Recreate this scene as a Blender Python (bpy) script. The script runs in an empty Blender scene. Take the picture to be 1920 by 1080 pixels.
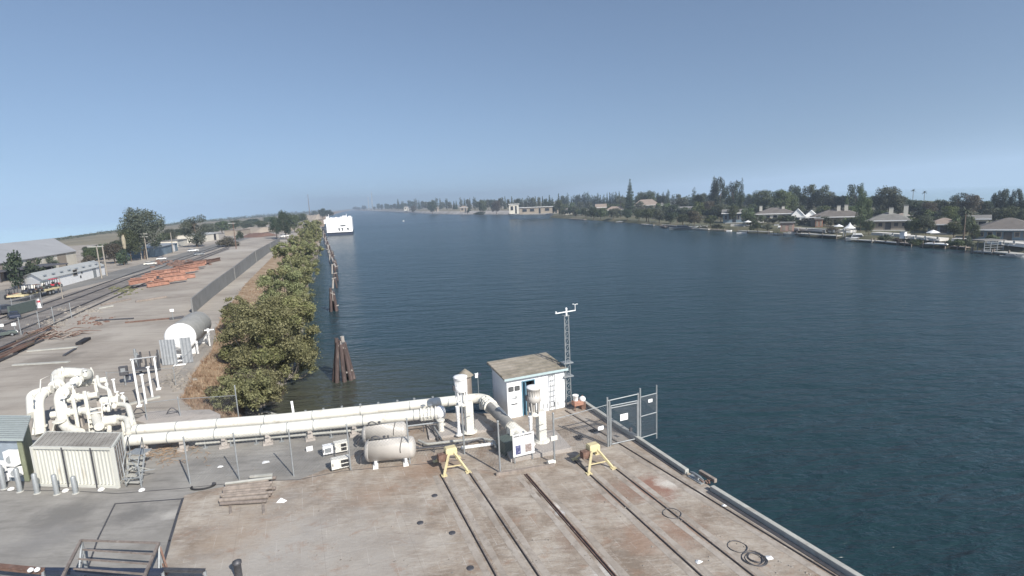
import bpy, math, random
from mathutils import Vector, Matrix, noise
R_ = math.radians
random.seed(7)
SC = bpy.context.scene
COL = SC.collection
# ---------------------------------------------------------------- camera
FPX, CAM_H = 1000.0, 12.5
PIT, ROL = math.atan(.163), R_(2.5)
cp, sp, cr, sr = math.cos(PIT), math.sin(PIT), math.cos(ROL), math.sin(ROL)
FW = Vector((0, cp, -sp)); RX0 = Vector((1, 0, 0)); UP0 = Vector((0, sp, cp))
RX = RX0*cr - UP0*sr; UPV = UP0*cr + RX0*sr
EYE = Vector((0, 0, CAM_H))
camd = bpy.data.cameras.new('camera'); cam = bpy.data.objects.new('camera', camd); COL.objects.link(cam)
camd.sensor_width = 36; camd.lens = 36*FPX/1920.0; camd.clip_start = .3; camd.clip_end = 30000
cam.matrix_world = Matrix(((RX.x, UPV.x, -FW.x, 0), (RX.y, UPV.y, -FW.y, 0), (RX.z, UPV.z, -FW.z, CAM_H), (0, 0, 0, 1)))
SC.camera = cam
# ---------------------------------------------------------------- world and sun
SUN_EL = R_(36); SUN_AZ = R_(141)          # clockwise from +Y
W = bpy.data.worlds.new('World'); SC.world = W; W.use_nodes = True
nt = W.node_tree; nt.nodes.clear()
out = nt.nodes.new('ShaderNodeOutputWorld'); bg = nt.nodes.new('ShaderNodeBackground')
sky = nt.nodes.new('ShaderNodeTexSky'); sky.sky_type = 'NISHITA'; sky.sun_disc = False
sky.sun_elevation = SUN_EL; sky.sun_rotation = SUN_AZ
sky.altitude = 10; sky.air_density = 1.0; sky.dust_density = .8; sky.ozone_density = 2.6
geo = nt.nodes.new('ShaderNodeTexCoord'); sep = nt.nodes.new('ShaderNodeSeparateXYZ')
mx = nt.nodes.new('ShaderNodeMath'); mx.operation = 'MAXIMUM'; mx.inputs[1].default_value = 0.0
cmb = nt.nodes.new('ShaderNodeCombineXYZ')
nt.links.new(geo.outputs['Generated'], sep.inputs[0])
nt.links.new(sep.outputs[0], cmb.inputs[0]); nt.links.new(sep.outputs[1], cmb.inputs[1])
nt.links.new(sep.outputs[2], mx.inputs[0]); ma = nt.nodes.new('ShaderNodeMath'); ma.operation = 'MULTIPLY_ADD'; ma.inputs[1].default_value = .85; ma.inputs[2].default_value = .13
nt.links.new(mx.outputs[0], ma.inputs[0]); nt.links.new(ma.outputs[0], cmb.inputs[2])
nt.links.new(cmb.outputs[0], sky.inputs[0])
hs = nt.nodes.new('ShaderNodeHueSaturation'); hs.inputs['Saturation'].default_value = .92; hs.inputs['Hue'].default_value = .499
nt.links.new(sky.outputs[0], hs.inputs['Color'])
nt.links.new(hs.outputs[0], bg.inputs[0]); nt.links.new(bg.outputs[0], out.inputs[0])
bg.inputs[1].default_value = .078
sl = bpy.data.lights.new('sun', 'SUN'); so = bpy.data.objects.new('sun', sl); COL.objects.link(so)
sl.energy = 3.9; sl.angle = R_(.53); sl.color = (1.0, .95, .87)
sdir = Vector((math.sin(SUN_AZ)*math.cos(SUN_EL), math.cos(SUN_AZ)*math.cos(SUN_EL), math.sin(SUN_EL)))
so.rotation_euler = sdir.to_track_quat('Z', 'Y').to_euler(); so.location = (20, -30, 40)
SC.view_settings.view_transform = 'Standard'; SC.view_settings.look = 'None'
SC.view_settings.exposure = 0.70; SC.view_settings.gamma = 1.0
SC.cycles.volume_bounces = 0; SC.cycles.max_bounces = 6; SC.cycles.use_denoising = True
SC.cycles.transparent_max_bounces = 16
# ---------------------------------------------------------------- measuring: a photograph point to a place on a level plane
def ray(px, py): return FW + RX*((px-960)/FPX) - UPV*((py-540)/FPX)
def G(px, py, z=0.0):
    d = ray(px, py); t = (z-CAM_H)/d.z
    return Vector((d.x*t, d.y*t, z))
def PJ(p):
    q = Vector(p)-EYE; d = q.dot(FW)
    return 960+FPX*q.dot(RX)/d, 540-FPX*q.dot(UPV)/d
def DEP(p): return (Vector(p)-EYE).dot(FW)
def HT(b, ytop):
    lo, hi = 0.0, 90.0
    for _ in range(40):
        m = (lo+hi)/2
        if PJ((b[0], b[1], b[2]+m))[1] > ytop: lo = m
        else: hi = m
    return lo
def AT(px, py, base):                        # point over/near `base` at its distance from the eye
    d = ray(px, py); t = (base-EYE).dot(FW)
    return EYE + d*t
DV = Vector((-.38, .925, 0)).normalized()    # quay direction, away from the eye
CV = Vector((.925, .38, 0)).normalized()     # across the quay
UZ = Vector((0, 0, 1))
RZC = math.atan2(CV.y, CV.x)
# ---------------------------------------------------------------- mesh helper
class MB:
    def __init__(s): s.v = []; s.f = []; s.m = []
    def add(s, vs, fs, smooth=False):
        o = len(s.v); s.v += [tuple(x) for x in vs]
        for f in fs: s.f.append(tuple(i+o for i in f)); s.m.append(smooth)
        return s
    def hexa(s, q, smooth=False):            # 8 corners: bottom 4 ccw, top 4 ccw
        return s.add(q, [(3,2,1,0),(4,5,6,7),(0,1,5,4),(1,2,6,5),(2,3,7,6),(3,0,4,7)], smooth)
    def box(s, c, sz, rz=0.0, ax=None):
        c = Vector(c); a, b, h = sz[0]/2, sz[1]/2, sz[2]/2
        if ax is None: ax = (Vector((math.cos(rz), math.sin(rz), 0)), Vector((-math.sin(rz), math.cos(rz), 0)), UZ)
        q = [c+ax[0]*x*a+ax[1]*y*b+ax[2]*z*h for z in (-1, 1) for x, y in ((-1,-1),(1,-1),(1,1),(-1,1))]
        return s.hexa(q)
    def beam(s, p0, p1, w, h=None):
        p0, p1 = Vector(p0), Vector(p1); h = h or w; d = (p1-p0)
        if d.length < 1e-6: return s
        L = d.length; d.normalize()
        u = UZ if abs(d.z) < .95 else Vector((CV.x, CV.y, 0))
        x = d.cross(u).normalized(); y = x.cross(d).normalized()
        return s.box((p0+p1)/2, (L, w, h), ax=(d, x, y))
    def cyl(s, p0, p1, r0, r1=None, n=16, caps=True):
        r1 = r0 if r1 is None else r1
        p0, p1 = Vector(p0), Vector(p1); d = (p1-p0).normalized()
        u = UZ if abs(d.z) < .95 else Vector((1, 0, 0))
        x = d.cross(u).normalized(); y = x.cross(d).normalized()
        vs = []
        for p, r in ((p0, r0), (p1, r1)):
            for i in range(n):
                a = 2*math.pi*i/n; vs.append(p+x*math.cos(a)*r+y*math.sin(a)*r)
        s.add(vs, [(i, (i+1) % n, n+(i+1) % n, n+i) for i in range(n)], True)
        if caps: s.add(vs, [tuple(range(n))[::-1], tuple(range(n, 2*n))])
        return s
    def tube(s, path, r, n=12, caps=True):
        path = [Vector(p) for p in path]
        rs = r if isinstance(r, (list, tuple)) else [r]*len(path)
        vs = []; x = None
        for i, p in enumerate(path):
            d = (path[min(i+1, len(path)-1)]-path[max(i-1, 0)]).normalized()
            if x is None:
                u = UZ if abs(d.z) < .9 else Vector((CV.x, CV.y, 0))
                x = d.cross(u).normalized()
            x = (x-d*x.dot(d)).normalized(); y = d.cross(x)
            for k in range(n):
                a = 2*math.pi*k/n; vs.append(p+x*math.cos(a)*rs[i]+y*math.sin(a)*rs[i])
        fs = []
        for i in range(len(path)-1):
            for k in range(n): fs.append((i*n+k, i*n+(k+1) % n, (i+1)*n+(k+1) % n, (i+1)*n+k))
        s.add(vs, fs, True)
        if caps: s.add(vs, [tuple(range(n))[::-1], tuple(range((len(path)-1)*n, len(path)*n))])
        return s
    def lathe(s, c, prof, n=20, ax=None):    # profile (r, height) along ax
        c = Vector(c); d = Vector(ax).normalized() if ax is not None else UZ
        u = UZ if abs(d.z) < .95 else Vector((1, 0, 0))
        x = d.cross(u).normalized(); y = x.cross(d).normalized(); vs = []
        for r, h in prof:
            for k in range(n):
                a = 2*math.pi*k/n; vs.append(c+d*h+x*math.cos(a)*r+y*math.sin(a)*r)
        fs = []
        for i in range(len(prof)-1):
            for k in range(n): fs.append((i*n+k, i*n+(k+1) % n, (i+1)*n+(k+1) % n, (i+1)*n+k))
        s.add(vs, fs, True)
        s.add(vs, [tuple(range(n))[::-1], tuple(range((len(prof)-1)*n, len(prof)*n))])
        return s
    def prism(s, pts, h, base=None):         # horizontal polygon raised by h (or down)
        pts = [Vector(p) for p in pts]; n = len(pts); q = pts+[p+UZ*h for p in pts]
        s.add(q, [tuple(range(n))[::-1], tuple(range(n, 2*n))]+[(i, (i+1) % n, n+(i+1) % n, n+i) for i in range(n)])
        return s
    def poly(s, pts): return s.add(pts, [tuple(range(len(pts)))])
    def build(s, name, mat=None, parent=None, bevel=0, world=True):
        me = bpy.data.meshes.new(name)
        o0 = Vector(parent['_o']) if (parent is not None and '_o' in parent) else Vector((0, 0, 0))
        if parent is not None and '_pp' in parent: o0 = Vector(parent['_pp'])
        vs = [tuple(Vector(v)-o0) for v in s.v] if o0.length > 0 else s.v
        me.from_pydata(vs, [], s.f)
        me.polygons.foreach_set('use_smooth', s.m)
        me.update()
        ob = bpy.data.objects.new(name, me); COL.objects.link(ob)
        if mat: me.materials.append(mat)
        if parent is not None:
            ob.parent = parent
            ob['_pp'] = tuple(o0)
        if bevel:
            b = ob.modifiers.new('bevel', 'BEVEL'); b.width = bevel; b.segments = 2; b.limit_method = 'ANGLE'
        return ob
def fixnormals(ob):
    import bmesh
    bm = bmesh.new(); bm.from_mesh(ob.data); bmesh.ops.recalc_face_normals(bm, faces=bm.faces); bm.to_mesh(ob.data); bm.free()
LABELS = {}
def tag(o, label=None, cat=None, group=None, kind=None):
    if label: o['label'] = label
    if cat: o['category'] = cat
    if group: o['group'] = group
    if kind: o['kind'] = kind
    return o
def thing(name, label, cat, loc=(0, 0, 0), group=None):
    o = bpy.data.objects.new(name, None); COL.objects.link(o); o.location = loc; o.empty_display_size = .3
    o['_o'] = tuple(loc)
    return tag(o, label, cat, group)
def finish(o, base):                          # shift a single mesh so its origin is its base
    base = Vector(base)
    for v in o.data.vertices: v.co -= base
    o.location = base
    return o
def struct(o, kind='structure'): o['kind'] = kind; return o
def copy_tree(o, loc=None, rz=None, scale=None, label=None, group=None):
    r = o.copy(); COL.objects.link(r)
    if loc is not None: r.location = loc
    if rz is not None: r.rotation_euler = (0, 0, rz)
    if scale is not None: r.scale = scale
    if label: r['label'] = label
    if group: r['group'] = group
    for ch in list(o.children):
        c = ch.copy(); COL.objects.link(c); c.parent = r
        for g in list(ch.children):
            e = g.copy(); COL.objects.link(e); e.parent = c
    return r
# ---------------------------------------------------------------- materials
def newmat(name):
    m = bpy.data.materials.new(name); m.use_nodes = True
    return m, m.node_tree, m.node_tree.nodes['Principled BSDF']
def ramp(nt, fac, stops):
    r = nt.nodes.new('ShaderNodeValToRGB'); e = r.color_ramp.elements
    while len(e) < len(stops): e.new(.5)
    for i, (p, c) in enumerate(stops): e[i].position = p; e[i].color = (*c, 1)
    nt.links.new(fac, r.inputs[0]); return r.outputs[0]
def noisen(nt, vec, scale, detail=5, rough=.6, dist=0):
    n = nt.nodes.new('ShaderNodeTexNoise'); n.inputs['Scale'].default_value = scale
    n.inputs['Detail'].default_value = detail; n.inputs['Roughness'].default_value = rough; n.inputs['Distortion'].default_value = dist
    nt.links.new(vec, n.inputs['Vector']); return n.outputs['Fac']
def mixc(nt, fac, a, b, mode='MIX'):
    m = nt.nodes.new('ShaderNodeMix'); m.data_type = 'RGBA'; m.blend_type = mode
    for sock, val in ((m.inputs[0], fac), (m.inputs[6], a), (m.inputs[7], b)):
        if hasattr(val, 'is_linked'): nt.links.new(val, sock)
        elif isinstance(val, (int, float)): sock.default_value = val
        else: sock.default_value = (*val, 1)
    return m.outputs[2]
def mathn(nt, op, a, b=None, clamp=False):
    m = nt.nodes.new('ShaderNodeMath'); m.operation = op; m.use_clamp = clamp
    for i, v in enumerate((a, b)):
        if v is None: continue
        if hasattr(v, 'is_linked'): nt.links.new(v, m.inputs[i])
        else: m.inputs[i].default_value = v
    return m.outputs[0]
def coords(nt, kind='Object', scale=None, rot=None, loc=None):
    t = nt.nodes.new('ShaderNodeTexCoord'); o = t.outputs[kind]
    if kind == 'World':
        pass
    if scale or rot or loc:
        mp = nt.nodes.new('ShaderNodeMapping')
        if scale: mp.inputs['Scale'].default_value = scale
        if rot: mp.inputs['Rotation'].default_value = rot
        if loc: mp.inputs['Location'].default_value = loc
        nt.links.new(o, mp.inputs[0]); o = mp.outputs[0]
    return o
def wpos(nt, scale=None, rot=None):
    g = nt.nodes.new('ShaderNodeNewGeometry'); o = g.outputs['Position']
    if scale or rot:
        mp = nt.nodes.new('ShaderNodeMapping')
        if scale: mp.inputs['Scale'].default_value = scale
        if rot: mp.inputs['Rotation'].default_value = rot
        nt.links.new(o, mp.inputs[0]); o = mp.outputs[0]
    return o
def bump(nt, bs, h, strength=.3, dist=.05):
    b = nt.nodes.new('ShaderNodeBump'); b.inputs['Strength'].default_value = strength; b.inputs['Distance'].default_value = dist
    nt.links.new(h, b.inputs['Height']); nt.links.new(b.outputs[0], bs.inputs['Normal'])
def mat_basic(name, c, rough=.6, var=.25, scale=3, metal=0, bmp=.15, dirt=None, dirt_amt=.5, streak=False):
    m, nt, bs = newmat(name)
    v = coords(nt, 'Object', (1, 1, .25) if streak else None)
    n = noisen(nt, v, scale, 6, .65)
    lo = tuple(x*(1-var) for x in c); hi = tuple(min(.92, x*(1+var*.6)) for x in c)
    colr = ramp(nt, n, [(.3, lo), (.7, hi)])
    if dirt:
        n2 = noisen(nt, v, scale*.7+.3, 8, .75)
        f = ramp(nt, n2, [(.62-.22*dirt_amt, (0, 0, 0)), (.78-.12*dirt_amt, (1, 1, 1))])
        colr = mixc(nt, f, colr, dirt)
    nt.links.new(colr, bs.inputs['Base Color'])
    bs.inputs['Roughness'].default_value = rough; bs.inputs['Metallic'].default_value = metal
    if bmp: bump(nt, bs, noisen(nt, v, scale*8, 3), bmp, .02)
    return m
def mat_leaf(name, dark, mid, light, scale=.6, trans=.25):
    m, nt, bs = newmat(name)
    v = coords(nt, 'Object')
    n = noisen(nt, v, scale, 4, .7)
    oi = nt.nodes.new('ShaderNodeObjectInfo')
    g = nt.nodes.new('ShaderNodeNewGeometry')
    f = mathn(nt, 'ADD', n, mathn(nt, 'MULTIPLY', mathn(nt, 'SUBTRACT', g.outputs['Random Per Island'], .5), .45))
    colr = ramp(nt, f, [(.25, dark), (.5, mid), (.78, light)])
    h = nt.nodes.new('ShaderNodeHueSaturation'); nt.links.new(colr, h.inputs['Color'])
    nt.links.new(mathn(nt, 'ADD', mathn(nt, 'MULTIPLY', oi.outputs['Random'], .05), .475), h.inputs['Hue'])
    nt.links.new(mathn(nt, 'ADD', mathn(nt, 'MULTIPLY', oi.outputs['Random'], .4), .8), h.inputs['Value'])
    nt.links.new(h.outputs[0], bs.inputs['Base Color']); bs.inputs['Roughness'].default_value = .65
    bs.inputs['Specular IOR Level'].default_value = .25
    tr = nt.nodes.new('ShaderNodeBsdfTranslucent'); nt.links.new(h.outputs[0], tr.inputs[0])
    mi = nt.nodes.new('ShaderNodeMixShader'); mi.inputs[0].default_value = trans
    nt.links.new(bs.outputs[0], mi.inputs[1]); nt.links.new(tr.outputs[0], mi.inputs[2])
    nt.links.new(mi.outputs[0], nt.nodes['Material Output'].inputs[0])
    return m
M = {}
M['cream'] = mat_basic('cream_pipe_paint', (.72, .705, .64), .45, .10, 1.2, dirt=(.42, .36, .28), dirt_amt=.35)
M['white'] = mat_basic('white_paint', (.84, .84, .83), .5, .06, 2, dirt=(.5, .48, .42), dirt_amt=.05)
M['beige'] = mat_basic('beige_tank_paint', (.50, .475, .44), .4, .10, 1.5, dirt=(.33, .28, .22), dirt_amt=.1)
M['galv'] = mat_basic('galvanised_steel', (.34, .36, .37), .5, .2, 6, .35)
M['steel'] = mat_basic('dark_steel', (.10, .10, .11), .55, .3, 6, .4)
M['rust'] = mat_basic('rusty_steel', (.17, .10, .075), .8, .4, 5, .1, dirt=(.30, .25, .22), dirt_amt=.4)
M['greyrust'] = mat_basic('grey_rusted_steel', (.22, .185, .165), .85, .35, 5, .1, dirt=(.33, .30, .27), dirt_amt=.4)
M['pale'] = mat_basic('whitish_concrete', (.58, .56, .52), .8, .12, .4, bmp=0)  # near-white tone for copings, terraces and docks on the right bank
M['black'] = mat_basic('black_rubber', (.02, .02, .022), .7, .3, 4)
M['yellow'] = mat_basic('faded_yellow_paint', (.62, .54, .32), .6, .15, 4, dirt=(.3, .22, .12), dirt_amt=.25)
M['concrete'] = mat_basic('pale_concrete', (.40, .365, .335), .85, .15, 1.2, dirt=(.25, .22, .19), dirt_amt=.35)
M['kerb'] = mat_basic('weathered_kerb', (.40, .40, .37), .85, .2, 1.5, dirt=(.25, .22, .19), dirt_amt=.3)
M['wood'] = mat_basic('grey_timber', (.27, .23, .20), .85, .35, 4, streak=True, bmp=.4)
M['piling'] = mat_basic('dark_piling_timber', (.085, .06, .055), .85, .5, 3, streak=True, bmp=.6, dirt=(.22, .17, .15), dirt_amt=.35)
M['pigeon'] = mat_basic('pale_stained_timber', (.36, .33, .30), .9, .3, 6, bmp=.5)
M['orange'] = mat_basic('orange_steel', (.40, .21, .15), .7, .35, 1.5, dirt=(.16, .10, .08), dirt_amt=.55)
M['red'] = mat_basic('red_paint', (.55, .06, .08), .45, .15, 3)
M['green'] = mat_basic('green_paint', (.09, .115, .105), .6, .2, 3)
M['blue'] = mat_basic('blue_door_paint', (.15, .29, .38), .5, .12, 3)
M['glass'] = mat_basic('dark_glass', (.03, .035, .045), .15, .2, 2, bmp=0)
M['trunk'] = mat_basic('bark', (.13, .10, .075), .9, .35, 4, streak=True, bmp=.5)
M['barkpale'] = mat_basic('pale_bark', (.30, .27, .23), .9, .25, 4, streak=True, bmp=.5)
M['navy'] = mat_basic('navy_boot_top', (.03, .04, .07), .5, .2, 2)
M['dark'] = mat_basic('dark_opening', (.015, .015, .018), .8, .1, 2, bmp=0)
# ================================================================ setting: water, land, quay
def sheet(name, pts, z, mat, kind='structure', down=0):
    pts = [Vector((p[0], p[1], z)) for p in pts]
    m = MB()
    if down: m.prism([p-UZ*down for p in pts], down)
    else: m.poly(pts)
    o = m.build(name, mat); fixnormals(o)
    if not down and o.data.polygons[0].normal.z < 0: o.data.flip_normals()
    return struct(o, kind)
# --- materials of the ground
def mat_water():
    m, nt, bs = newmat('river_water')
    p = wpos(nt)
    # ripples drawn out across the wind, three sizes
    v1 = wpos(nt, (.42, 1.15, 1), (0, 0, R_(-12))); v2 = wpos(nt, (.16, .5, 1), (0, 0, R_(-20))); v3 = wpos(nt, (1.6, 3.6, 1), (0, 0, R_(8)))
    h = mathn(nt, 'ADD', mathn(nt, 'MULTIPLY', noisen(nt, v2, 1, 3, .55), 1.5), mathn(nt, 'MULTIPLY', noisen(nt, v1, 1, 4, .6, .4), .75))
    h = mathn(nt, 'ADD', h, mathn(nt, 'MULTIPLY', noisen(nt, v3, 1, 2, .5), .14))
    b = nt.nodes.new('ShaderNodeBump'); b.inputs['Strength'].default_value = .95; b.inputs['Distance'].default_value = .50
    nt.links.new(h, b.inputs['Height']); nt.links.new(b.outputs[0], bs.inputs['Normal'])
    # silt in the shallows of the near left corner and gust patches
    c0 = G(520, 770, -2.5)
    vm = nt.nodes.new('ShaderNodeVectorMath'); vm.operation = 'DISTANCE'; nt.links.new(p, vm.inputs[0]); vm.inputs[1].default_value = tuple(c0)
    shal = ramp(nt, mathn(nt, 'DIVIDE', vm.outputs['Value'], 30.0), [(.12, (1, 1, 1)), (.62, (0, 0, 0))])
    big = noisen(nt, wpos(nt, (.004, .012, 1)), 1, 3, .6)
    base = ramp(nt, big, [(.35, (.012, .032, .038)), (.7, (.020, .044, .054))])
    nt.links.new(mixc(nt, shal, base, (.055, .058, .042)), bs.inputs['Base Color'])
    nt.links.new(ramp(nt, big, [(.3, (.19,)*3), (.7, (.25,)*3)]), bs.inputs['Roughness'])
    bs.inputs['IOR'].default_value = 1.333; bs.inputs['Specular IOR Level'].default_value = .5
    return m
def stain(nt, col, pos, r, c, amt, sc=1.2):
    p = wpos(nt); vm = nt.nodes.new('ShaderNodeVectorMath'); vm.operation = 'DISTANCE'
    nt.links.new(p, vm.inputs[0]); vm.inputs[1].default_value = (pos.x, pos.y, 0)
    n = noisen(nt, p, sc, 6, .7)
    d = mathn(nt, 'ADD', mathn(nt, 'DIVIDE', vm.outputs['Value'], r), mathn(nt, 'MULTIPLY', mathn(nt, 'SUBTRACT', n, .5), 1.9))
    f = ramp(nt, d, [(.25, (amt,)*3), (.9, (0, 0, 0))])
    return mixc(nt, f, col, c)
def mat_deck():
    m, nt, bs = newmat('quay_concrete')
    p = wpos(nt)
    ps = wpos(nt, (.5, 2.6, 1), (0, 0, -RZC))
    n1 = noisen(nt, p, .45, 10, .72); n2 = noisen(nt, ps, 1.7, 10, .8); n3 = noisen(nt, p, 9, 5, .75)
    c = ramp(nt, n1, [(.38, (.215, .168, .128)), (.49, (.325, .275, .225)), (.62, (.43, .385, .33))])
    c = mixc(nt, ramp(nt, n2, [(.47, (0, 0, 0)), (.66, (.8,)*3)]), c, (.20, .165, .135))
    c = mixc(nt, ramp(nt, noisen(nt, ps, 2.6, 9, .8), [(.52, (0, 0, 0)), (.68, (.75,)*3)]), c, (.47, .435, .395))
    for (x, y, r, cc, a, s) in ((520, 1040, 5.5, (.36, .34, .315), .75, .35), (700, 1050, 3.5, (.36, .335, .305), .6, .5), (1225, 915, 1.5, (.25, .125, .09), .8, 1.4), (1150, 930, 1.1, (.27, .16, .115), .6, 1.4), (1200, 1010, 1.3, (.27, .165, .11), .6, 1.3),
                             (1075, 1010, 1.0, (.22, .15, .11), .7, 1.6), (1280, 1000, 1.5, (.3, .19, .14), .5, 1.2), (1160, 925, 1.4, (.24, .17, .13), .5, 1.8),
                             (800, 880, 2.0, (.26, .16, .10), .5, 1.3), (705, 925, 1.6, (.29, .2, .14), .4, 1.3), (450, 1000, 2.5, (.36, .27, .19), .35, .8),
                             (1255, 905, .75, (.56, .53, .48), .9, 1.6), (1042, 950, .38, (.60, .57, .53), 1, 2.0), (1052, 962, .30, (.55, .55, .55), 1, 2.0),
                             (1130, 1075, .8, (.5, .48, .45), .8, 1.5), (985, 905, .5, (.16, .12, .09), .9, 2), (1005, 930, .4, (.14, .11, .085), .9, 2), (1320, 925, .5, (.55, .52, .47), .8, 2)):
        c = stain(nt, c, G(x, y), r, cc, a, s)
    # cast-board and slab joints
    v = wpos(nt, None, (0, 0, -RZC))
    br = nt.nodes.new('ShaderNodeTexBrick'); nt.links.new(v, br.inputs['Vector']); br.offset = 0
    br.inputs['Scale'].default_value = 1; br.inputs['Brick Width'].default_value = 3.1; br.inputs['Row Height'].default_value = 1.05
    br.inputs['Mortar Size'].default_value = .012; br.inputs['Mortar Smooth'].default_value = .6
    c = mixc(nt, mathn(nt, 'MULTIPLY', mathn(nt, 'MULTIPLY', br.outputs['Fac'], .5), n1), c, (.12, .10, .085))
    c = mixc(nt, ramp(nt, noisen(nt, p, .8, 9, .75, .6), [(.55, (0, 0, 0)), (.66, (.55,)*3)]), c, (.27, .17, .115))
    c = mixc(nt, ramp(nt, n3, [(.60, (0, 0, 0)), (.78, (.55,)*3)]), c, (.17, .14, .12))
    nt.links.new(c, bs.inputs['Base Color']); bs.inputs['Roughness'].default_value = .9
    br2 = nt.nodes.new('ShaderNodeTexBrick'); nt.links.new(wpos(nt, None, (0, 0, -RZC+.03)), br2.inputs['Vector']); br2.offset = .5
    br2.inputs['Scale'].default_value = 1; br2.inputs['Brick Width'].default_value = .9; br2.inputs['Row Height'].default_value = 1.9; br2.inputs['Mortar Size'].default_value = .016; br2.inputs['Mortar Smooth'].default_value = .8
    c = mixc(nt, mathn(nt, 'MULTIPLY', br2.outputs['Fac'], ramp(nt, noisen(nt, p, .9, 6, .7), [(.45, (0, 0, 0)), (.6, (.8,)*3)])), c, (.46, .43, .395))
    nt.links.new(c, bs.inputs['Base Color'])
    bump(nt, bs, mathn(nt, 'ADD', n3, n2), .5, .04)
    return m
def mat_ground(name, a, b, c, s1=.25, s2=2.5, streak=None, spots=()):
    m, nt, bs = newmat(name)
    p = wpos(nt); q = wpos(nt, streak[0], streak[1]) if streak else p
    n1 = noisen(nt, p, s1, 8, .65); n2 = noisen(nt, q, s2, 7, .7)
    col = ramp(nt, n1, [(.32, a), (.5, b), (.68, c)])
    col = mixc(nt, ramp(nt, n2, [(.48, (0, 0, 0)), (.72, (.6,)*3)]), col, tuple(x*.6 for x in a))
    for (x, y, r, cc, am, s) in spots: col = stain(nt, col, G(x, y), r, cc, am, s)
    nt.links.new(col, bs.inputs['Base Color']); bs.inputs['Roughness'].default_value = .93
    bump(nt, bs, n2, .3, .04)
    return m
M['infill'] = mat_ground('pale_rail_infill', (.25, .215, .18), (.345, .305, .265), (.42, .385, .345), .6, 3.0)
M['water'] = mat_water(); M['deck'] = mat_deck()
rs = ((.12, 1.6, 1), (0, 0, R_(30)))
M['yard'] = mat_ground('dusty_yard', (.23, .20, .17), (.34, .305, .265), (.42, .385, .335), .09, .8, rs, spots=((240, 620, 6, (.40, .365, .32), .6, .25), (90, 675, 3, (.16, .14, .12), .7, .5), (150, 640, 4, (.19, .165, .14), .6, .4), (450, 470, 12, (.43, .40, .36), .7, .1), (70, 740, 4, (.38, .35, .31), .6, .4)))
M['asphalt'] = mat_ground('old_asphalt', (.20, .19, .175), (.26, .248, .23), (.32, .307, .285), .4, 2.2, ((.25, 1.4, 1), (0, 0, -RZC)),
    spots=((250, 965, 1.2, (.15, .145, .138), .8, 1.3), (120, 965, 1.8, (.155, .15, .142), .8, 1.0), (320, 965, .5, (.42, .40, .37), .8, 2), (80, 1010, 1.6, (.20, .195, .19), .6, 1)))
M['road'] = mat_ground('road_asphalt', (.15, .145, .14), (.19, .185, .175), (.23, .22, .21), .1, 1.0, ((.1, 1.2, 1), (0, 0, R_(-65))))
M['ballast'] = mat_ground('track_ballast', (.12, .105, .095), (.19, .17, .155), (.27, .25, .225), .4, 2.2)
M['drygrass'] = mat_ground('dry_grass_bank', (.19, .125, .075), (.30, .215, .135), (.38, .30, .215), .5, 3.0)
M['field'] = mat_ground('dry_fields', (.12, .11, .07), (.22, .19, .125), (.27, .235, .17), .012, .05)
M['lawn'] = mat_ground('river_bank_turf', (.055, .06, .03), (.115, .11, .06), (.19, .165, .11), .05, .35)
M['levee'] = mat_ground('pale_levee_stone', (.27, .25, .22), (.40, .37, .34), (.50, .47, .44), .06, .3)
M['rock'] = mat_basic('riprap_stone', (.26, .235, .205), .9, .45, 2.5, bmp=.6)

# --- water
A_ = [(400, 800), (340, 748), (362, 700), (398, 655), (404, 615), (428, 575), (462, 530), (512, 480), (545, 452), (572, 428), (596, 404.5), (632, 396.3), (652, 393.2)]
B_ = [(462, 800), (490, 768), (528, 728), (556, 680), (566, 610), (572, 565), (582, 520), (594, 480), (602, 450), (608, 425), (617, 405), (643, 397.2), (662, 394.2)]
QR = [Vector((3.8, 31.5, 0)), Vector((-1.2, 31.6, 0)), Vector((-1.5, 30.3, 0)), Vector((-6, 30.9, 0)), Vector((-16.0, 31.0, 0))]   # back edge of the quay
QE = [G(1615, 1080), G(1340, 918), G(1290, 885)]
SE = Vector((.40, -.92, 0))
q_behind = QE[0]+SE*45
A3 = [G(*a) for a in A_]; B3 = [G(x, y, -2.55) for x, y in B_]
SH = [(1920, 480), (1800, 468), (1700, 460), (1600, 452), (1500, 441), (1430, 437), (1300, 430), (1170, 417), (1030, 408)]
SH3 = [Vector((108, -60, -2.5)), Vector((106, 30, -2.5)), Vector((104, 80, -2.5))]+[G(x, y, -2.5) for x, y in SH]
FB = [(1038, 403.5), (1000, 402.5), (930, 402), (850, 402), (790, 400.5), (760, 398.5), (700, 396), (664, 394.6)]
FB3 = [G(x, y, -2.5) for x, y in FB]
wp = [Vector((-40, -60, 0)), Vector((125, -60, 0)), Vector((118, 80, 0))]
for p in SH3[3:]: wp.append(p+Vector((8, 2, 0)))
for p in FB3: wp.append(p*1.03)
for p in reversed(B3): wp.append(p+Vector((-4 if p.y < 900 else -25, -1, 0)))
wp.append(Vector((-22, 24, 0)))
sheet('water', wp, -2.5, M['water'])
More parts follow.
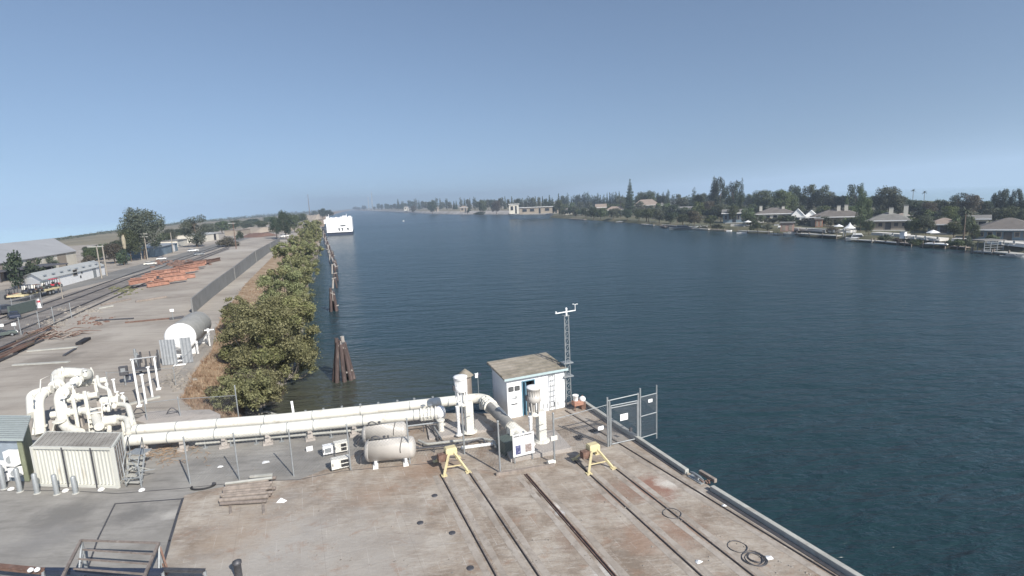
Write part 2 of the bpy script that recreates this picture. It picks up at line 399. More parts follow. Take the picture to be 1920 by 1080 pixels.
# --- left land
land = [q_behind, QE[0], QE[1], QE[2], QR[0], QR[1], QR[2], QR[3], QR[4]]+[G(415, 812)]+A3
far_left = [G(600, 396.4), G(560, 400.5), (G(440, 410)), G(300, 421), G(200, 434), G(100, 447), G(0, 460), G(-200, 490)]
land += far_left+[Vector((-400, 60, 0)), Vector((-300, -60, 0)), Vector((-60, -60, 0))]
sheet('ground', land, 0.0, M['yard'])
def wobble_strip(name, Ap, Bp, mat, na=10, nb=8, amp=.35, drop=.6):
    m = MB(); rows = []
    for i in range(len(Ap)-1):
        for k in range(na):
            t = k/na; a = Ap[i].lerp(Ap[i+1], t); b = Bp[i].lerp(Bp[i+1], t); rows.append((a, b))
    rows.append((Ap[-1], Bp[-1])); vs = []
    for a, b in rows:
        for j in range(nb+1):
            s = j/nb; p = a.lerp(b, s); sc = max(1.0, min(4, a.y/60))
            p.z = a.z+(b.z-a.z)*(s**1.3) + (noise.noise(Vector((p.x/sc*.5, p.y/sc*.5, 3)))*amp*sc**.5 if 0 < j < nb else 0)
            vs.append(p)
        vs.append(b+(b-a).normalized()*1.0-UZ*drop)
    n = nb+2
    fs = [(i*n+j, i*n+j+1, (i+1)*n+j+1, (i+1)*n+j) for i in range(len(rows)-1) for j in range(n-1)]
    m.add(vs, fs, True); o = m.build(name, mat); fixnormals(o)
    if o.data.polygons[len(o.data.polygons)//2].normal.z < 0: o.data.flip_normals()
    return struct(o)
Ab = [p-UZ*.01 for p in A3]
wobble_strip('river_bank', Ab, B3, M['drygrass'])
# --- road, track bed, tan yard lanes on the left
def lane(name, pl, pr, z, mat):
    return sheet(name, [G(*p) for p in pl]+[G(*p) for p in reversed(pr)], z, mat)
lane('road', [(-260, 640), (0, 545), (120, 520), (205, 511), (330, 478), (410, 455), (480, 437)], [(-240, 690), (0, 590), (130, 543), (240, 517), (345, 487), (425, 461), (490, 439)], .006, M['road'])
lane('track_bed', [(-240, 700), (0, 596), (128, 550), (240, 519), (340, 490), (430, 463)], [(-200, 760), (0, 660), (135, 585), (245, 538), (325, 505), (430, 468)], .010, M['ballast'])
sheet('field', far_left+[G(-200, 505), G(0, 470), G(100, 463), G(230, 455), G(350, 440), G(480, 425), G(560, 414), G(590, 404)], .008, M['field'])
# --- right land and its bank, far bank and levee
RL = [p+Vector((3.2, .6, 1.5)) for p in SH3]
far_r = [G(1046, 379, -1), G(1150, 377, -1), G(1300, 374.5, -1), G(1500, 372, -1), G(1700, 375, -1), G(1900, 382, -1), G(2150, 400, -1), Vector((500, 60, -1)), Vector((400, -60, -1))]
sheet('ground', RL+far_r, -1.0, M['lawn'])
wobble_strip('river_bank', [p-UZ*.01 for p in RL], [p-UZ*.05 for p in SH3], M['lawn'], 4, 4, .2)
FL = [p*1.035+Vector((0, 0, 4.2)) for p in FB3]
sheet('ground', FL+[G(640, 392.6, 1), G(760, 387.6, 1), G(850, 383.8, 1), G(940, 380, 1), G(1060, 377, 1)], 1.5, M['field'])
o = wobble_strip('levee', [Vector((p.x, p.y, 1.49)) for p in FL], FB3, M['levee'], 3, 3, .1)
# --- the quay
qd = [q_behind, QE[0], QE[1], QE[2], QR[0], QR[1], QR[2], QR[3], G(640, 868), G(560, 900), G(470, 903), G(372, 922), G(345, 930), G(318, 1030), G(300, 1080), G(300, 1080)+SE*40]
sheet('quay_deck', qd, .012, M['deck'], down=3.4)
sheet('apron', [G(372, 922), G(470, 903), G(560, 900), G(640, 868), QR[3], QR[4], G(350, 812), G(200, 800), G(-60, 830), G(-120, 990), G(-300, 1500), G(290, 1600), G(300, 1080), G(318, 1030), G(345, 930)], .006, M['asphalt'])
# joints and seams in the apron
m = MB()
def seam(mb, pts, w, z=.018):
    pts = [G(*p) for p in pts]
    for a, b in zip(pts, pts[1:]): mb.box(((a.x+b.x)/2, (a.y+b.y)/2, z), ((b-a).length+w*.5, w, .008), math.atan2(b.y-a.y, b.x-a.x))
seam(m, [(216, 945), (341, 936)], .07); seam(m, [(216, 945), (184, 1010), (160, 1080)], .06, .0185); seam(m, [(343, 935), (333, 965), (318, 1015), (306, 1060), (300, 1080)], .10, .026)
struct(m.build('pavement_joint', M['steel']))
m = MB(); seam(m, [(0, 921), (120, 920), (220, 926), (345, 916), (470, 903), (560, 900), (640, 884), (820, 868), (872, 862)], .03, .019)
struct(m.build('pavement_joint', M['steel']))
# crane rails let into the deck: groove and rail head
RAILS = [((826, 890), (930, 1080), 1), ((877, 882), (1010, 1080), 1), ((985, 890), (1150, 1080), 2), ((1075, 862), (1315, 1080), 1), ((1140, 868), (1412, 1080), 1), ((1060, 770), (1565, 1080), 1)]
rl = ['leftmost of the six quay rails, running up to the left yellow stand', 'second quay rail from the left, narrow groove below the left yellow stand', 'wide rusty quay rail running up to the fenced pump plinth',
      'quay rail ending at the left foot of the right yellow stand', 'quay rail ending at the right foot of the right yellow stand', 'quay rail nearest the river, beside the kerb with its painted shade strip']
for (a, b, w), lb in zip(RAILS, rl):
    p, q = G(*a), G(*b); d = (p-q).normalized()
    q = q-d*14; s = Vector((d.y, -d.x, 0))
    t = thing('crane_rail', lb, 'rail', tuple(q), 'crane rails let into the quay')
    m = MB(); m.beam(q+UZ*.018, p+UZ*.018, .10*w**.5, .012); m.build('groove', M['dark'], t)
    m = MB()
    for k in ([0] if w == 1 else [-.055, .05]): m.beam(q+s*(k+.02)+UZ*.034, p+s*(k+.02)+UZ*.034, .035, .02)
    m.build('rail_head', M['rust' if w == 2 else 'greyrust'], t)
for i, (a, b, w) in enumerate(RAILS):          # paler infill laid along each rail
    p, q = G(*a), G(*b); d = (p-q).normalized(); q = q-d*14
    for k, sd in enumerate((-1, 1)):
        s = Vector((d.y, -d.x, 0))*sd*(.26 if w == 1 else .34)
        n_ = 30; m = MB(); rr = random.Random(i*2+k)
        vs = []
        for j in range(n_+1):
            c = q.lerp(p, j/n_)+s; ww = rr.uniform(.10, .15); e = Vector((d.y, -d.x, 0))*ww; vs += [c-e+UZ*(.0165+.0003*i), c+e+UZ*(.0165+.0003*i)]
        m.add(vs, [(2*j, 2*j+1, 2*j+3, 2*j+2) for j in range(n_)]); o = m.build('rail_infill', M['infill'])
        if o.data.polygons[0].normal.z < 0: o.data.flip_normals()
        struct(o)
# raised kerb along the river edge with a shade-coloured strip inside, broken at the cleat
def kerb(p, q, lb):
    d = (q-p).normalized(); s = Vector((-d.y, d.x, 0)); 
    if s.x > 0: s = -s
    t = thing('edge_kerb', lb, 'kerb', tuple(p), 'raised kerbs along the quay edge')
    m = MB(); m.beam(p+UZ*.12+s*.11, q+UZ*.12+s*.11, .22, .22); m.build('kerb_beam', M['kerb'], t, bevel=.03)
    m = MB(); m.beam(p+UZ*.025+s*.37, q+UZ*.025+s*.31, .15, .02); m.build('shade_strip', M['steel'], t)  # flat dark strip painted in place of the shadow inside the kerb
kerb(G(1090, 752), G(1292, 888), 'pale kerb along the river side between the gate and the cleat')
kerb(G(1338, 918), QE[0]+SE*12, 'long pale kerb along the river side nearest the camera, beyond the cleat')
# ================================================================ the pump quay
def arc(p0, c, p1, n=6):                       # rounded corner through control point
    p0, c, p1 = Vector(p0), Vector(c), Vector(p1)
    return [(p0*(1-t)**2+c*2*t*(1-t)+p1*t*t) for t in [i/n for i in range(n+1)]]
def rnd(pts, r):                               # round the corners of a polyline
    pts = [Vector(p) for p in pts]; out = [pts[0]]
    for a, b, c in zip(pts, pts[1:], pts[2:]):
        ra = min(r, (b-a).length*.49); rc = min(r, (c-b).length*.49)
        out += arc(b+(a-b).normalized()*ra, b, b+(c-b).normalized()*rc)
    return out+[pts[-1]]
def flange(mb, p, d, r, w=.05): p = Vector(p); d = Vector(d).normalized(); mb.cyl(p-d*w/2, p+d*w/2, r, n=20)
# ---- hut
h0 = G(953, 786); L, D, Hh = 3.75, 2.35, 2.42
def hp(x, y, z): return h0+CV*x+DV*y+UZ*z
t = thing('pump_shed', 'white timber shed with mossy shingle roof and open blue door on the quay', 'shed', tuple(h0))
M['boards'] = mat_basic('white_boards', (.80, .81, .82), .6, .05, 3, dirt=(.52, .52, .50), dirt_amt=.1)
m = MB()
for x0, x1 in ((0, .95), (1.75, L)): m.box(hp((x0+x1)/2, .05, Hh/2), (x1-x0, .1, Hh), RZC)
m.box(hp(1.35, .05, 2.26), (.8, .1, Hh-2.10), RZC)
m.box(hp(.05, D/2+.05, Hh/2+.05), (.1, D-.1, Hh+.1), RZC); m.box(hp(L-.05, D/2+.05, Hh/2+.05), (.1, D-.1, Hh+.1), RZC)
m.box(hp(L/2, D+.0, Hh/2+.1), (L, .1, Hh+.2), RZC)
k = .3
while k < L:
    if not .9 < k < 1.78: m.box(hp(k, -.008, Hh/2), (.03, .02, Hh-.05), RZC)
    k += .28
m.build('wall', M['boards'], t)
M['moss'] = mat_ground('mossy_shingles', (.17, .155, .12), (.27, .24, .195), (.36, .32, .27), 1.3, 5.0, ((2.2, 9, 1), (0, 0, -RZC)))
m = MB(); m.hexa([hp(-.22, -.25, 2.42), hp(L+.12, -.25, 2.42), hp(L+.12, D+.3, 2.66), hp(-.22, D+.3, 2.66), hp(-.22, -.25, 2.50), hp(L+.12, -.25, 2.50), hp(L+.12, D+.3, 2.76), hp(-.22, D+.3, 2.76)])
rf = m.build('roof', M['moss'], t)
m = MB()
for yy in range(1, 7):
    y = -.25+yy*.42; z = 2.50+(.26)*(y+.25)/(D+.55)+.01
    m.hexa([hp(-.2, y, z-.01), hp(L+.1, y, z-.01), hp(L+.1, y+.42, z+.02), hp(-.2, y+.42, z+.02), hp(-.2, y, z+.022), hp(L+.1, y, z+.022), hp(L+.1, y+.38, z+.045), hp(-.2, y+.38, z+.045)])
m.build('shingle', M['moss'], rf)
m = MB(); m.box(hp(L/2-.05, -.27, 2.46), (L+.36, .035, .13), RZC); m.build('fascia', M['blue'] if False else mat_basic('pale_teal_trim', (.42, .52, .53), .5, .1, 3), t)
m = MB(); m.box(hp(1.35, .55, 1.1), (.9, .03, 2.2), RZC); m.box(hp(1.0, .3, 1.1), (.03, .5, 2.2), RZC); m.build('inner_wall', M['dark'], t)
dr = MB().box(hp(1.06, .22, 1.04), (.05, .62, 2.0), RZC+.35).build('door', M['blue'], t)
MB().cyl(hp(1.12, .02, 1.02), hp(1.17, .0, 1.02), .035, n=8).build('handle', M['galv'], dr)
m = MB(); m.box(hp(.95, -.02, 1.05), (.05, .05, 2.1), RZC); m.box(hp(1.75, -.02, 1.05), (.05, .05, 2.1), RZC); m.box(hp(1.35, -.02, 2.12), (.85, .05, .05), RZC); m.build('door_frame', M['blue'], t)
for x in (.25, .64):
    w = MB().box(hp(x, -.025, 1.78), (.30, .05, .26), RZC).build('vent', M['dark'], t)
    m = MB()
    for k in range(4): m.box(hp(x, -.055, 1.70+k*.055), (.28, .012, .015), RZC)
    m.build('slat', M['galv'], w)
m = MB(); m.box(hp(.42, -.03, 1.20), (.34, .03, .035), RZC); m.box(hp(.55, -.03, 1.28), (.05, .03, .14), RZC); m.build('bracket', M['galv'], t)
MB().box(hp(.42, -.028, .85), (.38, .02, .05), RZC).build('label_plate', M['glass'], t)
for k in range(5): MB().box(hp(2.3+k*.24, -.03, .35), (.03, .04, .30), RZC).build('cleat_strip', M['galv'], t)
# ---- ladder on the hut's face
t = thing('wall_ladder', 'short steel ladder fixed to the right end of the white shed wall', 'ladder', tuple(hp(2.95, -.12, 0)))
for x in (2.72, 3.02): MB().beam(hp(x, -.13, 0), hp(x, -.13, 2.35), .035).build('side_rail', M['galv'], t)
for k in range(7): MB().beam(hp(2.72, -.13, .3+k*.32), hp(3.02, -.13, .3+k*.32), .025).build('rung', M['galv'], t)
# ---- weather mast
b = hp(L+.22, -.05, 0); mh = HT(b, 592)
t = thing('weather_mast', 'tall lattice mast with crossarm and wind sensors beside the white shed', 'mast', tuple(b))
def mp(x, y, z): return b+CV*x+DV*y+UZ*z
leg = [(-.17, 0), (.17, 0), (0, .28)]
for x, y in leg: MB().cyl(mp(x, y, 0), mp(x*.8, y*.8, mh), .028, n=8).build('leg', M['galv'], t)
k = 0; z = .3
m = MB()
while z < mh-.3:
    for i in range(3):
        (x0, y0), (x1, y1) = leg[i], leg[(i+1) % 3]
        s = 1-.2*z/mh; m.beam(mp(x0*s, y0*s, z), mp(x1*s, y1*s, z), .022); m.beam(mp(x0*s, y0*s, z), mp(x1*s, y1*s, z+.38), .016)
    z += .40
m.build('lattice', M['galv'], t)
for z in (HT(b, 705), HT(b, 680)): MB().box(mp(0, .1, z), (.62, .5, .06), RZC).build('bracket', M['galv'], t)
MB().box(mp(0, .1, mh), (.34, .34, .05), RZC).build('top_plate', M['galv'], t)
MB().beam(mp(-.72, 0, mh+.22), mp(.62, 0, mh+.26), .05).build('crossarm', M['white'], t)
m = MB(); m.cyl(mp(0, 0, mh), mp(0, 0, mh+.42), .055, n=12); m.cyl(mp(0, 0, mh+.42), mp(0, 0, mh+.50), .075, .02, 12); m.build('sensor_housing', M['white'], t)
m = MB(); m.cyl(mp(.60, 0, mh+.26), mp(.60, 0, mh+.62), .018, n=6)
for a in range(3):
    q = mp(.60+.13*math.cos(a*2.09), .13*math.sin(a*2.09), mh+.62); m.beam(mp(.6, 0, mh+.62), q, .012); m.lathe(q-UZ*.03, [(.0, 0), (.04, .01), (.05, .05), (.0, .06)], 8)
m.build('anemometer', M['white'], t)
m = MB(); m.cyl(mp(-.68, 0, mh+.2), mp(-.68, 0, mh+.34), .035, n=8); m.build('sensor', M['white'], t)
# ---- vent tower with hipped shingle cap
b = G(876, 768)
t = thing('vent_tower', 'slim boarded tower with hipped shingle cap behind the left pump', 'tower', tuple(b)); th = HT(b, 703)
m = MB(); m.lathe(b, [(.36, 0), (.36, th)], 8)
for k in range(16):
    a = k*math.pi/8; m.box(b+Vector((math.cos(a)*.345, math.sin(a)*.345, th/2)), (.03, .05, th), a)
m.build('body', M['wood'], t)
m = MB(); m.lathe(b+UZ*(th-.05), [(.50, 0), (.52, .03), (.27, .25), (.02, .44)], 8); 
o = m.build('roof', M['moss'], t); o.data.polygons.foreach_set('use_smooth', [False]*len(o.data.polygons))
# ---- small instrument on a thin pole at the quay's back edge
b = G(899, 765)
t = thing('instrument_pole', 'thin pole with small white box between vent tower and shed', 'instrument', tuple(b)); ph = HT(b, 702)
MB().cyl(b, b+UZ*ph, .02, n=6).build('pole', M['galv'], t)
m = MB(); m.box(b+UZ*(ph-.05)-CV*.1, (.17, .16, .24), RZC); m.cyl(b+UZ*(ph), b+UZ*(ph+.12), .04, .02, 8); m.build('housing', M['white'], t)
MB().box(b+UZ*(ph-.03)+CV*.12, (.2, .03, .17), RZC).build('solar_panel', M['navy'], t)
MB().box(G(900, 752)+UZ*.1, (.9, .5, .16), RZC+.2).build('base_plate', M['steel'], t)
# ---- pumps
def pump(b, ytop, lb, mt, g='vertical pumps on the quay'):
    h = HT(b, ytop)
    t = thing('pump', lb, 'pump', tuple(b), g); mc = b-CV*.36-DV*.02
    z0 = h*.52
    m = MB(); m.box(b+UZ*z0/2, (.42, .42, z0), RZC)
    for k in range(4): m.box(b+UZ*(.3+k*.3)-DV*.215, (.3, .02, .05), RZC)
    m.build('pedestal', M['cream'], t, bevel=.02)
    m = MB(); m.lathe(b, [(.42, 0), (.42, .06), (.34, .06), (.34, .11)], 20); m.build('base_flange', M['cream'], t)
    m = MB(); m.lathe(mc+UZ*(z0-.12), [(.20, 0), (.30, .05), (.30, .14), (.22, .16), (.22, .22)], 18); m.box(b-CV*.15+UZ*(z0+.03), (.7, .34, .10), RZC)
    hd = m.build('discharge_head', M['cream'], t)
    m = MB(); z1 = z0+.08; z2 = h*.74
    for k in range(5):
        a = k*2*math.pi/5+.4; m.beam(mc+Vector((math.cos(a)*.27, math.sin(a)*.27, z1)), mc+Vector((math.cos(a)*.31, math.sin(a)*.31, z2)), .15, .05)
    m.cyl(mc+UZ*z1, mc+UZ*z2, .09, n=10); m.build('motor_stool', M[mt], t)
    m = MB(); H0 = h-z2
    m.lathe(mc+UZ*z2, [(.32, 0), (.35, .02), (.35, H0*.40), (.32, H0*.42), (.32, H0*.80), (.36, H0*.82), (.36, H0*.90)], 22)
    for k in range(18):
        a = k*math.pi/9; m.box(mc+UZ*(z2+H0*.6)+Vector((math.cos(a)*.33, math.sin(a)*.33, 0)), (.03, .02, H0*.36), a)
    mo = m.build('motor', M[mt], t)
    m = MB(); m.lathe(mc+UZ*(z2+H0*.90), [(.34, 0), (.38, .02), (.38, H0*.08), (.29, H0*.12), (.05, H0*.14)], 22); m.build('fan_cap', M['white'], t)
    MB().box(mc+UZ*(z2+H0*.3)-CV*.36, (.16, .2, .26), RZC).build('terminal_box', M['steel'], t)
    m = MB(); q = mc-CV*.28-DV*.1; m.lathe(q, [(.20, 0), (.20, .04), (.10, .07), (.07, .7), (.11, z0*.9), (.12, z0-.05)], 14); m.build('air_pipe', M['white'], t)
    m = MB(); m.tube([q+UZ*(z0-.1), mc+UZ*(z0-.05), mc+CV*.1+UZ*(z0-.05)], .07, 10); m.build('elbow', M['cream'], t)
    m = MB(); m.tube(rnd([b+CV*.27-DV*.05+UZ*.06, b+CV*.27-DV*.05+UZ*.9, b-CV*.05-DV*.24+UZ*1.0, b-CV*.5-DV*.3+UZ*.95], .1), .018, 6); m.build('conduit', M['steel'], t)
    return t
m = MB(); m.prism([G(805, 826), G(925, 808), G(900, 790), G(800, 800)], .14); struct(m.build('pump_plinth', M['concrete'])) if False else None
o = m.build('concrete_plinth', M['concrete']); fixnormals(o); tag(finish(o, G(865, 812)), 'low pale concrete plinth carrying the left pump', 'plinth')
m = MB(); m.prism([G(958, 868), G(1073, 847), G(1040, 812), G(990, 818), G(1000, 832), G(945, 843)], .22)
o = m.build('concrete_plinth', M['concrete'], bevel=.02); fixnormals(o); tag(finish(o, G(1030, 840)), 'concrete plinth with cracked top carrying the right pump before the shed', 'plinth')
pump(G(881, 814)+UZ*.14, 703, 'cream vertical pump at the end of the twin pipes, left of the shed', 'white')
pump(G(1016, 834)+UZ*.22, 722, 'vertical pump with tan motor in front of the shed door', 'beige')
# ---- the two great pipes
PA = [G(238, 826, .78), G(500, 806, .80), G(790, 777, .86)]
PB = [G(252, 806, .80), G(520, 786, .85), G(700, 768, .88), G(905, 747, 1.0)]
def bands(t, path, r, pxs, name='band'):
    for x in pxs:
        best = None
        for a, b in zip(path, path[1:]):
            for k in range(60):
                p = a.lerp(b, k/60)
                e = abs(PJ(p)[0]-x)
                if best is None or e < best[0]: best = (e, p, (b-a).normalized())
        m = MB(); flange(m, best[1], best[2], r+.012, .045); m.build(name, M['galv'], t)
def sup(t, path, r, pxs):
    for x in pxs:
        best = None
        for a, b in zip(path, path[1:]):
            for k in range(60):
                p = a.lerp(b, k/60); e = abs(PJ(p)[0]-x)
                if best is None or e < best[0]: best = (e, p)
        p = best[1]; m = MB(); m.box((p.x, p.y, .06), (.5, .5, .12), RZC); m.box((p.x, p.y, (p.z-r)/2+.05), (.28, .14, p.z-r), RZC)
        m.box((p.x, p.y, p.z-r+.02), (.2, .5, .12), RZC); m.build('saddle', M['concrete'], t)
t = thing('pipeline', 'front one of the twin cream pipes crossing the quay, ending at bolted flanges', 'pipe', (PA[0].x, PA[0].y, 0), 'twin cream pipelines')
MB().tube(rnd(PA, 1.5), .30, 22).build('pipe', M['cream'], t)
bands(t, PA, .30, (248, 318, 403, 492, 540, 590, 680, 775)); sup(t, PA, .30, (270, 340, 420, 500, 580, 660, 735))
m = MB(); e0 = PA[-1]; ed = (PA[-1]-PA[-2]).normalized()
for k, r in ((0, .40), (.18, .40), (.42, .40), (.60, .40), (.82, .40)): flange(m, e0+ed*k, ed, r, .07)
for a in range(10):
    v = ed.cross(UZ).normalized()*math.cos(a*.628)+UZ*math.sin(a*.628)
    m.beam(e0+v*.37-ed*.05, e0+v*.37+ed*.65, .035)
m.build('flange_set', M['cream'], t)
m = MB(); m.lathe(e0, [(.31, -.05), (.31, .85), (.36, .86), (.40, 1.05), (.36, 1.22), (.30, 1.30), (.12, 1.36)], 22, ed); m.build('valve_body', M['white'], t)
m = MB(); m.lathe(e0+ed*1.05-UZ*.75, [(.26, 0), (.26, .06), (.15, .08), (.15, .62)], 16); m.build('drain_leg', M['cream'], t)
m = MB(); q = G(828, 812)+UZ*.05; m.cyl(q, q+UZ*.75, .16, n=14); flange(m, q+UZ*.02, UZ, .22); flange(m, q+UZ*.7, UZ, .22); m.build('valve_leg', M['cream'], t)
m = MB()
for k in (.12, .5):
    m.cyl(e0+ed*k+UZ*.3, e0+ed*k+UZ*.52, .05, n=8); m.cyl(e0+ed*k+UZ*.5, e0+ed*k+UZ*.53, .14, n=12)
m.build('handwheel', M['galv'], t)
t = thing('pipeline', 'rear one of the twin cream pipes, bending past the left pump to the river side', 'pipe', (PB[0].x, PB[0].y, 0), 'twin cream pipelines')
p1 = G(905, 747, 1.0); p2 = G(958, 800, .95); p3 = G(988, 822, .55)
full = PB[:-1]+[p1+Vector((.1, .05, .05)), p2, p3]
MB().tube(rnd(full, .8), .29, 22).build('pipe', M['cream'], t)
bands(t, PB, .29, (262, 335, 408, 497, 586, 676, 770, 840)); sup(t, PB, .29, (300, 460, 630, 800))
dd = (p2-p1).normalized(); m = MB()
for k, r in ((.55, .38), (.72, .34), (.88, .40), (1.08, .40), (1.22, .35), (1.4, .41)): flange(m, p1+dd*k, dd, r, .08)
for a in range(8):
    s = dd.cross(UZ).normalized(); v = s*math.cos(a*.785)+UZ*math.sin(a*.785); m.beam(p1+dd*.5+v*.36, p1+dd*1.45+v*.36, .04)
m.build('expansion_joint', M['cream'], t)
m = MB(); m.cyl(p1+dd*1.45, p2, .31, n=22); m.build('sleeve', mat_basic('grey_pipe_wrap', (.30, .29, .27), .8, .2, 5), t)
m = MB(); m.box(p2+dd*.25-UZ*.35, (.5, .5, .9), RZC); m.box(p3-UZ*.2, (.4, .5, .5), RZC); m.build('anchor_block', M['cream'], t)
m = MB(); q = p1+Vector((-.05, -.1, -.28)); m.cyl(q-UZ*.3, q+UZ*.1, .12, n=12); flange(m, q-UZ*.28, UZ, .18); m.build('drain_leg', M['cream'], t)
m = MB(); m.beam(G(555, 806)+UZ*.05, G(551, 790)+UZ*1.25, .12, .10); m.build('strap_plate', M['white'], t)
# green pit box under the sleeve, coloured dark for the shadow there
m = MB(); c = G(955, 845); m.box(c+UZ*.35, (.95, .9, .7), RZC+.1)
o = m.build('valve_pit', M['green'], bevel=.02); tag(finish(o, c), 'green box under the sloping grey pipe sleeve, coloured dark for the shadow there', 'box')
# stanchions behind the pipes, chained together
pst = [(548, 771), (583, 767), (619, 763), (655, 759), (690, 756), (727, 752), (760, 748), (796, 745)]
t = thing('chain_barrier', 'row of small posts joined by a thin chain behind the twin pipes', 'barrier', tuple(G(550, 800)))
tp = []
for x, y in pst:
    g = G(x, y, 1.15); g0 = Vector((g.x+.3, g.y+1.1, 0)); z = HT(g0, y); tp.append(g0+UZ*z)
    m = MB(); m.cyl(g0, g0+UZ*z, .03, n=8); m.box(g0+UZ*(z+.02), (.12, .12, .08), RZC); m.build('post', M['galv'], t)
m = MB()
for a, b in zip(tp, tp[1:]): m.tube([a-UZ*.08, (a+b)/2-UZ*.16, b-UZ*.08], .012, 5)
m.build('chain', M['galv'], t)
# low rail in front of the pipes
ra, rb = G(368, 838, .1), G(742, 806, .12)
t = thing('low_rail', 'long low pipe rail on short posts in front of the twin pipes', 'rail', (ra.x, ra.y, 0))
m = MB(); m.tube([ra+UZ*.18, rb+UZ*.18], .07, 12); m.build('top_pipe', M['kerb'], t)
m = MB(); m.tube([ra+UZ*.32+Vector((0, .25, 0)), rb+UZ*.40+Vector((0, .25, 0))], .035, 8); m.build('upper_pipe', M['galv'], t)
for k in range(8):
    p = ra.lerp(rb, (k+.35)/8); p.z = 0; m = MB(); m.beam(p, p+UZ*.62, .08, .05); m.box(p+UZ*.02, (.22, .22, .04), RZC); m.build('post', M['galv'], t)
# right hand pipework between tanks and pump (pipes low above ground)
def lowpipe(pts, r, lb, mat='galv'):
    t = thing('pipe_run', lb, 'pipe', (G(*pts[0][:2]).x, G(*pts[0][:2]).y, 0), 'small pipe runs around the pump yard')
    path = [G(*p) for p in pts]
    MB().tube(rnd(path, .15), r, 10).build('pipe', M[mat], t)
    for k in range(1, len(path)):
        p = (path[k-1]+path[k])/2; m = MB(); m.beam(Vector((p.x, p.y, 0)), p, .05); m.build('bracket', M['steel'], t)
lowpipe([(785, 826, .25), (800, 833, .25), (900, 822, .25), (925, 826, .25), (930, 838, .2)], .07, 'pale pipe running from the tanks along the front of the left pump plinth', 'kerb')
lowpipe([(782, 841, .3), (845, 835, .3), (905, 822, .3), (910, 830, .25)], .045, 'thin dark pipe running from the lower tank towards the sloping sleeve', 'steel')
lowpipe([(765, 799, .45), (822, 792, .45), (828, 800, .3)], .05, 'upper grey pipe linking the rear tank with the valve leg')
lowpipe([(806, 798, .3), (822, 826, .1)], .05, 'short slanting pipe just behind the lower tank pipework', 'steel')
lowpipe([(812, 797, .3), (828, 824, .1)], .04, 'thin slanting pipe next to the leg of the front pipeline', 'galv')
lowpipe([(865, 840, .12), (925, 832, .12)], .09, 'thick white pipe lying in front of the dark pit box', 'white')
# ---- pressure tanks
def ptank(a, b, r, lb):
    a, b = Vector(a), Vector(b); d = (b-a).normalized()
    base = (a+b)/2; base.z = 0
    t = thing('pressure_tank', lb, 'tank', tuple(base), 'horizontal pressure tanks')
    L = (b-a).length; prof = [(r*math.sin(u), -r*.45*math.cos(u)) for u in [k*math.pi/12 for k in range(1, 7)]]+[(r, 0), (r, L)]
    prof += [(r*math.cos(u), L+r*.45*math.sin(u)) for u in [k*math.pi/12 for k in range(1, 6)]]
    m = MB(); m.lathe(a, prof, 32, d); m.build('shell', M['beige'], t)
    for q in (a, a+d*L*.97): m = MB(); flange(m, q, d, r+.006, .03); m.build('weld_seam', M['beige'], t)
    for k in (.14, .85):
        q = a+d*L*k; m = MB(); m.box((q.x, q.y, q.z/2-r*.35), (.12, r*1.3, q.z-r*.7), RZC-.15); m.box((q.x, q.y-.1, .03), (.25, r*1.8, .06), RZC-.15); m.build('saddle', M['white'], t)
    m = MB(); q = a+d*L*.1+UZ*r; m.cyl(q-UZ*.03, q+UZ*.16, .05, n=8); m.tube(arc(q+UZ*.12, q+d*.15+UZ*.3, q+d*.4+UZ*.05), .03, 6); q = a+d*L*.38+UZ*r; m.cyl(q-UZ*.02, q+UZ*.1, .03, n=8); m.cyl(q+UZ*.1, q+UZ*.16, .07, n=10); m.build('fitting', M['steel'], t)
    m = MB(); m.tube(arc(a-d*.05-UZ*.1, a-d*.5-UZ*.1, a-d*.45-UZ*r*1.1), .05, 8); m.build('nozzle', M['steel'], t); m = MB(); m.cyl(b-UZ*.05, b+d*(r*.45+.12)-UZ*.05, .06, n=8); m.build('nozzle', M['steel'], t)
    m = MB(); q = a+d*L*.80
    m.tube([q+Vector((0, 0, r+.015)).lerp(Vector((0, -r-.015, 0)), s).normalized()*(r+.02)+Vector((.02*math.sin(s*6), 0, 0)) for s in [k/8 for k in range(9)]], .018, 6); m.build('cable', M['black'], t)
    return t
ptank(G(692, 845, .72), G(771, 838, .72), .53, 'front grey beige pressure tank on white saddles behind the yellow stand')
ptank(G(686, 815, .72), G(756, 807, .72), .48, 'rear pressure tank, paler, tucked behind the front tank')
# ---- control cabinets on a rack
def cabinet(p, w, h, lou, lb, mat, z):
    b = G(*p); t = thing('control_cabinet', lb, 'cabinet', tuple(b), 'control cabinets beside the tanks')
    for s in (-1, 1): MB().beam(b+CV*s*w*.45, b+CV*s*w*.45+UZ*(z+h), .05).build('leg', M['galv'], t)
    c = b+UZ*(z+h/2)
    o = MB().box(c, (w, .38, h), RZC).build('case', M[mat], t, bevel=.015)
    if lou:
        for x in (.12, .34):
            for y in (-.13, .13):
                l = MB().box(c+CV*(x*w*.9)-DV*.195+UZ*y*h*1.6, (w*.20, .02, h*.30), RZC).build('louvre', M['dark'], t)
    else: MB().box(c-DV*.195, (w*.6, .02, h*.55), RZC).build('window', M['galv'], t)
    MB().box(c-CV*(w*.42)-DV*.2, (.04, .03, .12), RZC).build('handle', M['steel'], t)
cabinet((616, 855), .50, .42, False, 'small pale blue cabinet left of the upper cream cabinet', 'white', .18)
cabinet((640, 850), .68, .50, True, 'upper cream cabinet with four dark louvres, left of the rear tank', 'cream', .16)
cabinet((640, 880), .88, .48, True, 'lower cream cabinet with four dark louvres, nearest the yard fence', 'cream', .14)
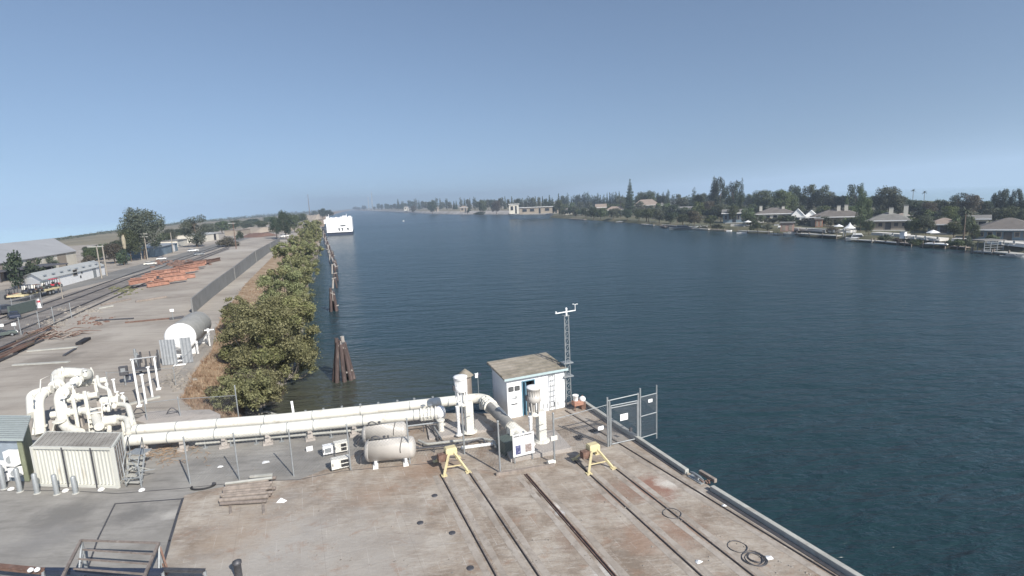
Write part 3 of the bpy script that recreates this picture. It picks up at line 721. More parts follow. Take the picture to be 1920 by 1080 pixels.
# ---- chain link fences
M['wire'] = mat_basic('galvanised_wire', (.30, .31, .32), .5, .1, 5, .3, bmp=0)
def link(mb, a, b, h, gap=.16, z0=.05, w=.0035):
    d = (b-a); L = d.length; d.normalize(); n = int((L+h)/gap)
    for k in range(n):
        for sg in (1, -1):
            x0 = k*gap-(h if sg > 0 else 0); x1 = x0+h
            q0, q1 = max(x0, 0), min(x1, L)
            if q1 <= q0: continue
            za = (q0-x0)/h; zb = (q1-x0)/h
            if sg < 0: za, zb = 1-za, 1-zb
            u = a+d*q0+UZ*(z0+za*(h-z0)); v = a+d*q1+UZ*(z0+zb*(h-z0))
            n_ = Vector((d.y, -d.x, 0))*w
            e = (v-u).normalized().cross(n_.normalized())*w
            mb.add([u+e, u-e*.5+n_, u-e*.5-n_, v+e, v-e*.5+n_, v-e*.5-n_], [(0, 1, 4, 3), (1, 2, 5, 4), (2, 0, 3, 5)])
def fence(pts, h, lb, mesh=True, hs=None, rail=True, name='chain_link_fence', gap=.16, r=.035, mid=False):
    g = [G(*p) for p in pts]; t = thing(name, lb, 'fence', tuple(g[0]))
    for i, p in enumerate(g):
        hh = (hs[i] if hs else h); m = MB(); m.cyl(p, p+UZ*hh, r, n=10); m.lathe(p+UZ*hh, [(r*1.3, 0), (r*1.3, .02), (.005, .06)], 10); m.build('post', M['galv'], t)
    if rail:
        m = MB()
        for a, b in zip(g, g[1:]): m.tube([a+UZ*(h-.05), b+UZ*(h-.05)], .018, 6)
        m.build('top_rail', M['galv'], t)
        if mid:
            m = MB()
            for a, b in zip(g, g[1:]): m.tube([a+UZ*.12, b+UZ*.12], .022, 6)
            m.build('bottom_rail', M['kerb'], t)
    if mesh:
        m = MB()
        for a, b in zip(g, g[1:]): link(m, a, b, h-.05, gap)
        o = m.build('mesh', M['wire'], t)
    return t
fence([(357, 908), (449, 900), (551, 893), (658, 882), (769, 870), (871, 852)], 2.35, 'chain link fence between the tanks and the open quay deck', rail=False, gap=.16)
fence([(871, 852), (938, 887), (1040, 870)], 2.55, 'chain link fence angled around the right pump and its notice board', rail=False, gap=.16, r=.045)
# ground timbers below that fence
o = MB().beam(G(930, 892)+UZ*.07, G(1040, 874)+UZ*.07, .15, .14).build('ground_timber', M['wood'], bevel=.01); tag(finish(o, G(985, 884)), 'long pale timber lying under the notice board fence', 'timber')
o = MB().cyl(G(1027, 873)+UZ*.12, G(1040, 869)+UZ*.12, .12, n=14).build('pipe_offcut', M['cream']); tag(finish(o, G(1033, 871)), 'short pale pipe offcut at the right end of the ground timber', 'pipe')
# small bags hung on the right fence post
b = G(1040, 870); o = MB().box(b+UZ*1.32, (.34, .1, .22), RZC).build('fence_plate', M['cream'], bevel=.01); tag(finish(o, b+UZ*1.2), 'cream plate fixed on the fence post right of the notice board', 'plate')
# ---- notice board
b = G(983, 866); t = thing('notice_board', 'white notice board with dark heading and two photographs before the right pump', 'sign', tuple(b))
tz = HT(b, 812); bz = HT(b, 853)
def npn(x, y, z): return b+CV*x+DV*y+UZ*z
w = 1.12; c = (tz+bz)/2; hh = (tz-bz)
MB().box(npn(0, 0, c), (w, .04, hh), RZC).build('board', M['white'], t)
for s in (-1, 1): MB().beam(npn(s*w*.42, .05, 0), npn(s*w*.42, .05, tz), .05).build('post', M['galv'], t)
m = MB(); rr = random.Random(3); x = -w*.44
for word in (7, 1, 2, 9):                      # the heading is too blurred in the view to read: rows of small strokes
    for k in range(word):
        m.box(npn(x, -.026, tz-.10), (.028, .008, .055), RZC)
        if k % 2: m.box(npn(x+.02, -.026, tz-.10+(.02 if k % 3 else -.02)), (.028, .008, .016), RZC)
        x += .044
    x += .035
m.build('heading', M['glass'], t)
M['photo_blue'] = mat_basic('blue_print', (.10, .11, .25), .5, .5, 9, bmp=0, dirt=(.5, .5, .6), dirt_amt=.4)
M['photo_brown'] = mat_basic('brown_print', (.35, .28, .26), .5, .5, 9, bmp=0, dirt=(.75, .72, .7), dirt_amt=.5)
MB().box(npn(-.30, -.026, bz+hh*.30), (.26, .012, hh*.40), RZC).build('picture', M['photo_blue'], t)
MB().box(npn(.24, -.026, bz+hh*.30), (.32, .012, hh*.34), RZC).build('picture', M['photo_brown'], t)
m = MB()
for k in range(5):
    for s in (-.28, .24): m.box(npn(s, -.025, tz-.22-k*.045), (.36-.05*(k % 2), .006, .008), RZC)
m.build('small_print', M['galv'], t)
# ---- gate at the river edge
g0, g1, g2 = G(1140, 838), G(1197, 825), G(1231, 815)
t = thing('gate', 'chain link gate with dark mesh across the quay beside the river kerb', 'gate', tuple(g0))
for p, yt in ((g0, 745), (g0+CV*.12, 750), (g1, 737), (g1+CV*.12, 728)): MB().cyl(p, p+UZ*HT(p, yt), .045, n=12).build('post', M['galv'], t)
hg = 2.15
a, b = g0+CV*.2, g1-CV*.06
lf = MB(); 
for u, v in (((a+UZ*.1), (a+UZ*hg)), ((b+UZ*.1), (b+UZ*hg)), ((a+UZ*.1), (b+UZ*.1)), ((a+UZ*hg), (b+UZ*hg)), ((a+UZ*(hg-.12)), (b+UZ*(hg-.12)))): lf.tube([u, v], .028, 8)
lf = lf.build('leaf_frame', M['galv'], t)
m = MB(); link(m, a, b, hg, .09, .1, .006); m.build('mesh', M['wire'], lf)
MB().tube([g0+UZ*2.45, g1+UZ*2.5], .03, 8).build('header_rail', M['galv'], t)
MB().box((a+b)/2+UZ*1.45-DV*.05-CV*.05, (.46, .02, .34), RZC).build('sign_plate', M['white'], t)
m = MB(); m.box((a+b)/2+UZ*.7-DV*.05+CV*.35, (.16, .06, .2), RZC); m.build('latch_box', M['steel'], t)
t = thing('fence_wing', 'narrow fence panel reaching from the gate out over the river', 'fence', tuple(g1+CV*.12))
hw = HT(g2, 722)
MB().cyl(g2-UZ*.2, g2+UZ*hw, .035, n=10).build('post', M['galv'], t)
m = MB()
for z in (.08, 1.25, 2.3): m.tube([g1+CV*.12+UZ*z, g2+UZ*z], .028, 8)
m.build('rail', M['galv'], t)
m = MB(); link(m, g1+CV*.14, g2, 2.3, .09, .1, .006); m.build('mesh', M['wire'], t)
MB().box(g1.lerp(g2, .62)+UZ*2.0-DV*.05, (.26, .02, .17), RZC).build('sign_plate', M['white'], t)
t = fence([(1040, 870), (1140, 838)], 2.3, 'low see-through wire fence between notice board corner and gate', mesh=True, hs=[2.3, 2.4], rail=True, gap=.16, r=.03)
b = G(1127, 842); MB().box(b+UZ*1.12, (.32, .02, .2), RZC).build('sign_plate', M['white'], t)
# ---- yellow stands
def stand(f, cx, cy, lb, ang):
    b = G(*f[1]); cen = (G(*f[0])+G(*f[2]))*.5
    t = thing('yellow_stand', lb, 'stand', (cen.x, cen.y, 0), 'yellow rail end stands')
    ft = [G(*q) for q in f]; ft.append(ft[0]+ft[2]-ft[1]+DV*.1)
    gb = (ft[0]+ft[1]+ft[2]+ft[3])/4; z = .84
    top = gb+UZ*z
    m = MB(); m.box(top, (.56, .42, .30), RZC); m.box(top+UZ*.16, (.5, .36, .06), RZC); m.build('head', M['yellow'], t, bevel=.03)
    m = MB(); m.box(top-CV*.42-UZ*.22-DV*.05, (.46, .34, .34), RZC); m.build('counterweight', M['rust'], t, bevel=.02)
    for q in ft:
        d = (q-gb); d.z = 0
        m = MB(); m.beam(q+UZ*.04, top+d*.22-UZ*.05, .09, .09); m.build('leg', M['yellow'], t)
        m = MB(); m.box(q+UZ*.03, (.26, .22, .05), RZC); m.cyl(q+UZ*.05, q+UZ*.10, .05, n=8); m.build('foot', M['yellow'], t)
    m = MB(); m.beam(ft[1].lerp(top, .35), ft[2].lerp(top, .35), .04); m.build('brace', M['yellow'], t)
stand(((817, 866), (833, 893), (878, 886)), 0, 0, 'faded yellow steel stand over the two leftmost quay rails', 0)
stand(((1077, 862), (1104, 889), (1150, 879)), 0, 0, 'faded yellow steel stand between pump plinth and gate', 0)
# ---- orange base with white bucket and ball
b = G(1083, 768); t = thing('winch_base', 'rusty orange winch base by the mast foot at the quay corner', 'winch', tuple(b))
m = MB(); m.box(b+UZ*.42, (.62, .42, .22), RZC); m.box(b+UZ*.55-CV*.1, (.4, .36, .08), RZC); m.build('deck_plate', M['orange'], t, bevel=.02)
for s in (-1, 1): m = MB(); m.beam(b+CV*s*.25-DV*.15, b+CV*s*.15+UZ*.35, .07); m.build('leg', M['rust'], t)
bb = b-CV*.12+UZ*.60; t = thing('bucket', 'white bucket standing on the rusty orange winch base', 'bucket', tuple(bb))
MB().lathe(bb, [(.14, 0), (.17, .30), (.19, .31), (.19, .34), (.16, .34), (.14, .30)], 18).build('body', M['white'], t)
m = MB(); m.tube(arc(bb+CV*.18+UZ*.3, bb-DV*.3+UZ*.28, bb-CV*.18+UZ*.3), .008, 5); m.build('handle', M['galv'], t)
bb = b+CV*.34+UZ*.42; t = thing('mooring_float', 'round white float beside the bucket at the quay corner', 'float', tuple(bb))
MB().lathe(bb, [(.01, 0), (.12, .04), (.19, .12), (.20, .20), (.17, .29), (.09, .35), (.01, .37)], 18).build('ball', M['white'], t)
MB().lathe(bb+UZ*.36, [(.03, 0), (.03, .06), (.01, .07)], 8).build('eye', M['orange'], t)
MB().box(bb-UZ*.2, (.3, .3, .42), RZC).build('stand', M['rust'], t)
# ---- cleat and junk in the kerb gap
b = G(1306, 900); t = thing('mooring_cleat', 'cast mooring cleat with rusty chain in the gap of the river kerb', 'cleat', tuple(b))
m = MB(); m.box(b+UZ*.03, (.3, .8, .05), math.atan2(-.9, .43)+1.57); m.lathe(b+UZ*.05, [(.12, 0), (.09, .06), (.09, .15)], 12); m.build('base', M['galv'], t)
d0 = (G(1340, 918)-G(1290, 885)).normalized(); m = MB(); m.tube([b-d0*.42+UZ*.20, b-d0*.2+UZ*.24, b+d0*.2+UZ*.24, b+d0*.42+UZ*.2], [.03, .055, .055, .03], 10); m.build('horn', M['galv'], t)
m = MB(); r2 = random.Random(5)
for k in range(10):
    q = G(1313+k*2.2, 903+(k % 3)*2)+UZ*.05; m.lathe(q, [(.03, 0), (.06, .03), (.03, .07)], 8, ax=(r2.uniform(-1, 1), r2.uniform(-1, 1), .3))
m.build('chain', M['rust'], t)
b = G(1330, 904); o = MB().beam(G(1312, 888)+UZ*.1, G(1342, 906)+UZ*.1, .16, .18).build('kerb_timber', M['wood'], bevel=.02); tag(finish(o, b), 'pale timber baulk on the river side of the mooring cleat', 'timber')
# ---- wire coils on the deck
def coil(px, py, rads, lb):
    b = G(px, py); t = thing('wire_coil', lb, 'wire', tuple(b), 'loose wire coils on the quay'); rr = random.Random(px)
    for r in rads:
        ox, oy = rr.uniform(-.1, .1), rr.uniform(-.1, .1); n = 36
        m = MB(); m.tube([b+Vector((ox+math.cos(a)*r*rr.uniform(.98, 1.02), oy+math.sin(a)*r*.95, .03+.012*math.sin(3*a+r*9))) for a in [k*2*math.pi/n for k in range(n+1)]], .014, 6); m.build('loop', M['steel'], t)
coil(1385, 1024, (.33,), 'single loop of dark wire on the deck next to the larger coil')
coil(1414, 1048, (.24, .34, .40, .28, .36), 'tangled coil of dark wire loops near the bottom right of the deck')
coil(1262, 962, (.36,), 'faint wire loop by the second rail from the river kerb')
def ringhose(px, py, lb):
    b = G(px, py); t = thing('hose', lb, 'hose', tuple(b))
    m = MB(); m.tube([b+Vector((math.cos(a)*.5, math.sin(a)*.3+(.05*a), .05)) for a in [3.0+k*.28 for k in range(13)]], .045, 8); m.build('tube', M['black'], t)
    m = MB(); m.cyl(b+Vector((.42, .32, 0)), b+Vector((.46, .36, .12)), .09, n=10); m.build('coupling', M['steel'], t)
ringhose(376, 918, 'short curl of black hose at the corner where tan deck meets grey apron')
rr = random.Random(90)
m = MB()
for k in range(160):
    x = rr.uniform(360, 1560); y = rr.uniform(880, 1079)
    if x > 1000: y = max(y, 860+(x-1000)*.42)
    b = G(x, y)+UZ*.012; r = rr.uniform(.02, .06)
    m.add([b+Vector((math.cos(i*1.256)*r*rr.uniform(.6, 1.2), math.sin(i*1.256)*r*rr.uniform(.6, 1.2), 0)) for i in range(5)]+[b+UZ*rr.uniform(.01, .05)], [(i, (i+1) % 5, 5) for i in range(5)])
o = m.build('deck_grit', M['rock']); tag(o, 'scattered small stones and chips lying about the quay deck', 'grit', kind='stuff')
# deck caps
for i, (x, y, lb) in enumerate(((815, 930, 'small dark cap set in the deck left of the leftmost rail, farthest of three'), (848, 1000, 'small dark cap set in the deck left of the leftmost rail, middle of three'), (882, 1066, 'small dark cap set in the deck by the leftmost rail, nearest of three'), (788, 981, 'tiny dark bolt cap in the deck farther left of the rails'))):
    b = G(x, y); o = MB().lathe(b, [(.13, .01), (.13, .03), (.10, .036), (.02, .036)], 16).build('deck_cap', M['steel']); tag(finish(o, b), lb, 'cap', 'caps set in the quay deck')
b = G(448, 1082); o = MB().lathe(b, [(.12, 0), (.12, .5), (.15, .52), (.15, .60), (.04, .66)], 14).build('bollard', M['steel']); tag(finish(o, b), 'small dark bollard cut by the bottom edge of the picture', 'bollard')
# crack and drain covers near the gate
for x, y, lb in ((1113, 808, 'square dark drain cover on the quay between shed and gate'), (1085, 820, 'smaller dark drain cover nearer the plinth corner')):
    b = G(x, y); t = thing('drain_cover', lb, 'cover', tuple(b), 'drain covers by the gate'); MB().box(b+UZ*.02, (.5, .4, .02), RZC).build('frame', M['steel'], t); MB().box(b+UZ*.034, (.4, .3, .02), RZC).build('grid', M['dark'], t)
# ---- rack of rusty pipes on skids
t = thing('pipe_stack', 'stack of rusty grey pipes on two skids, alone on the tan deck', 'stack', tuple(G(465, 945)))
a0, a1 = G(418, 950), G(512, 944); b0, b1 = G(425, 912), G(510, 902)
for x in (433, 495): MB().beam(G(x, 965)+UZ*.03, G(x-4, 905)+UZ*.03, .10, .06).build('skid', M['wood'], t)
rr = random.Random(4)
for k in range(9):
    s = k/8; p = a0.lerp(b0, s)+UZ*(.15+.03*(k % 2)); q = a1.lerp(b1, s)+UZ*(.15+.03*(k % 2)); j = rr.uniform(-.15, .15); d = (q-p).normalized()
    MB().cyl(p+d*j, q+d*(j+rr.uniform(-.2, .1))+Vector((0, rr.uniform(-.06, .06), 0)), rr.uniform(.07, .11), n=10).build('rusty_pipe', M['wood' if k % 2 else 'greyrust'], t)
for k in range(4):
    s = .2+k*.22; p = a0.lerp(b0, s)+UZ*.27; q = a1.lerp(b1, s)+UZ*.27
    MB().cyl(p, q+Vector((0, rr.uniform(-.1, .1), 0)), .07, n=10).build('rusty_pipe', M['kerb' if k == 3 else 'wood'], t)
MB().beam(G(470, 905)+UZ*.3, G(512, 901)+UZ*.3, .1, .1).build('end_block', M['kerb'], t)
b = G(528, 941); m = MB(); m.add([b+Vector(v) for v in ((-.22, -.08, 0), (.15, -.1, 0), (.24, .06, 0), (.02, .2, 0), (-.02, .02, .18), (.1, .05, .09), (-.1, .1, .07))], [(0, 1, 4), (1, 2, 5), (1, 5, 4), (2, 3, 5), (3, 6, 4), (3, 4, 5), (6, 0, 4), (0, 6, 3)])
o = m.build('plastic_bag', M['white']); tag(finish(o, b), 'crumpled white bag on the deck right of the pipe stack', 'bag')
b = G(581, 846); o = MB().box(b+UZ*.14, (.32, .05, .26), RZC).build('marker_plate', M['white'], bevel=.01); tag(finish(o, b), 'small blank white plate standing on the grey apron left of the cabinets', 'plate')
for x, y, w_, lb in ((498, 868, .3, 'pale rag lying on the apron below the middle of the pipes'), (413, 876, .2, 'thin pale scrap on the apron left of the pale rag'), (1310, 1055, .16, 'small white scrap beside the fifth quay rail'), (1443, 1048, .22, 'small white scrap beside the tangled wire coil'), (1357, 950, .14, 'white scrap between river kerb and outermost rail')):
    b = G(x, y); r3 = random.Random(x); pts = [b+Vector((math.cos(a)*w_*r3.uniform(.5, 1), math.sin(a)*w_*r3.uniform(.4, .9), r3.uniform(.015, .06))) for a in [k*1.05 for k in range(6)]]
    m = MB(); m.add(pts+[b+UZ*.09], [(i, (i+1) % 6, 6) for i in range(6)]); o = m.build('scrap', M['white']); tag(finish(o, b), lb, 'scrap', 'pale scraps littering the quay')
# ---- steel stair frame at the bottom left
zt = 1.25
T = [G(152, 1013, zt), G(298, 1018, zt), G(262, 1100, zt), G(112, 1092, zt)]
t = thing('platform', 'rusty open steel platform frame at the bottom left of the picture', 'platform', (T[0].x, T[0].y, 0))
for a, b, w in ((T[0], T[1], .07), (T[1], T[2], .10), (T[3], T[0], .10)): MB().beam(a, b, w*.8).build('edge_beam', M['greyrust'], t)
for y in (1034, 1054, 1074):
    s = (y-1013)/87; a = T[0].lerp(T[3], s)+CV*.18; b = T[1].lerp(T[2], s)-CV*.02; MB().beam(a-UZ*.06, b-UZ*.06, .045).build('rung', M['greyrust'], t)
for p in T[:2]:
    MB().beam(Vector((p.x, p.y, 0)), p, .08).build('leg', M['galv'], t)
    m = MB(); q = Vector((p.x, p.y, 0))+SE*1.0; m.beam(p-UZ*.1, q, .05); m.beam(p-UZ*.5+SE*.1, q+SE*.5, .05); m.build('brace', M['galv'], t)
m = MB(); m.beam(T[1]+UZ*-.1, G(316, 1075, .3), .06); m.beam(G(296, 1030, .8), G(312, 1078, .2), .05); m.build('brace', M['rust'], t)
def dbeam(a, b, z, w, h, lb, mat):
    p, q = G(*a, z), G(*b, z); bb = p.copy(); bb.z = 0
    t = thing('steel_beam', lb, 'beam', tuple(bb)); MB().beam(p, q, w, h).build('web', M[mat], t); MB().beam(p+UZ*h/2, q+UZ*h/2, w*1.6, .02).build('upper_flange', M[mat], t); MB().beam(Vector((q.x, q.y, 0)), q, .08).build('leg', M['galv'], t)
dbeam((-60, 1058), (80, 1072), .9, .12, .14, 'rust red steel beam running off the left bottom corner', 'rust')
dbeam((70, 1071), (305, 1073), .8, .10, .16, 'dark blue grey steel beam low across the foot of the rusty frame', 'navy')
dbeam((302, 1069), (384, 1071), .8, .08, .10, 'short dark steel rail right of the rusty platform frame', 'steel')
m = MB(); b = G(58, 1072, 1.0)
for k in range(2): m.lathe(b+Vector((k*.22, 0, 0)), [(.02, 0), (.08, .03), (.09, .09), (.03, .14)], 10)
o = m.build('pale_lamp_pair', M['white']); tag(finish(o, b), 'pair of small white round fittings on the rust red beam at bottom left', 'fitting')
# ================================================================ pipe manifold, container and yard fittings
def fl(mb, p, d, r, w=.06): flange(mb, p, d, r, w)
# ---- container
cb = G(74, 911); ce = G(222, 915); cd = (ce-cb).normalized(); cn = Vector((-cd.y, cd.x, 0)); cl = (ce-cb).length; chh = HT(cb, 837); crz = math.atan2(cd.y, cd.x)
cnv = G(213, 810, chh)-G(194, 838, chh); cw = cnv.length; cn = cnv.normalized()
def cpn(x, y, z): return cb+cd*x+cn*y+UZ*z
def cbox(m, x, y, z, sx, sy, sz): return m.box(cpn(x, y, z), (sx, sy, sz), ax=(cd, cn, UZ))
t = thing('shipping_container', 'short cream corrugated container with rusty ribbed roof behind the bollards', 'container', tuple(cb))
M['cont'] = mat_basic('container_cream', (.57, .57, .52), .6, .10, 1.5, dirt=(.33, .27, .19), dirt_amt=.12, streak=True)
def corr(mb, p0, p1, h0, h1, nrm, dep=.05, per=.2):
    d = (p1-p0); L = d.length; d.normalize(); n = max(2, int(L/per)); vs = []
    for k in range(n*4+1):
        x = L*k/(n*4); o = (0, dep, dep, 0)[k % 4]
        vs += [p0+d*x+nrm*o+UZ*h0, p0+d*x+nrm*o+UZ*h1]
    mb.add(vs, [(2*i, 2*i+2, 2*i+3, 2*i+1) for i in range(n*4)])
m = MB(); corr(m, cpn(0, .03, 0), cpn(cl, .03, 0), .12, chh-.1, cn, .055, .19); m.build('side_panel', M['cont'], t)
m = MB(); corr(m, cpn(.03, 0, 0), cpn(.03, cw, 0), .12, chh-.1, cd, .055, .19); m.build('end_panel', M['cont'], t)
m = MB(); corr(m, cpn(0, cw-.03, 0), cpn(cl, cw-.03, 0), .12, chh-.1, -cn, .055, .19); m.build('side_panel', M['cont'], t)
M['croof'] = mat_ground('rust_streaked_roof', (.20, .185, .165), (.30, .285, .26), (.40, .385, .35), .6, 2.5, ((6, .5, 1), (0, 0, -crz)))
m = MB(); cbox(m, cl/2, cw/2, chh-.03, cl-.1, cw-.1, .06)
rf = m.build('roof', M['croof'], t); m = MB()
k = .15
while k < cl-.1: cbox(m, k, cw/2, chh+.012, .07, cw-.15, .03); k += .24
m.build('roof_rib', M['croof'], rf)
m = MB()
for z in (.06, chh-.05):
    for y in (0, cw): m.box(cpn(cl/2, y, z), (cl, .09, .12), crz)
    for x in (0, cl): cbox(m, x, cw/2, z+.001, .09, cw, .12)
for x in (0, cl):
    for y in (0, cw): m.box(cpn(x, y, chh/2), (.12, .12, chh+.02), crz)
m.build('frame', M['cont'], t)
for x in (cl*.38, cl*.74): MB().box(cpn(x, -.055, chh/2), (.07, .03, chh-.02), crz).build('strap_seam', M['steel'], t)
m = MB(); cbox(m, cl-.01, cw*.5, chh/2, .05, cw-.1, chh-.2); dr = m.build('end_door', M['wood'], t)
for y in [cw*q for q in (.12, .32, .52, .72, .9)]: MB().cyl(cpn(cl+.05, y, .15), cpn(cl+.05, y, chh-.1), .025, n=8).build('lock_bar', M['galv'], dr)
for z in (.5, 1.1, 1.7): cbox(MB(), cl+.035, cw*.5, z, .03, cw-.2, .09).build('door_batten', M['wood'], dr)
# steps at its end
t = thing('steel_steps', 'grey steel steps and cluttered landing at the right end of the container', 'steps', tuple(cpn(cl+.3, 1.2, 0)))
for k in range(5): MB().box(cpn(cl+.75, .35+k*.30, .18+k*.17), (.75, .26, .05), crz).build('tread', M['kerb'], t)
m = MB()
for x in (.36, 1.14): m.beam(cpn(cl+x, .2, .05), cpn(cl+x, 1.75, .95), .06, .12)
m.build('stringer', M['galv'], t)
for x in (.36, 1.14):
    m = MB(); m.tube([cpn(cl+x, .2, .05), cpn(cl+x, .2, 1.05), cpn(cl+x, 1.75, 1.85), cpn(cl+x, 1.75, .9)], .022, 6); m.build('handrail', M['galv'], t)
MB().box(cpn(cl+.75, 2.05, .95), (.9, .6, .05), crz).build('landing', M['galv'], t)
m = MB(); m.beam(cpn(cl+.3, .0, .45), cpn(cl+1.25, .15, .5), .05); m.beam(cpn(cl+1.2, .1, 0), cpn(cl+1.2, .1, 1.1), .04); m.build('front_rail', M['galv'], t)
t = thing('scrap_pile', 'heap of thin galvanised rods and fittings on the steps by the container', 'scrap', tuple(cpn(cl+.9, 1.0, .4)))
rr = random.Random(9)
for k in range(16):
    p = cpn(cl+.6+rr.uniform(0, .6), .3+rr.uniform(0, 1.4), .45+rr.uniform(0, .5)); MB().beam(p, p+Vector((rr.uniform(-.5, .5), rr.uniform(-.5, .5), rr.uniform(-.2, .4))), .03).build('rod', M['galv' if k % 2 else 'kerb'], t)
# ---- green-grey shed at the left edge
s0 = G(52, 905); sl_ = 2.4
t = thing('metal_shed', 'small shed with pale ribbed roof cut by the left edge, air units on its wall', 'shed', tuple(s0))
sh = HT(s0, 825)
sn = (G(62, 778, sh)-G(42, 821, sh)).normalized()
def spn(x, y, z): return s0-cd*x+sn*y+UZ*z
m = MB(); m.box(spn(1.7, 1.35, sh/2-.03), (3.4, 2.4, sh-.06), ax=(cd, sn, UZ)); m.build('wall', mat_basic('blue_grey_wall', (.30, .35, .40), .7, .15, 2, dirt=(.2, .2, .2), dirt_amt=.2), t)
m = MB(); m.box(spn(-.06, 1.3, sh/2), (.10, 2.5, sh-.1), ax=(cd, sn, UZ)); m.box(spn(.02, .1, sh/2), (.22, .08, sh-.1), crz); m.build('corner_trim', mat_basic('olive_trim', (.22, .24, .16), .7, .2, 3), t)
m = MB(); m.hexa([spn(3.7, -.15, sh), spn(-.25, -.15, sh), spn(-.25, 2.9, sh+.25), spn(3.7, 2.9, sh+.25), spn(3.7, -.15, sh+.08), spn(-.25, -.15, sh+.08), spn(-.25, 2.9, sh+.33), spn(3.7, 2.9, sh+.33)])
rf = m.build('roof', mat_basic('pale_green_sheet', (.38, .43, .42), .5, .1, 2), t); m = MB()
for k in range(12): y = 0+k*.24; z = sh+.09+.25*(y+.15)/3.05; m.box(spn(1.72, y, z+.012), (3.9, .04, .03), crz)
m.build('roof_rib', M['galv'], rf)
for x, z, w, hgt in ((.55, 1.35, .55, .75), (.50, .65, .5, .45), (1.25, .9, .45, .5), (1.3, .3, .4, .4)):
    o = MB().box(spn(x, -.2, z), (w, .3, hgt), crz).build('air_unit', M['white'], t, bevel=.02)
    m = MB(); m.cyl(spn(x, -.36, z), spn(x, -.37, z), min(w, hgt)*.36, n=16); m.build('fan_grille', M['galv'], o)
# ---- bollards
for i, ((x, y), yt, lb) in enumerate(zip(((8, 917), (38, 922), (70, 925), (107, 927), (142, 925)), (872, 878, 888, 890, 893),
        ('grey bollard cut by the left edge, leftmost of the five by the container', 'grey bollard standing before the blue grey shed wall', 'grey bollard in front of the left corner of the cream container',
         'grey bollard in front of the container, left of its first dark seam', 'rightmost grey bollard, in front of the container near its first dark seam'))):
    b = G(x, y); hb = max(.75, HT(b, yt)); t = thing('bollard', lb, 'bollard', tuple(b), 'bollards guarding the container')
    MB().lathe(b, [(.10, 0), (.10, hb-.05), (.07, hb), (.01, hb+.02)], 14).build('post', M['galv'], t)
    MB().lathe(b, [(.15, .006), (.15, .03), (.10, .04)], 14).build('base_ring', M['kerb'], t)
for x, y, lb in ((21, 918, 'white lump of stone between the two leftmost bollards'), (123, 921, 'white lump of stone between the two rightmost bollards'), (190, 919, 'white lump of stone under the second container seam'), (266, 920, 'white lump of stone below the container steps')):
    b = G(x, y); rr = random.Random(x); m = MB(); m.lathe(b, [(.13, 0), (.15, .04), (.10, .09), (.02, .12)], 7); o = m.build('stone', M['white']); tag(finish(o, b), lb, 'stone', 'pale stones by the bollards')
# ---- manifold. points by photograph place and height
def Q(x, y, z): return G(x, y, z)
def big(name, pts, r, rad=.7, lb=None, n=20): return MB().tube(rnd(pts, rad), r, n).build(name, M['cream'], mt)
mb0 = Q(130, 810, 0)
mt = thing('pipe_manifold', 'tangle of large cream pipes, valves and posts behind the container', 'pipes', tuple(mb0))
R1 = .27
a1 = [Q(74, 812, .15), Q(70, 752, 1.9), Q(112, 722, 2.15), Q(125, 704, 2.3), Q(168, 703, 2.35)]
big('riser_pipe', [Q(76, 815, .1), Q(71, 745, 2.05), Q(113, 718, 2.2)], R1, .6)
big('riser_pipe', [Q(150, 812, .35), Q(120, 800, .5), Q(109, 738, 2.1), Q(149, 712, 2.3)], R1, .6)
big('outer_bend', [Q(60, 778, 1.2), Q(57, 738, 2.1), Q(98, 730, 2.2)], .24, .5)
big('header_pipe', [Q(108, 722, 2.2), Q(108, 700, 2.5), Q(128, 699, 2.55), Q(166, 702, 2.5)], .36, .5)
MB().lathe(Q(166, 702, 2.5), [(.36, -.3), (.36, .0), (.30, .12), (.16, .2), (.02, .23)], 20, CV).build('end_cap', M['kerb'], mt)
for p, q in ((Q(76, 800, .5), UZ), (Q(111, 790, .9), UZ), (Q(102, 724, 2.2), DV), (Q(116, 706, 2.45), CV), (Q(140, 700, 2.52), CV), (Q(80, 738, 2.1), DV), (Q(118, 735, 2.15), DV), (Q(142, 716, 2.3), DV)):
    m = MB(); fl(m, p, q, .38 if q is CV else .33, .08); m.build('flange', M['cream'], mt)
# horizontal stubs between the risers and the posts
for i, (y0, z) in enumerate(((772, 1.1), (744, 1.5), (716, 1.8))):
    x0 = 96+i*16; big('cross_pipe', [Q(x0, y0+6, z), Q(x0+72, y0-4, z)], .20, .3, n=16)
    for k in (.25, .5, .75): m = MB(); fl(m, Q(x0, y0+6, z).lerp(Q(x0+72, y0-4, z), k), CV, .29, .09); m.build('flange', M['cream'], mt)
    m = MB(); c = Q(x0+28, y0+1, z); m.lathe(c-UZ*.25, [(.24, 0), (.28, .25), (.22, .45), (.10, .5), (.10, .75)], 14); m.build('valve', M['cream'], mt)
    m = MB(); m.cyl(c+UZ*.5, c+UZ*.95, .03, n=8); m.lathe(c+UZ*.9, [(.17, 0), (.19, .02), (.17, .04)], 16); m.build('handwheel', M['white'], mt)
# tall channel posts
for (x0, y0, x1, y1) in ((150, 815, 132, 746), (173, 812, 150, 733), (190, 778, 172, 717), (235, 815, 222, 790)):
    b = Q(x0, y0, 0); h = HT(b, y1); m = MB(); m.box(b+UZ*h/2, (.17, .03, h), RZC); m.box(b+UZ*h/2-CV*.07-DV*.05, (.03, .10, h), RZC); m.box(b+UZ*h/2+CV*.07-DV*.05, (.03, .10, h), RZC); m.build('channel_post', M['cream'], mt)
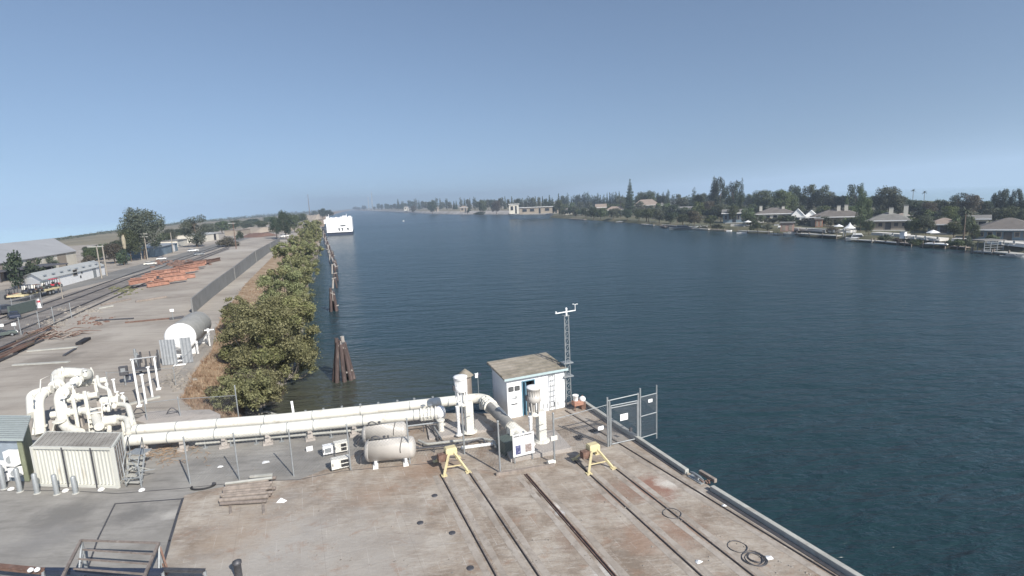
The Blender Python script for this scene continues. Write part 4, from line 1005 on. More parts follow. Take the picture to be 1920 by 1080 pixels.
# valve group at the right of the manifold
for pts, r in (([Q(192, 752, 1.4), Q(222, 750, 1.4)], .26), ([Q(196, 789, .9), Q(222, 786, .9)], .27), ([Q(208, 744, 1.7), Q(204, 730, 2.0), Q(186, 724, 2.1), Q(182, 706, 2.4)], .10),
               ([Q(222, 783, .95), Q(238, 785, 1.0), Q(242, 812, .75)], .15), ([Q(222, 758, 1.3), Q(240, 760, 1.4), Q(250, 795, .85)], .15), ([Q(186, 800, .8), Q(178, 775, 1.0), Q(160, 770, 1.1)], .24), ([Q(205, 808, .4), Q(205, 796, .6), Q(190, 806, .4)], .12)):
    big('branch_pipe', pts, r, .35, n=16)
for p in (Q(222, 751, 1.4), Q(236, 753, 1.4), Q(198, 789, .9), Q(216, 787, .9), Q(242, 808, .75), Q(250, 793, .85)):
    m = MB(); fl(m, p, CV if p.y > 28.4 else UZ, .30 if p.y > 28.4 else .22, .08); m.build('flange', M['cream'], mt)
for (x, y, z, s) in ((204, 765, 1.25, 1), (214, 760, 1.35, .9), (196, 766, 1.2, .8), (220, 742, 1.6, .8), (230, 744, 1.6, .8), (160, 702, 2.6, .8), (145, 710, 2.5, .9)):
    c = Q(x, y, z); m = MB(); m.lathe(c-UZ*.2*s, [(.12*s, 0), (.17*s, .12*s), (.13*s, .28*s), (.05*s, .32*s), (.05*s, .5*s)], 12); m.build('valve', M['cream'], mt)
    m = MB(); m.lathe(c+UZ*.28*s, [(.14*s, 0), (.16*s, .02), (.14*s, .04)], 14); m.build('handwheel', M['white'], mt)
MB().cyl(Q(237, 757, 1.35), Q(241, 756, 1.35), .19, n=18).build('dark_plug', M['dark'], mt)
for x0, y0, y1 in ((122, 720, 684), (175, 715, 686), (62, 760, 738), (207, 760, 712)):
    b = Q(x0, y0, 1.9); m = MB(); b2 = b+UZ*max(.5, (y0-y1)*.033); m.cyl(b, b2, .045, n=10); m.box(b.lerp(b2, .8), (.16, .12, .14), RZC); m.build('vent_pipe', M['cream'], mt)
m = MB(); m.tube([Q(74, 748, 2.0), Q(76, 712, 2.9), Q(97, 702, 3.0), Q(102, 728, 2.3)], .035, 8); m.build('vent_loop', M['cream'], mt)
m = MB(); m.beam(Q(98, 812, .0), Q(107, 785, .9), .10); m.build('strut', M['cream'], mt)
m = MB(); m.beam(Q(62, 815, .0), Q(66, 785, .9), .10); m.build('strut', M['cream'], mt)
for p in (Q(96, 780, 1.0), Q(148, 770, 1.0), Q(186, 745, 1.3)): MB().box((p.x, p.y, p.z/2-.12), (.25, .35, p.z-.25), RZC).build('pipe_stand', M['concrete'], mt)
tl = thing('rung_ladder', 'short cream ladder of wide steps inside the pipe manifold', 'ladder', tuple(Q(182, 815, 0)))
for k in range(6): MB().box(Q(181, 815, 0)+DV*(k*.10)+UZ*(.25+k*.24), (.62, .16, .05), RZC).build('step', M['cream'], tl)
for s in (-1, 1): MB().beam(Q(181, 815, 0)+CV*s*.33, Q(181, 815, 0)+CV*s*.33+DV*.6+UZ*1.7, .05).build('side_rail', M['cream'], tl)
# flat slab with manholes behind the pipes
o = MB().prism([G(255, 800), G(283, 782), G(395, 779), G(415, 788), G(415, 800), G(300, 812)], .42).build('concrete_block', M['concrete'], bevel=.04); fixnormals(o); tag(finish(o, G(330, 790)), 'long low pale concrete block just behind the left end of the twin pipes', 'block')
for x, lb in ((325, 'steel arch handle on the pale concrete block, left'), (262, 'dark steel bracket on the pale concrete block near the manifold')):
    b = G(x, 787)+UZ*.42; t = thing('arch_bracket', lb, 'bracket', tuple(b)); MB().tube(arc(b-CV*.3, b+UZ*.7, b+CV*.3), .03, 8).build('arch', M['steel'], t); MB().beam(b-CV*.35, b+CV*.35, .06).build('foot_bar', M['steel'], t)
# ---- low fence beside the dry bank with diagonal braces
fence([(278, 800), (340, 792), (448, 785)], 1.55, 'low chain link fence between the yard and the dry grass bank', gap=.14, hs=[1.6, 1.6, 2.1])
fence([(205, 735), (330, 725), (405, 640)], 1.5, 'faint wire fence around the white tank yard', gap=.3, r=.025)
# ---- white tank
ta = G(343, 668, 0); r = 1.25; zc = 1.75
ax = (G(398, 622)-G(345, 672)).normalized()
t = thing('storage_tank', 'big horizontal white tank with grey weathered top, standing by the dry bank', 'tank', tuple(ta))
c0 = ta+UZ*zc; TL = 6.0
m = MB(); m.lathe(c0, [(r, .0), (r, TL), (r*.96, TL+.12), (r*.7, TL+.3), (.05, TL+.42)], 36, ax); m.build('shell', mat_basic('weathered_grey_shell', (.36, .35, .32), .6, .18, 1.2, dirt=(.2, .18, .15), dirt_amt=.3), t)
m = MB(); m.lathe(c0, [(.05, -.30), (r*.6, -.24), (r*.9, -.12), (r+.02, .02), (r+.02, .10)], 36, ax); m.build('front_head', M['white'], t)
for k in (.12, .8):
    q = c0+ax*TL*k; m = MB(); m.box((q.x, q.y, .4), (1.9, .35, .8), math.atan2(ax.y, ax.x)-math.pi/2); m.build('saddle', M['white'], t)
MB().tube(arc(c0-ax*.32-UZ*.6-CV*.6, c0-ax*.34-UZ*1.0, c0-ax*.30-UZ*1.1+CV*.4), .02, 5).build('hose', M['steel'], t)
m = MB(); q = c0+CV*1.2+UZ*-.5; m.cyl(q, q-UZ*1.2, .10, n=10); m.build('side_pipe', M['white'], t)
m = MB(); q = c0+ax*TL*.45+CV*1.6-UZ*.6; m.cyl(q, q+UZ*.6, .12, n=10); m.cyl(q+UZ*.45-CV*.3, q+UZ*.45+CV*.5, .07, n=8); m.box(q-UZ*.55, (.12, .12, 1.1), RZC); m.build('side_valve', M['white'], t)
M['corr'] = mat_basic('grey_corrugated_sheet', (.36, .38, .40), .5, .15, 3, .2)
for (x0, x1, y0, yt, lb) in ((305, 334, 686, 638, 'tall grey corrugated sheet left of the white tank end'), (343, 363, 682, 634, 'tall grey corrugated sheet in front of the white tank end')):
    p, q = G(x0, y0), G(x1, y0-2); h = HT(p, yt); t = thing('corrugated_sheet', lb, 'panel', tuple(p), 'corrugated sheets by the white tank')
    d = (q-p).normalized(); n_ = Vector((-d.y, d.x, 0)); m = MB(); corr(m, p, q, .05, h, n_, .05, .22); o = m.build('sheet', M['corr'], t); sd = o.modifiers.new('s', 'SOLIDIFY'); sd.thickness = .01
    MB().beam(p+UZ*h*.3+n_*.06, q+UZ*h*.3+n_*.06, .05).build('batten', M['galv'], t); MB().beam(p+UZ*h*.8+n_*.06, q+UZ*h*.8+n_*.06, .05).build('batten', M['galv'], t)
t = thing('tank_steps', 'low white steps between the two corrugated sheets', 'steps', tuple(G(336, 684)))
for k in range(3): MB().box(G(338, 686-k*5)+UZ*(.1+k*.14), (.9, .35, .08), RZC).build('tread', M['white'], t)
# posts and pipe gantry by the tank
t = thing('pipe_gantry', 'white gantry of tall thin posts joined by a pipe left of the corrugated sheets', 'gantry', tuple(G(262, 765)))
tops = []
for x, y, yt in ((262, 762, 674), (298, 730, 669)):
    b = G(x, y); h = HT(b, yt); tops.append(b+UZ*h); MB().cyl(b, b+UZ*h, .07, n=10).build('post', M['white'], t); MB().box(b+UZ*.05, (.3, .3, .1), RZC).build('foot', M['white'], t)
MB().cyl(tops[0]-(tops[1]-tops[0])*.06, tops[1]+(tops[1]-tops[0])*.1, .05, n=8).build('top_pipe', M['white'], t)
for x, y, yt, lb in ((274, 757, 703, 'short white post right of the near gantry post'), (286, 744, 689, 'white post between the two gantry posts'), (216, 735, 712, 'cream post with side arm behind the manifold valves')):
    b = G(x, y); h = HT(b, yt); t = thing('white_post', lb, 'post', tuple(b), 'white posts by the gantry'); MB().cyl(b, b+UZ*h, .07, n=10).build('post', M['white'], t); m = MB(); m.lathe(b+UZ*h, [(.13, 0), (.13, .05), (.02, .07)], 10); m.build('cap', M['white'], t)
for x, y, yt, lb, mt_ in ((236, 722, 688, 'dark square sign box on a post left of the gantry', 'steel'), (243, 716, 703, 'dark blue box on a post close to the dark sign box', 'navy')):
    b = G(x, y); h = HT(b, yt); t = thing('equipment_box', lb, 'box', tuple(b)); MB().cyl(b, b+UZ*h, .06, n=8).build('post', M['galv'], t); MB().box(b+UZ*(h-.3), (.55, .25, .7), RZC).build('case', M[mt_], t, bevel=.02); MB().box(b+UZ*(h-.22)-DV*.13, (.3, .02, .3), RZC).build('screen', M['galv'], t)
# pump clutter below the gantry and the tank
rr = random.Random(21)
t = thing('valve_cluster', 'dark clutter of small pipes and valves under the gantry', 'pipes', tuple(G(272, 700)))
for k in range(14):
    p = G(255+rr.uniform(0, 45), 680+rr.uniform(0, 20)); MB().cyl(p, p+UZ*rr.uniform(.6, 1.6), rr.uniform(.04, .1), n=8).build('pipe', M[rr.choice(['steel', 'galv', 'steel'])], t)
MB().box(G(276, 702)+UZ*.5, (1.6, .5, .2), RZC).build('tray', M['steel'], t)
def rubble(name, cx, cy, wx, wy, n, s, mat, lb, cat, seed=1, z=0, flat=.5):
    rr = random.Random(seed); m = MB()
    for k in range(n):
        p = G(cx+rr.gauss(0, wx), cy+rr.gauss(0, wy), z); r = s*rr.uniform(.4, 1.3)
        pts = [p+Vector((math.cos(a)*r*rr.uniform(.6, 1.1), math.sin(a)*r*rr.uniform(.6, 1.1), 0)) for a in [i*1.256 for i in range(5)]]
        top = [q.lerp(p, rr.uniform(.2, .5))+UZ*r*flat*rr.uniform(.5, 1.2) for q in pts]
        m.add(pts+top, [(0, 1, 2, 3, 4), (5, 6, 7, 8, 9)]+[(i, (i+1) % 5, 5+(i+1) % 5, 5+i) for i in range(5)])
    o = m.build(name, mat); fixnormals(o); b = G(cx, cy, z); tag(finish(o, b), lb, cat, kind='stuff'); return o
rubble('rubble', 330, 712, 14, 9, 90, .22, M['rock'], 'loose brush and rubble below the corrugated sheets', 'rubble', 3)
# two dark tall beams of shade wall by the tank path: kerb of the yard road
t = None
for a, b, lb in (((232, 762), (300, 745), 'pale patch of low kerb left of the gantry foot'),):
    o = MB().beam(G(*a)+UZ*.06, G(*b)+UZ*.06, .25, .12).build('kerb_stone', M['kerb']); tag(finish(o, G(*a)), lb, 'kerb')
# white signs on thin posts in the far yard
for x, y, yt, lb in ((325, 600, 578, 'small blank white sign on a post in the open yard beyond the tank'), (30, 627, 604, 'small blank white sign on the wire fence near the left edge'), (6, 625, 611, 'tiny white sign plate at the very left edge by the tracks')):
    b = G(x, y); h = max(1.2, HT(b, yt)); t = thing('sign_post', lb, 'sign', tuple(b), 'blank white signs in the yard'); MB().cyl(b, b+UZ*h, .04, n=6).build('post', M['galv'], t); MB().box(b+UZ*(h-.25)-DV*.06, (.42, .04, .32), RZC).build('plate', M['white'], t)

rr = random.Random(33); m = MB()
for k in range(230):
    p = G(300+rr.gauss(0, 42), 846+rr.gauss(0, 12))+UZ*.02; a = rr.uniform(0, 6.28); L_ = rr.uniform(.15, .5)
    m.tube([p, p+Vector((math.cos(a)*L_*.5, math.sin(a)*L_*.5, rr.uniform(.03, .12))), p+Vector((math.cos(a+.4)*L_, math.sin(a+.4)*L_, .03))], .012, 4)
o = m.build('dry_weeds', mat_basic('straw_weed', (.36, .26, .18), .95, .35, 6)); tag(finish(o, G(300, 846)), 'dead tan weeds and twigs on the apron between steps and low rail', 'weeds', kind='stuff')
# ================================================================ trees and shrubs
def leafmesh(name, blobs, n, size, seed, mat, droop=0, aspect=.6, shell=.55, jit=.06):
    rr = random.Random(seed); vs = []; fs = []
    wts = [b[3]*b[4]*b[5] for b in blobs]; tot = sum(wts)
    for b, w in zip(blobs, wts):
        for _ in range(max(6, int(n*w/tot))):
            u = rr.uniform(-1, 1); a = rr.uniform(0, 6.283); s = math.sqrt(1-u*u); d = Vector((s*math.cos(a), s*math.sin(a), u))
            q = shell+(1-shell)*rr.random()**.6 if rr.random() < .85 else rr.random()
            q *= 1+rr.gauss(0, jit)
            c = Vector((b[0]+d.x*b[3]*q, b[1]+d.y*b[4]*q, b[2]+d.z*b[5]*q))
            nrm = (d+Vector((rr.gauss(0, .5), rr.gauss(0, .5), rr.gauss(0, .5)+.25))).normalized()
            t1 = nrm.cross(Vector((rr.gauss(0, 1), rr.gauss(0, 1), rr.gauss(0, 1)))).normalized(); t1 = (t1-UZ*droop).normalized(); t2 = nrm.cross(t1).normalized()
            z = size*rr.uniform(.55, 1.35); o = len(vs)
            vs += [c-t1*z*.5, c+t2*z*aspect*.5, c+t1*z*.5+nrm*z*.12, c-t2*z*aspect*.5]
            fs.append((o, o+1, o+2, o+3))
    me = bpy.data.meshes.new(name); me.from_pydata([tuple(v) for v in vs], [], fs); me.materials.append(mat); me.update(); return me
def trunkmesh(name, h, r, branches, mat, seed=0, lean=.03):
    rr = random.Random(seed); m = MB(); p = [Vector((0, 0, -.02)), Vector((0, 0, h*.08))]; rs = [r*1.35, r]
    for k in range(1, 6):
        p.append(Vector((rr.gauss(0, lean)*h*.5, rr.gauss(0, lean)*h*.5, h*(.08+.92*k/5)))); rs.append(r*(1-.8*k/5))
    m.tube(p, rs, 8)
    for k in range(branches):
        i = rr.randint(2, 4); b = p[i].lerp(p[i+1], rr.random()); a = rr.uniform(0, 6.28); L = h*rr.uniform(.2, .42)
        q = b+Vector((math.cos(a)*L*.7, math.sin(a)*L*.7, L*.75)); mid = b.lerp(q, .5)+UZ*L*.05
        m.tube([b, mid, q], [r*.42, r*.26, r*.08], 6)
    me = bpy.data.meshes.new(name); me.from_pydata(m.v, [], m.f); me.polygons.foreach_set('use_smooth', m.m); me.materials.append(mat); me.update(); return me
ML = {
 'dark': mat_leaf('dark_foliage', (.025, .038, .026), (.055, .075, .045), (.105, .13, .075), .35),
 'mid': mat_leaf('mid_foliage', (.04, .054, .03), (.09, .115, .06), (.165, .195, .10), .35),
 'light': mat_leaf('bright_foliage', (.05, .07, .028), (.115, .145, .06), (.20, .235, .11), .35),
 'grey': mat_leaf('grey_green_foliage', (.05, .058, .042), (.10, .115, .08), (.175, .185, .135), .35),
 'olive': mat_leaf('olive_shrub_foliage', (.09, .095, .045), (.205, .21, .10), (.36, .36, .19), .9),
 'autumn': mat_leaf('yellowing_foliage', (.075, .075, .03), (.175, .17, .075), (.31, .29, .14), .9),
 'brown': mat_leaf('rust_brown_foliage', (.05, .045, .034), (.105, .09, .066), (.165, .145, .11), .5)}
# prototypes in unit size: 1 m tall, crown about 1 m wide; scaled per tree
def blobs_round(seed, n=26, z0=.36, rz=.44, rx=.44):
    rr = random.Random(seed); out = [(0, 0, z0+rz*.45, rx*.7, rx*.7, rz*.75)]
    for k in range(n):
        a = rr.uniform(0, 6.28); u = rr.uniform(-.85, .95); s = math.sqrt(1-u*u)*rx*rr.uniform(.6, .85); b = rr.uniform(.08, .17)
        out.append((math.cos(a)*s, math.sin(a)*s, z0+rz*.4+u*rz*.75, b, b, b*.85))
    return out
def blobs_tall(seed, n=26):
    rr = random.Random(seed); out = []
    for k in range(n):
        z = .14+.79*k/(n-1); w = .34*math.sin(math.pi*min(1, (z-.1)*1.0))+.05; a = rr.uniform(0, 6.28); s = w*rr.uniform(.3, .8); b = rr.uniform(.08, .15)
        out.append((math.cos(a)*s, math.sin(a)*s, z, b*1.1, b*1.1, b))
    return out
def blobs_conifer(seed, layers=11):
    rr = random.Random(seed); out = []
    for k in range(layers):
        z = .14+.80*k/(layers-1); w = .46*(1-(z-.1)/.93)+.03
        for j in range(5 if k < layers-2 else 3):
            a = j*1.26+k*.9+rr.uniform(-.3, .3); s = w*rr.uniform(.45, .75); out.append((math.cos(a)*s, math.sin(a)*s, z-.01, w*.42+.012, w*.42+.012, .040))
    out += [(0, 0, .2+.1*j, .30*(1-j*.11), .30*(1-j*.11), .07) for j in range(8)]
    out.append((0, 0, .95, .03, .03, .06)); return out
def blobs_column(seed):
    rr = random.Random(seed); return [(rr.uniform(-.04, .04)*3, rr.uniform(-.04, .04)*3, .1+.85*k/11, .36*math.sin(math.pi*(.12+.80*k/11))+.06, .36*math.sin(math.pi*(.12+.80*k/11))+.06, .07) for k in range(12)]
def blobs_bush(seed, n=12):
    rr = random.Random(seed); out = []
    for k in range(n):
        a = rr.uniform(0, 6.28); s = rr.uniform(0, .38); b = rr.uniform(.14, .24); out.append((math.cos(a)*s, math.sin(a)*s, max(.12, .5-s*.6)*rr.uniform(.5, 1.3), b, b, b*.9))
    return out
BL = {'round': blobs_round, 'tall': blobs_tall, 'conifer': blobs_conifer, 'column': blobs_column, 'bush': blobs_bush}
PROTO = {}
def proto(kind, tone, seed, fine=1.0):
    key = (kind, tone, seed, fine)
    if key not in PROTO:
        n = int({'round': 3600, 'tall': 3200, 'conifer': 3200, 'column': 1800, 'bush': 1300}[kind]*fine); sz = {'round': .050, 'tall': .048, 'conifer': .05, 'column': .055, 'bush': .085}[kind]/fine**.5
        cm = leafmesh('crown', BL[kind](seed), n, sz, seed, ML[tone], droop=.5 if kind in ('tall',) else 0, shell=.5)
        tm = trunkmesh('trunk', {'round': .75, 'tall': .85, 'conifer': .95, 'column': .8, 'bush': .4}[kind], .022 if kind != 'bush' else .03, {'round': 8, 'tall': 8, 'conifer': 0, 'column': 0, 'bush': 6}[kind], M['trunk'], seed)
        PROTO[key] = (cm, tm)
    return PROTO[key]
NAMES = {'round': 'broadleaf_tree', 'tall': 'eucalyptus_tree', 'conifer': 'conifer_tree', 'column': 'cypress_tree', 'bush': 'shrub', 'palm': 'palm_tree'}
TREES = []
def plant(px, yb, yt, wpx, kind, tone, lb, z=-1.0, group=None, seed=None, fine=1.0):
    b = G(px, yb, z); dep = DEP(b); h = max(.8, HT(b, yt)); w = wpx*dep/FPX
    # keep the crown centred on px although the eye's tilt leans uprights
    xt = PJ(b+UZ*h*.6)[0]; b = G(px-(xt-px), yb, z)
    sd = (seed if seed is not None else len(TREES)) % 3+1
    cm, tm = proto(kind, tone, sd, fine)
    o = thing(NAMES[kind], lb, 'shrub' if kind == 'bush' else 'tree', tuple(b), group)
    for nm, me in (('foliage' if kind == 'bush' else 'crown', cm), ('stem' if kind == 'bush' else 'trunk', tm)):
        c = bpy.data.objects.new(nm, me); COL.objects.link(c); c.parent = o
    kx = {'round': 1.0, 'tall': 1.35, 'conifer': 1.0, 'column': 1.15, 'bush': 1.0}[kind]
    hz = {'round': .97, 'tall': .98, 'conifer': 1.0, 'column': 1.0, 'bush': 1.25}[kind]
    o.scale = (w*kx, w*kx, h*hz); o.rotation_euler = (0, 0, (len(TREES)*2.399) % 6.28)
    TREES.append(o); return o
# palms
def palm(px, yb, yt, wpx, lb, z=-1.0, skirt=False, tone='grey', group=None):
    b = G(px, yb, z); h = HT(b, yt); w = wpx*DEP(b)/FPX; xt = PJ(b+UZ*h)[0]; b = G(px-(xt-px), yb, z)
    t = thing('palm_tree', lb, 'tree', tuple(b), group)
    MB().tube([b, b+UZ*h*.5+CV*.03*h*.1, b+UZ*(h-w*.35)], [w*.06, w*.045, w*.04], 8).build('trunk', M['trunk'], t)
    m = MB(); rr = random.Random(int(px)); top = b+UZ*(h-w*.35)
    for k in range(26):
        a = k*2.399; el = rr.uniform(-.5, 1.2); L = w*.55
        d = Vector((math.cos(a)*math.cos(el), math.sin(a)*math.cos(el), math.sin(el))); s = d.cross(UZ).normalized(); prev = top
        for j in range(1, 4):
            p = top+d*L*j/3-UZ*(L*.35*(j/3)**2); wd = w*.07*(1.3-j/3.2)
            m.add([prev-s*wd, p-s*wd*.8-UZ*wd*.4, p, prev], [(0, 1, 2, 3)]); m.add([prev+s*wd, p+s*wd*.8-UZ*wd*.4, p, prev], [(3, 2, 1, 0)]); prev = p
    m.build('fronds', ML[tone], t)
    if skirt: MB().lathe(b, [(w*.12, h*.45), (w*.20, h*.5), (w*.22, h*.75), (w*.16, h-w*.3)], 12).build('dead_frond_skirt', mat_basic('dead_fronds', (.34, .30, .22), .95, .3, 3, streak=True), t)
    return t
# ---- near left bank: large shrubs (fine leaves)
def shrub(px, yb, yt, wpx, lb, z, tone='olive', n=26000, leaf=.17, seed=1, dx=0, mix=None, flat=1.0):
    b = G(px, yb, z); dep = DEP(b); h = HT(b, yt); w = wpx*dep/FPX; b = G(px-(PJ(b+UZ*h*.5)[0]-px), yb, z)
    t = thing('bank_shrub', lb, 'shrub', tuple(b)); rr = random.Random(seed); bl = []
    for k in range(85):
        a = rr.uniform(0, 6.28); s = w*.5*math.sqrt(rr.random())*.88; zz = rr.uniform(.10, .88)*h*(1-.30*(s/(w*.5))**2); r = w*rr.uniform(.05, .12)
        bl.append((math.cos(a)*s, math.sin(a)*s*flat, zz, r, r, r*.8))
    me = leafmesh('foliage', bl, n, leaf, seed, ML[tone], shell=.25, aspect=.62, jit=.32); o = bpy.data.objects.new('foliage', me); COL.objects.link(o); o.parent = t
    if mix:
        me = leafmesh('yellow_foliage', [bl[i] for i in range(0, 85, 6)], n//7, leaf, seed+9, ML[mix], shell=.85); o = bpy.data.objects.new('yellow_foliage', me); COL.objects.link(o); o.parent = t
    m = MB()
    for k in range(16):
        q = bl[k*3]; c = b+Vector(q[:3]); s0 = b+Vector((rr.uniform(-.3, .3)*w*.2, rr.uniform(-.3, .3)*w*.2, -.1)); m.tube([s0, s0.lerp(c, .5)+Vector((rr.uniform(-.2, .2), rr.uniform(-.2, .2), -.1*h)), c], [.09, .06, .02], 6)
    m.build('stem', M['barkpale'], t)
    return t
# ================================================================ left bank plants, rocks, wall, pilings, ship
S = [
 (504, 690, 545, 186, 'largest olive green shrub tree leaning over the water, nearest the twin pipes', -.9, 'olive', 42000, .21, 1, 'autumn'),
 (545, 705, 625, 88, 'low spreading branch clump reaching over the water right of the largest shrub', -1.9, 'olive', 9000, .17, 2, None),
 (450, 756, 692, 108, 'low dull green scrub on the dry bank below the largest shrub', -.6, 'olive', 10000, .17, 3, 'brown'),
 (492, 756, 690, 92, 'brownish green scrub above the rocks beside the murky shallows', -1.3, 'olive', 9000, .17, 4, 'brown'),
 (442, 628, 545, 54, 'olive shrub at the left foot of the largest shrub tree, beside the white tank', -.4, 'olive', 8000, .19, 5, None),
 (524, 592, 484, 88, 'olive green shrub tree just behind the largest one', -.9, 'olive', 14000, .24, 6, 'autumn'),
 (556, 575, 462, 66, 'shrub tree standing right at the water behind the largest one', -1.6, 'olive', 9000, .24, 7, None),
 (538, 530, 437, 50, 'yellow tinged shrub tree beside the grey wall, mid bank', -.8, 'olive', 9000, .30, 8, 'autumn'),
 (574, 522, 430, 46, 'bright shrub tree at the water mid bank', -1.5, 'olive', 9000, .30, 9, 'autumn'),
 (560, 490, 422, 36, 'rounded shrub where the grey wall ends', -.8, 'olive', 6000, .38, 10, None),
 (587, 484, 412, 32, 'shrub tree at the water opposite the double pilings', -1.6, 'olive', 6000, .38, 11, 'autumn'),
 (577, 458, 402, 34, 'darker shrub tree near the far end of the left bank row', -.8, 'olive', 5000, .5, 12, None),
 (592, 450, 404, 26, 'last bright shrub by the waterside hut and ship', -1.6, 'olive', 4000, .5, 13, None),
]
for (px, yb, yt, w, lb, z, tone, n, leaf, sd, mixt) in S: shrub(px, yb, yt, w, lb, z, tone, int(n*1.7), leaf*.78, sd, mix=mixt)
# dry grass and riprap
rr = random.Random(12); m = MB()
for k in range(5200):
    i = rr.randint(0, 5); s = rr.random()**1.3; t_ = rr.random()
    a = A3[i].lerp(A3[i+1], t_); b = B3[i].lerp(B3[i+1], t_); p = a.lerp(b, s*.85); p.z = -2.55*((s*.85)**1.3)
    h = rr.uniform(.12, .42); an = rr.uniform(0, 6.28); d = Vector((math.cos(an), math.sin(an), 0)); l = Vector((rr.gauss(0, .12), rr.gauss(0, .12), h))
    for j in range(3): q = p+Vector((rr.gauss(0, .08), rr.gauss(0, .08), -.05)); m.add([q-d*.025, q+d*.025, q+l*rr.uniform(.7, 1.2)], [(0, 1, 2)])
o = m.build('dry_grass', mat_leaf('dry_grass_blade', (.20, .13, .08), (.33, .235, .15), (.46, .37, .26), .8, .2)); tag(o, 'tan dry grass covering the near left bank', 'grass', kind='stuff')
m = MB(); rr = random.Random(8)
for k in range(1100):
    i = rr.randint(0, 8) if k % 3 else rr.randint(0, 2); t_ = rr.random(); a = A3[i].lerp(A3[i+1], t_); b = B3[i].lerp(B3[i+1], t_); s = 1-abs(rr.gauss(0, .10)); p = a.lerp(b, s); p.z = a.z+(b.z-a.z)*min(1, s)**1.3
    r = rr.uniform(.10, .34)*(1+i*.1); n = 6
    pts = [p+Vector((math.cos(j*1.047)*r*rr.uniform(.6, 1.1), math.sin(j*1.047)*r*rr.uniform(.6, 1.1), -.1)) for j in range(n)]; tp = [q.lerp(p, rr.uniform(.2, .5))+UZ*(r*rr.uniform(.4, .9)+.1) for q in pts]
    m.add(pts+tp, [tuple(range(6)), tuple(range(6, 12))]+[(j, (j+1) % 6, 6+(j+1) % 6, 6+j) for j in range(6)])
o = m.build('riprap', M['rock']); fixnormals(o); tag(o, 'grey stone riprap at the waterline of the left bank', 'rocks', kind='stuff')
# floating timber below the pipes
o = MB().tube([G(478, 776, -2.45), G(500, 773, -2.42), G(520, 779, -2.45)], .12, 8).build('drift_log', M['kerb']); tag(finish(o, G(500, 775, -2.5)), 'pale drift log in the shallows behind the twin pipes', 'log')
# ---- long grey wall
wa = [(362, 588, 560), (398, 557, 531), (440, 524, 501), (480, 492, 471), (525, 458, 446)]
t = thing('boundary_wall', 'long low grey wall running from the white tank along the top of the left bank', 'wall', tuple(G(362, 588)))
M['wall'] = mat_basic('grey_wall_sheet', (.20, .20, .195), .85, .15, .5, dirt=(.13, .13, .12), dirt_amt=.3)
for (x0, y0, t0), (x1, y1, t1) in zip(wa, wa[1:]):
    p, q = G(x0, y0), G(x1, y1); h0, h1 = HT(p, t0), HT(q, t1); d = (q-p).normalized(); s = Vector((-d.y, d.x, 0))*.1
    MB().hexa([p-s, q-s, q+s, p+s, p-s+UZ*h0, q-s+UZ*h1, q+s+UZ*h1, p+s+UZ*h0]).build('wall_panel', M['wall'], t)
    n = int((q-p).length/30)
    for k in range(n): r = p.lerp(q, k/n); s2 = Vector((d.y, -d.x, 0)); MB().box(r+s2*.14+UZ*(h0+(h1-h0)*k/n)/2, (.12, .14, h0+(h1-h0)*k/n+.04), math.atan2(d.y, d.x)).build('buttress', M['wall'], t)
# ---- pilings
def dolphin(px, yb, yt, n, lb, spread=.55, seed=1, cap=False, group=None, pale=False):
    b = G(px, yb, -2.5); h = HT(b, yt); t = thing('piling_cluster', lb, 'pilings', tuple(b-UZ*1.0), group); rr = random.Random(seed)
    for k in range(n):
        a = k*6.283/n+rr.uniform(-.3, .3)+.5; f = b+Vector((math.cos(a)*spread*rr.uniform(.8, 1.2), math.sin(a)*spread*rr.uniform(.8, 1.2), -1.0)); tp = b+Vector((math.cos(a)*.22*spread/.6, math.sin(a)*.22*spread/.6, h*rr.uniform(.78, 1.02)))
        m = MB(); m.tube([f, f.lerp(tp, .5), tp], [.21, .19, .17], 9); o = m.build('pile', M['piling'] if not (k == 1 and pale) else M['pigeon'], t)
    if n > 2:
        m = MB(); c = b+UZ*h*.80; m.lathe(c, [(.36, 0), (.38, .03), (.38, .14), (.36, .17)], 14); m.build('cable_wrap', M['steel'], t)
        m = MB(); m.beam(b+CV*.35-DV*.35+UZ*h*.72, b-CV*.3-DV*.3+UZ*h*.82, .10); m.beam(b-DV*.34+UZ*h*.45, b-DV*.34+UZ*h*.9, .16, .08); m.build('brace', M['pigeon'], t)
        m = MB(); m.beam(b+CV*.2-DV*.45+UZ*.75, b+CV*.75-DV*.3+UZ*.85, .12); m.build('waler', M['pigeon'], t)
    else: MB().beam(b-CV*.4+UZ*h*.9, b+CV*.4+UZ*h*.95, .14).build('cap_beam', M['pigeon'], t)
    return t
dolphin(645, 712, 630, 8, 'nearest tall cluster of dark leaning timber pilings standing in the river', .85, 1, pale=True)
dolphin(626, 583, 540, 5, 'second cluster of dark timber pilings up the river, slimmer than the nearest', .6, 2)
chain = [(628, 540, 520), (630, 527, 511), (626, 513, 495), (629, 505, 486), (621, 492, 476), (624, 484, 468), (618, 474, 458), (615, 466, 450), (612, 458, 443), (610, 451, 437), (608, 446, 432), (606, 441, 424)]
names = ['third', 'fourth', 'fifth', 'sixth', 'seventh', 'eighth', 'ninth', 'tenth', 'eleventh', 'twelfth', 'thirteenth', 'last']
for k, (x, y, yt) in enumerate(chain): dolphin(x, y, yt, 2 if k not in (3, 5) else 4, '%s piling group counting up the river towards the white ship' % names[k], .5, 10+k, pale=k % 2 == 0, group='line of old pilings up the river')
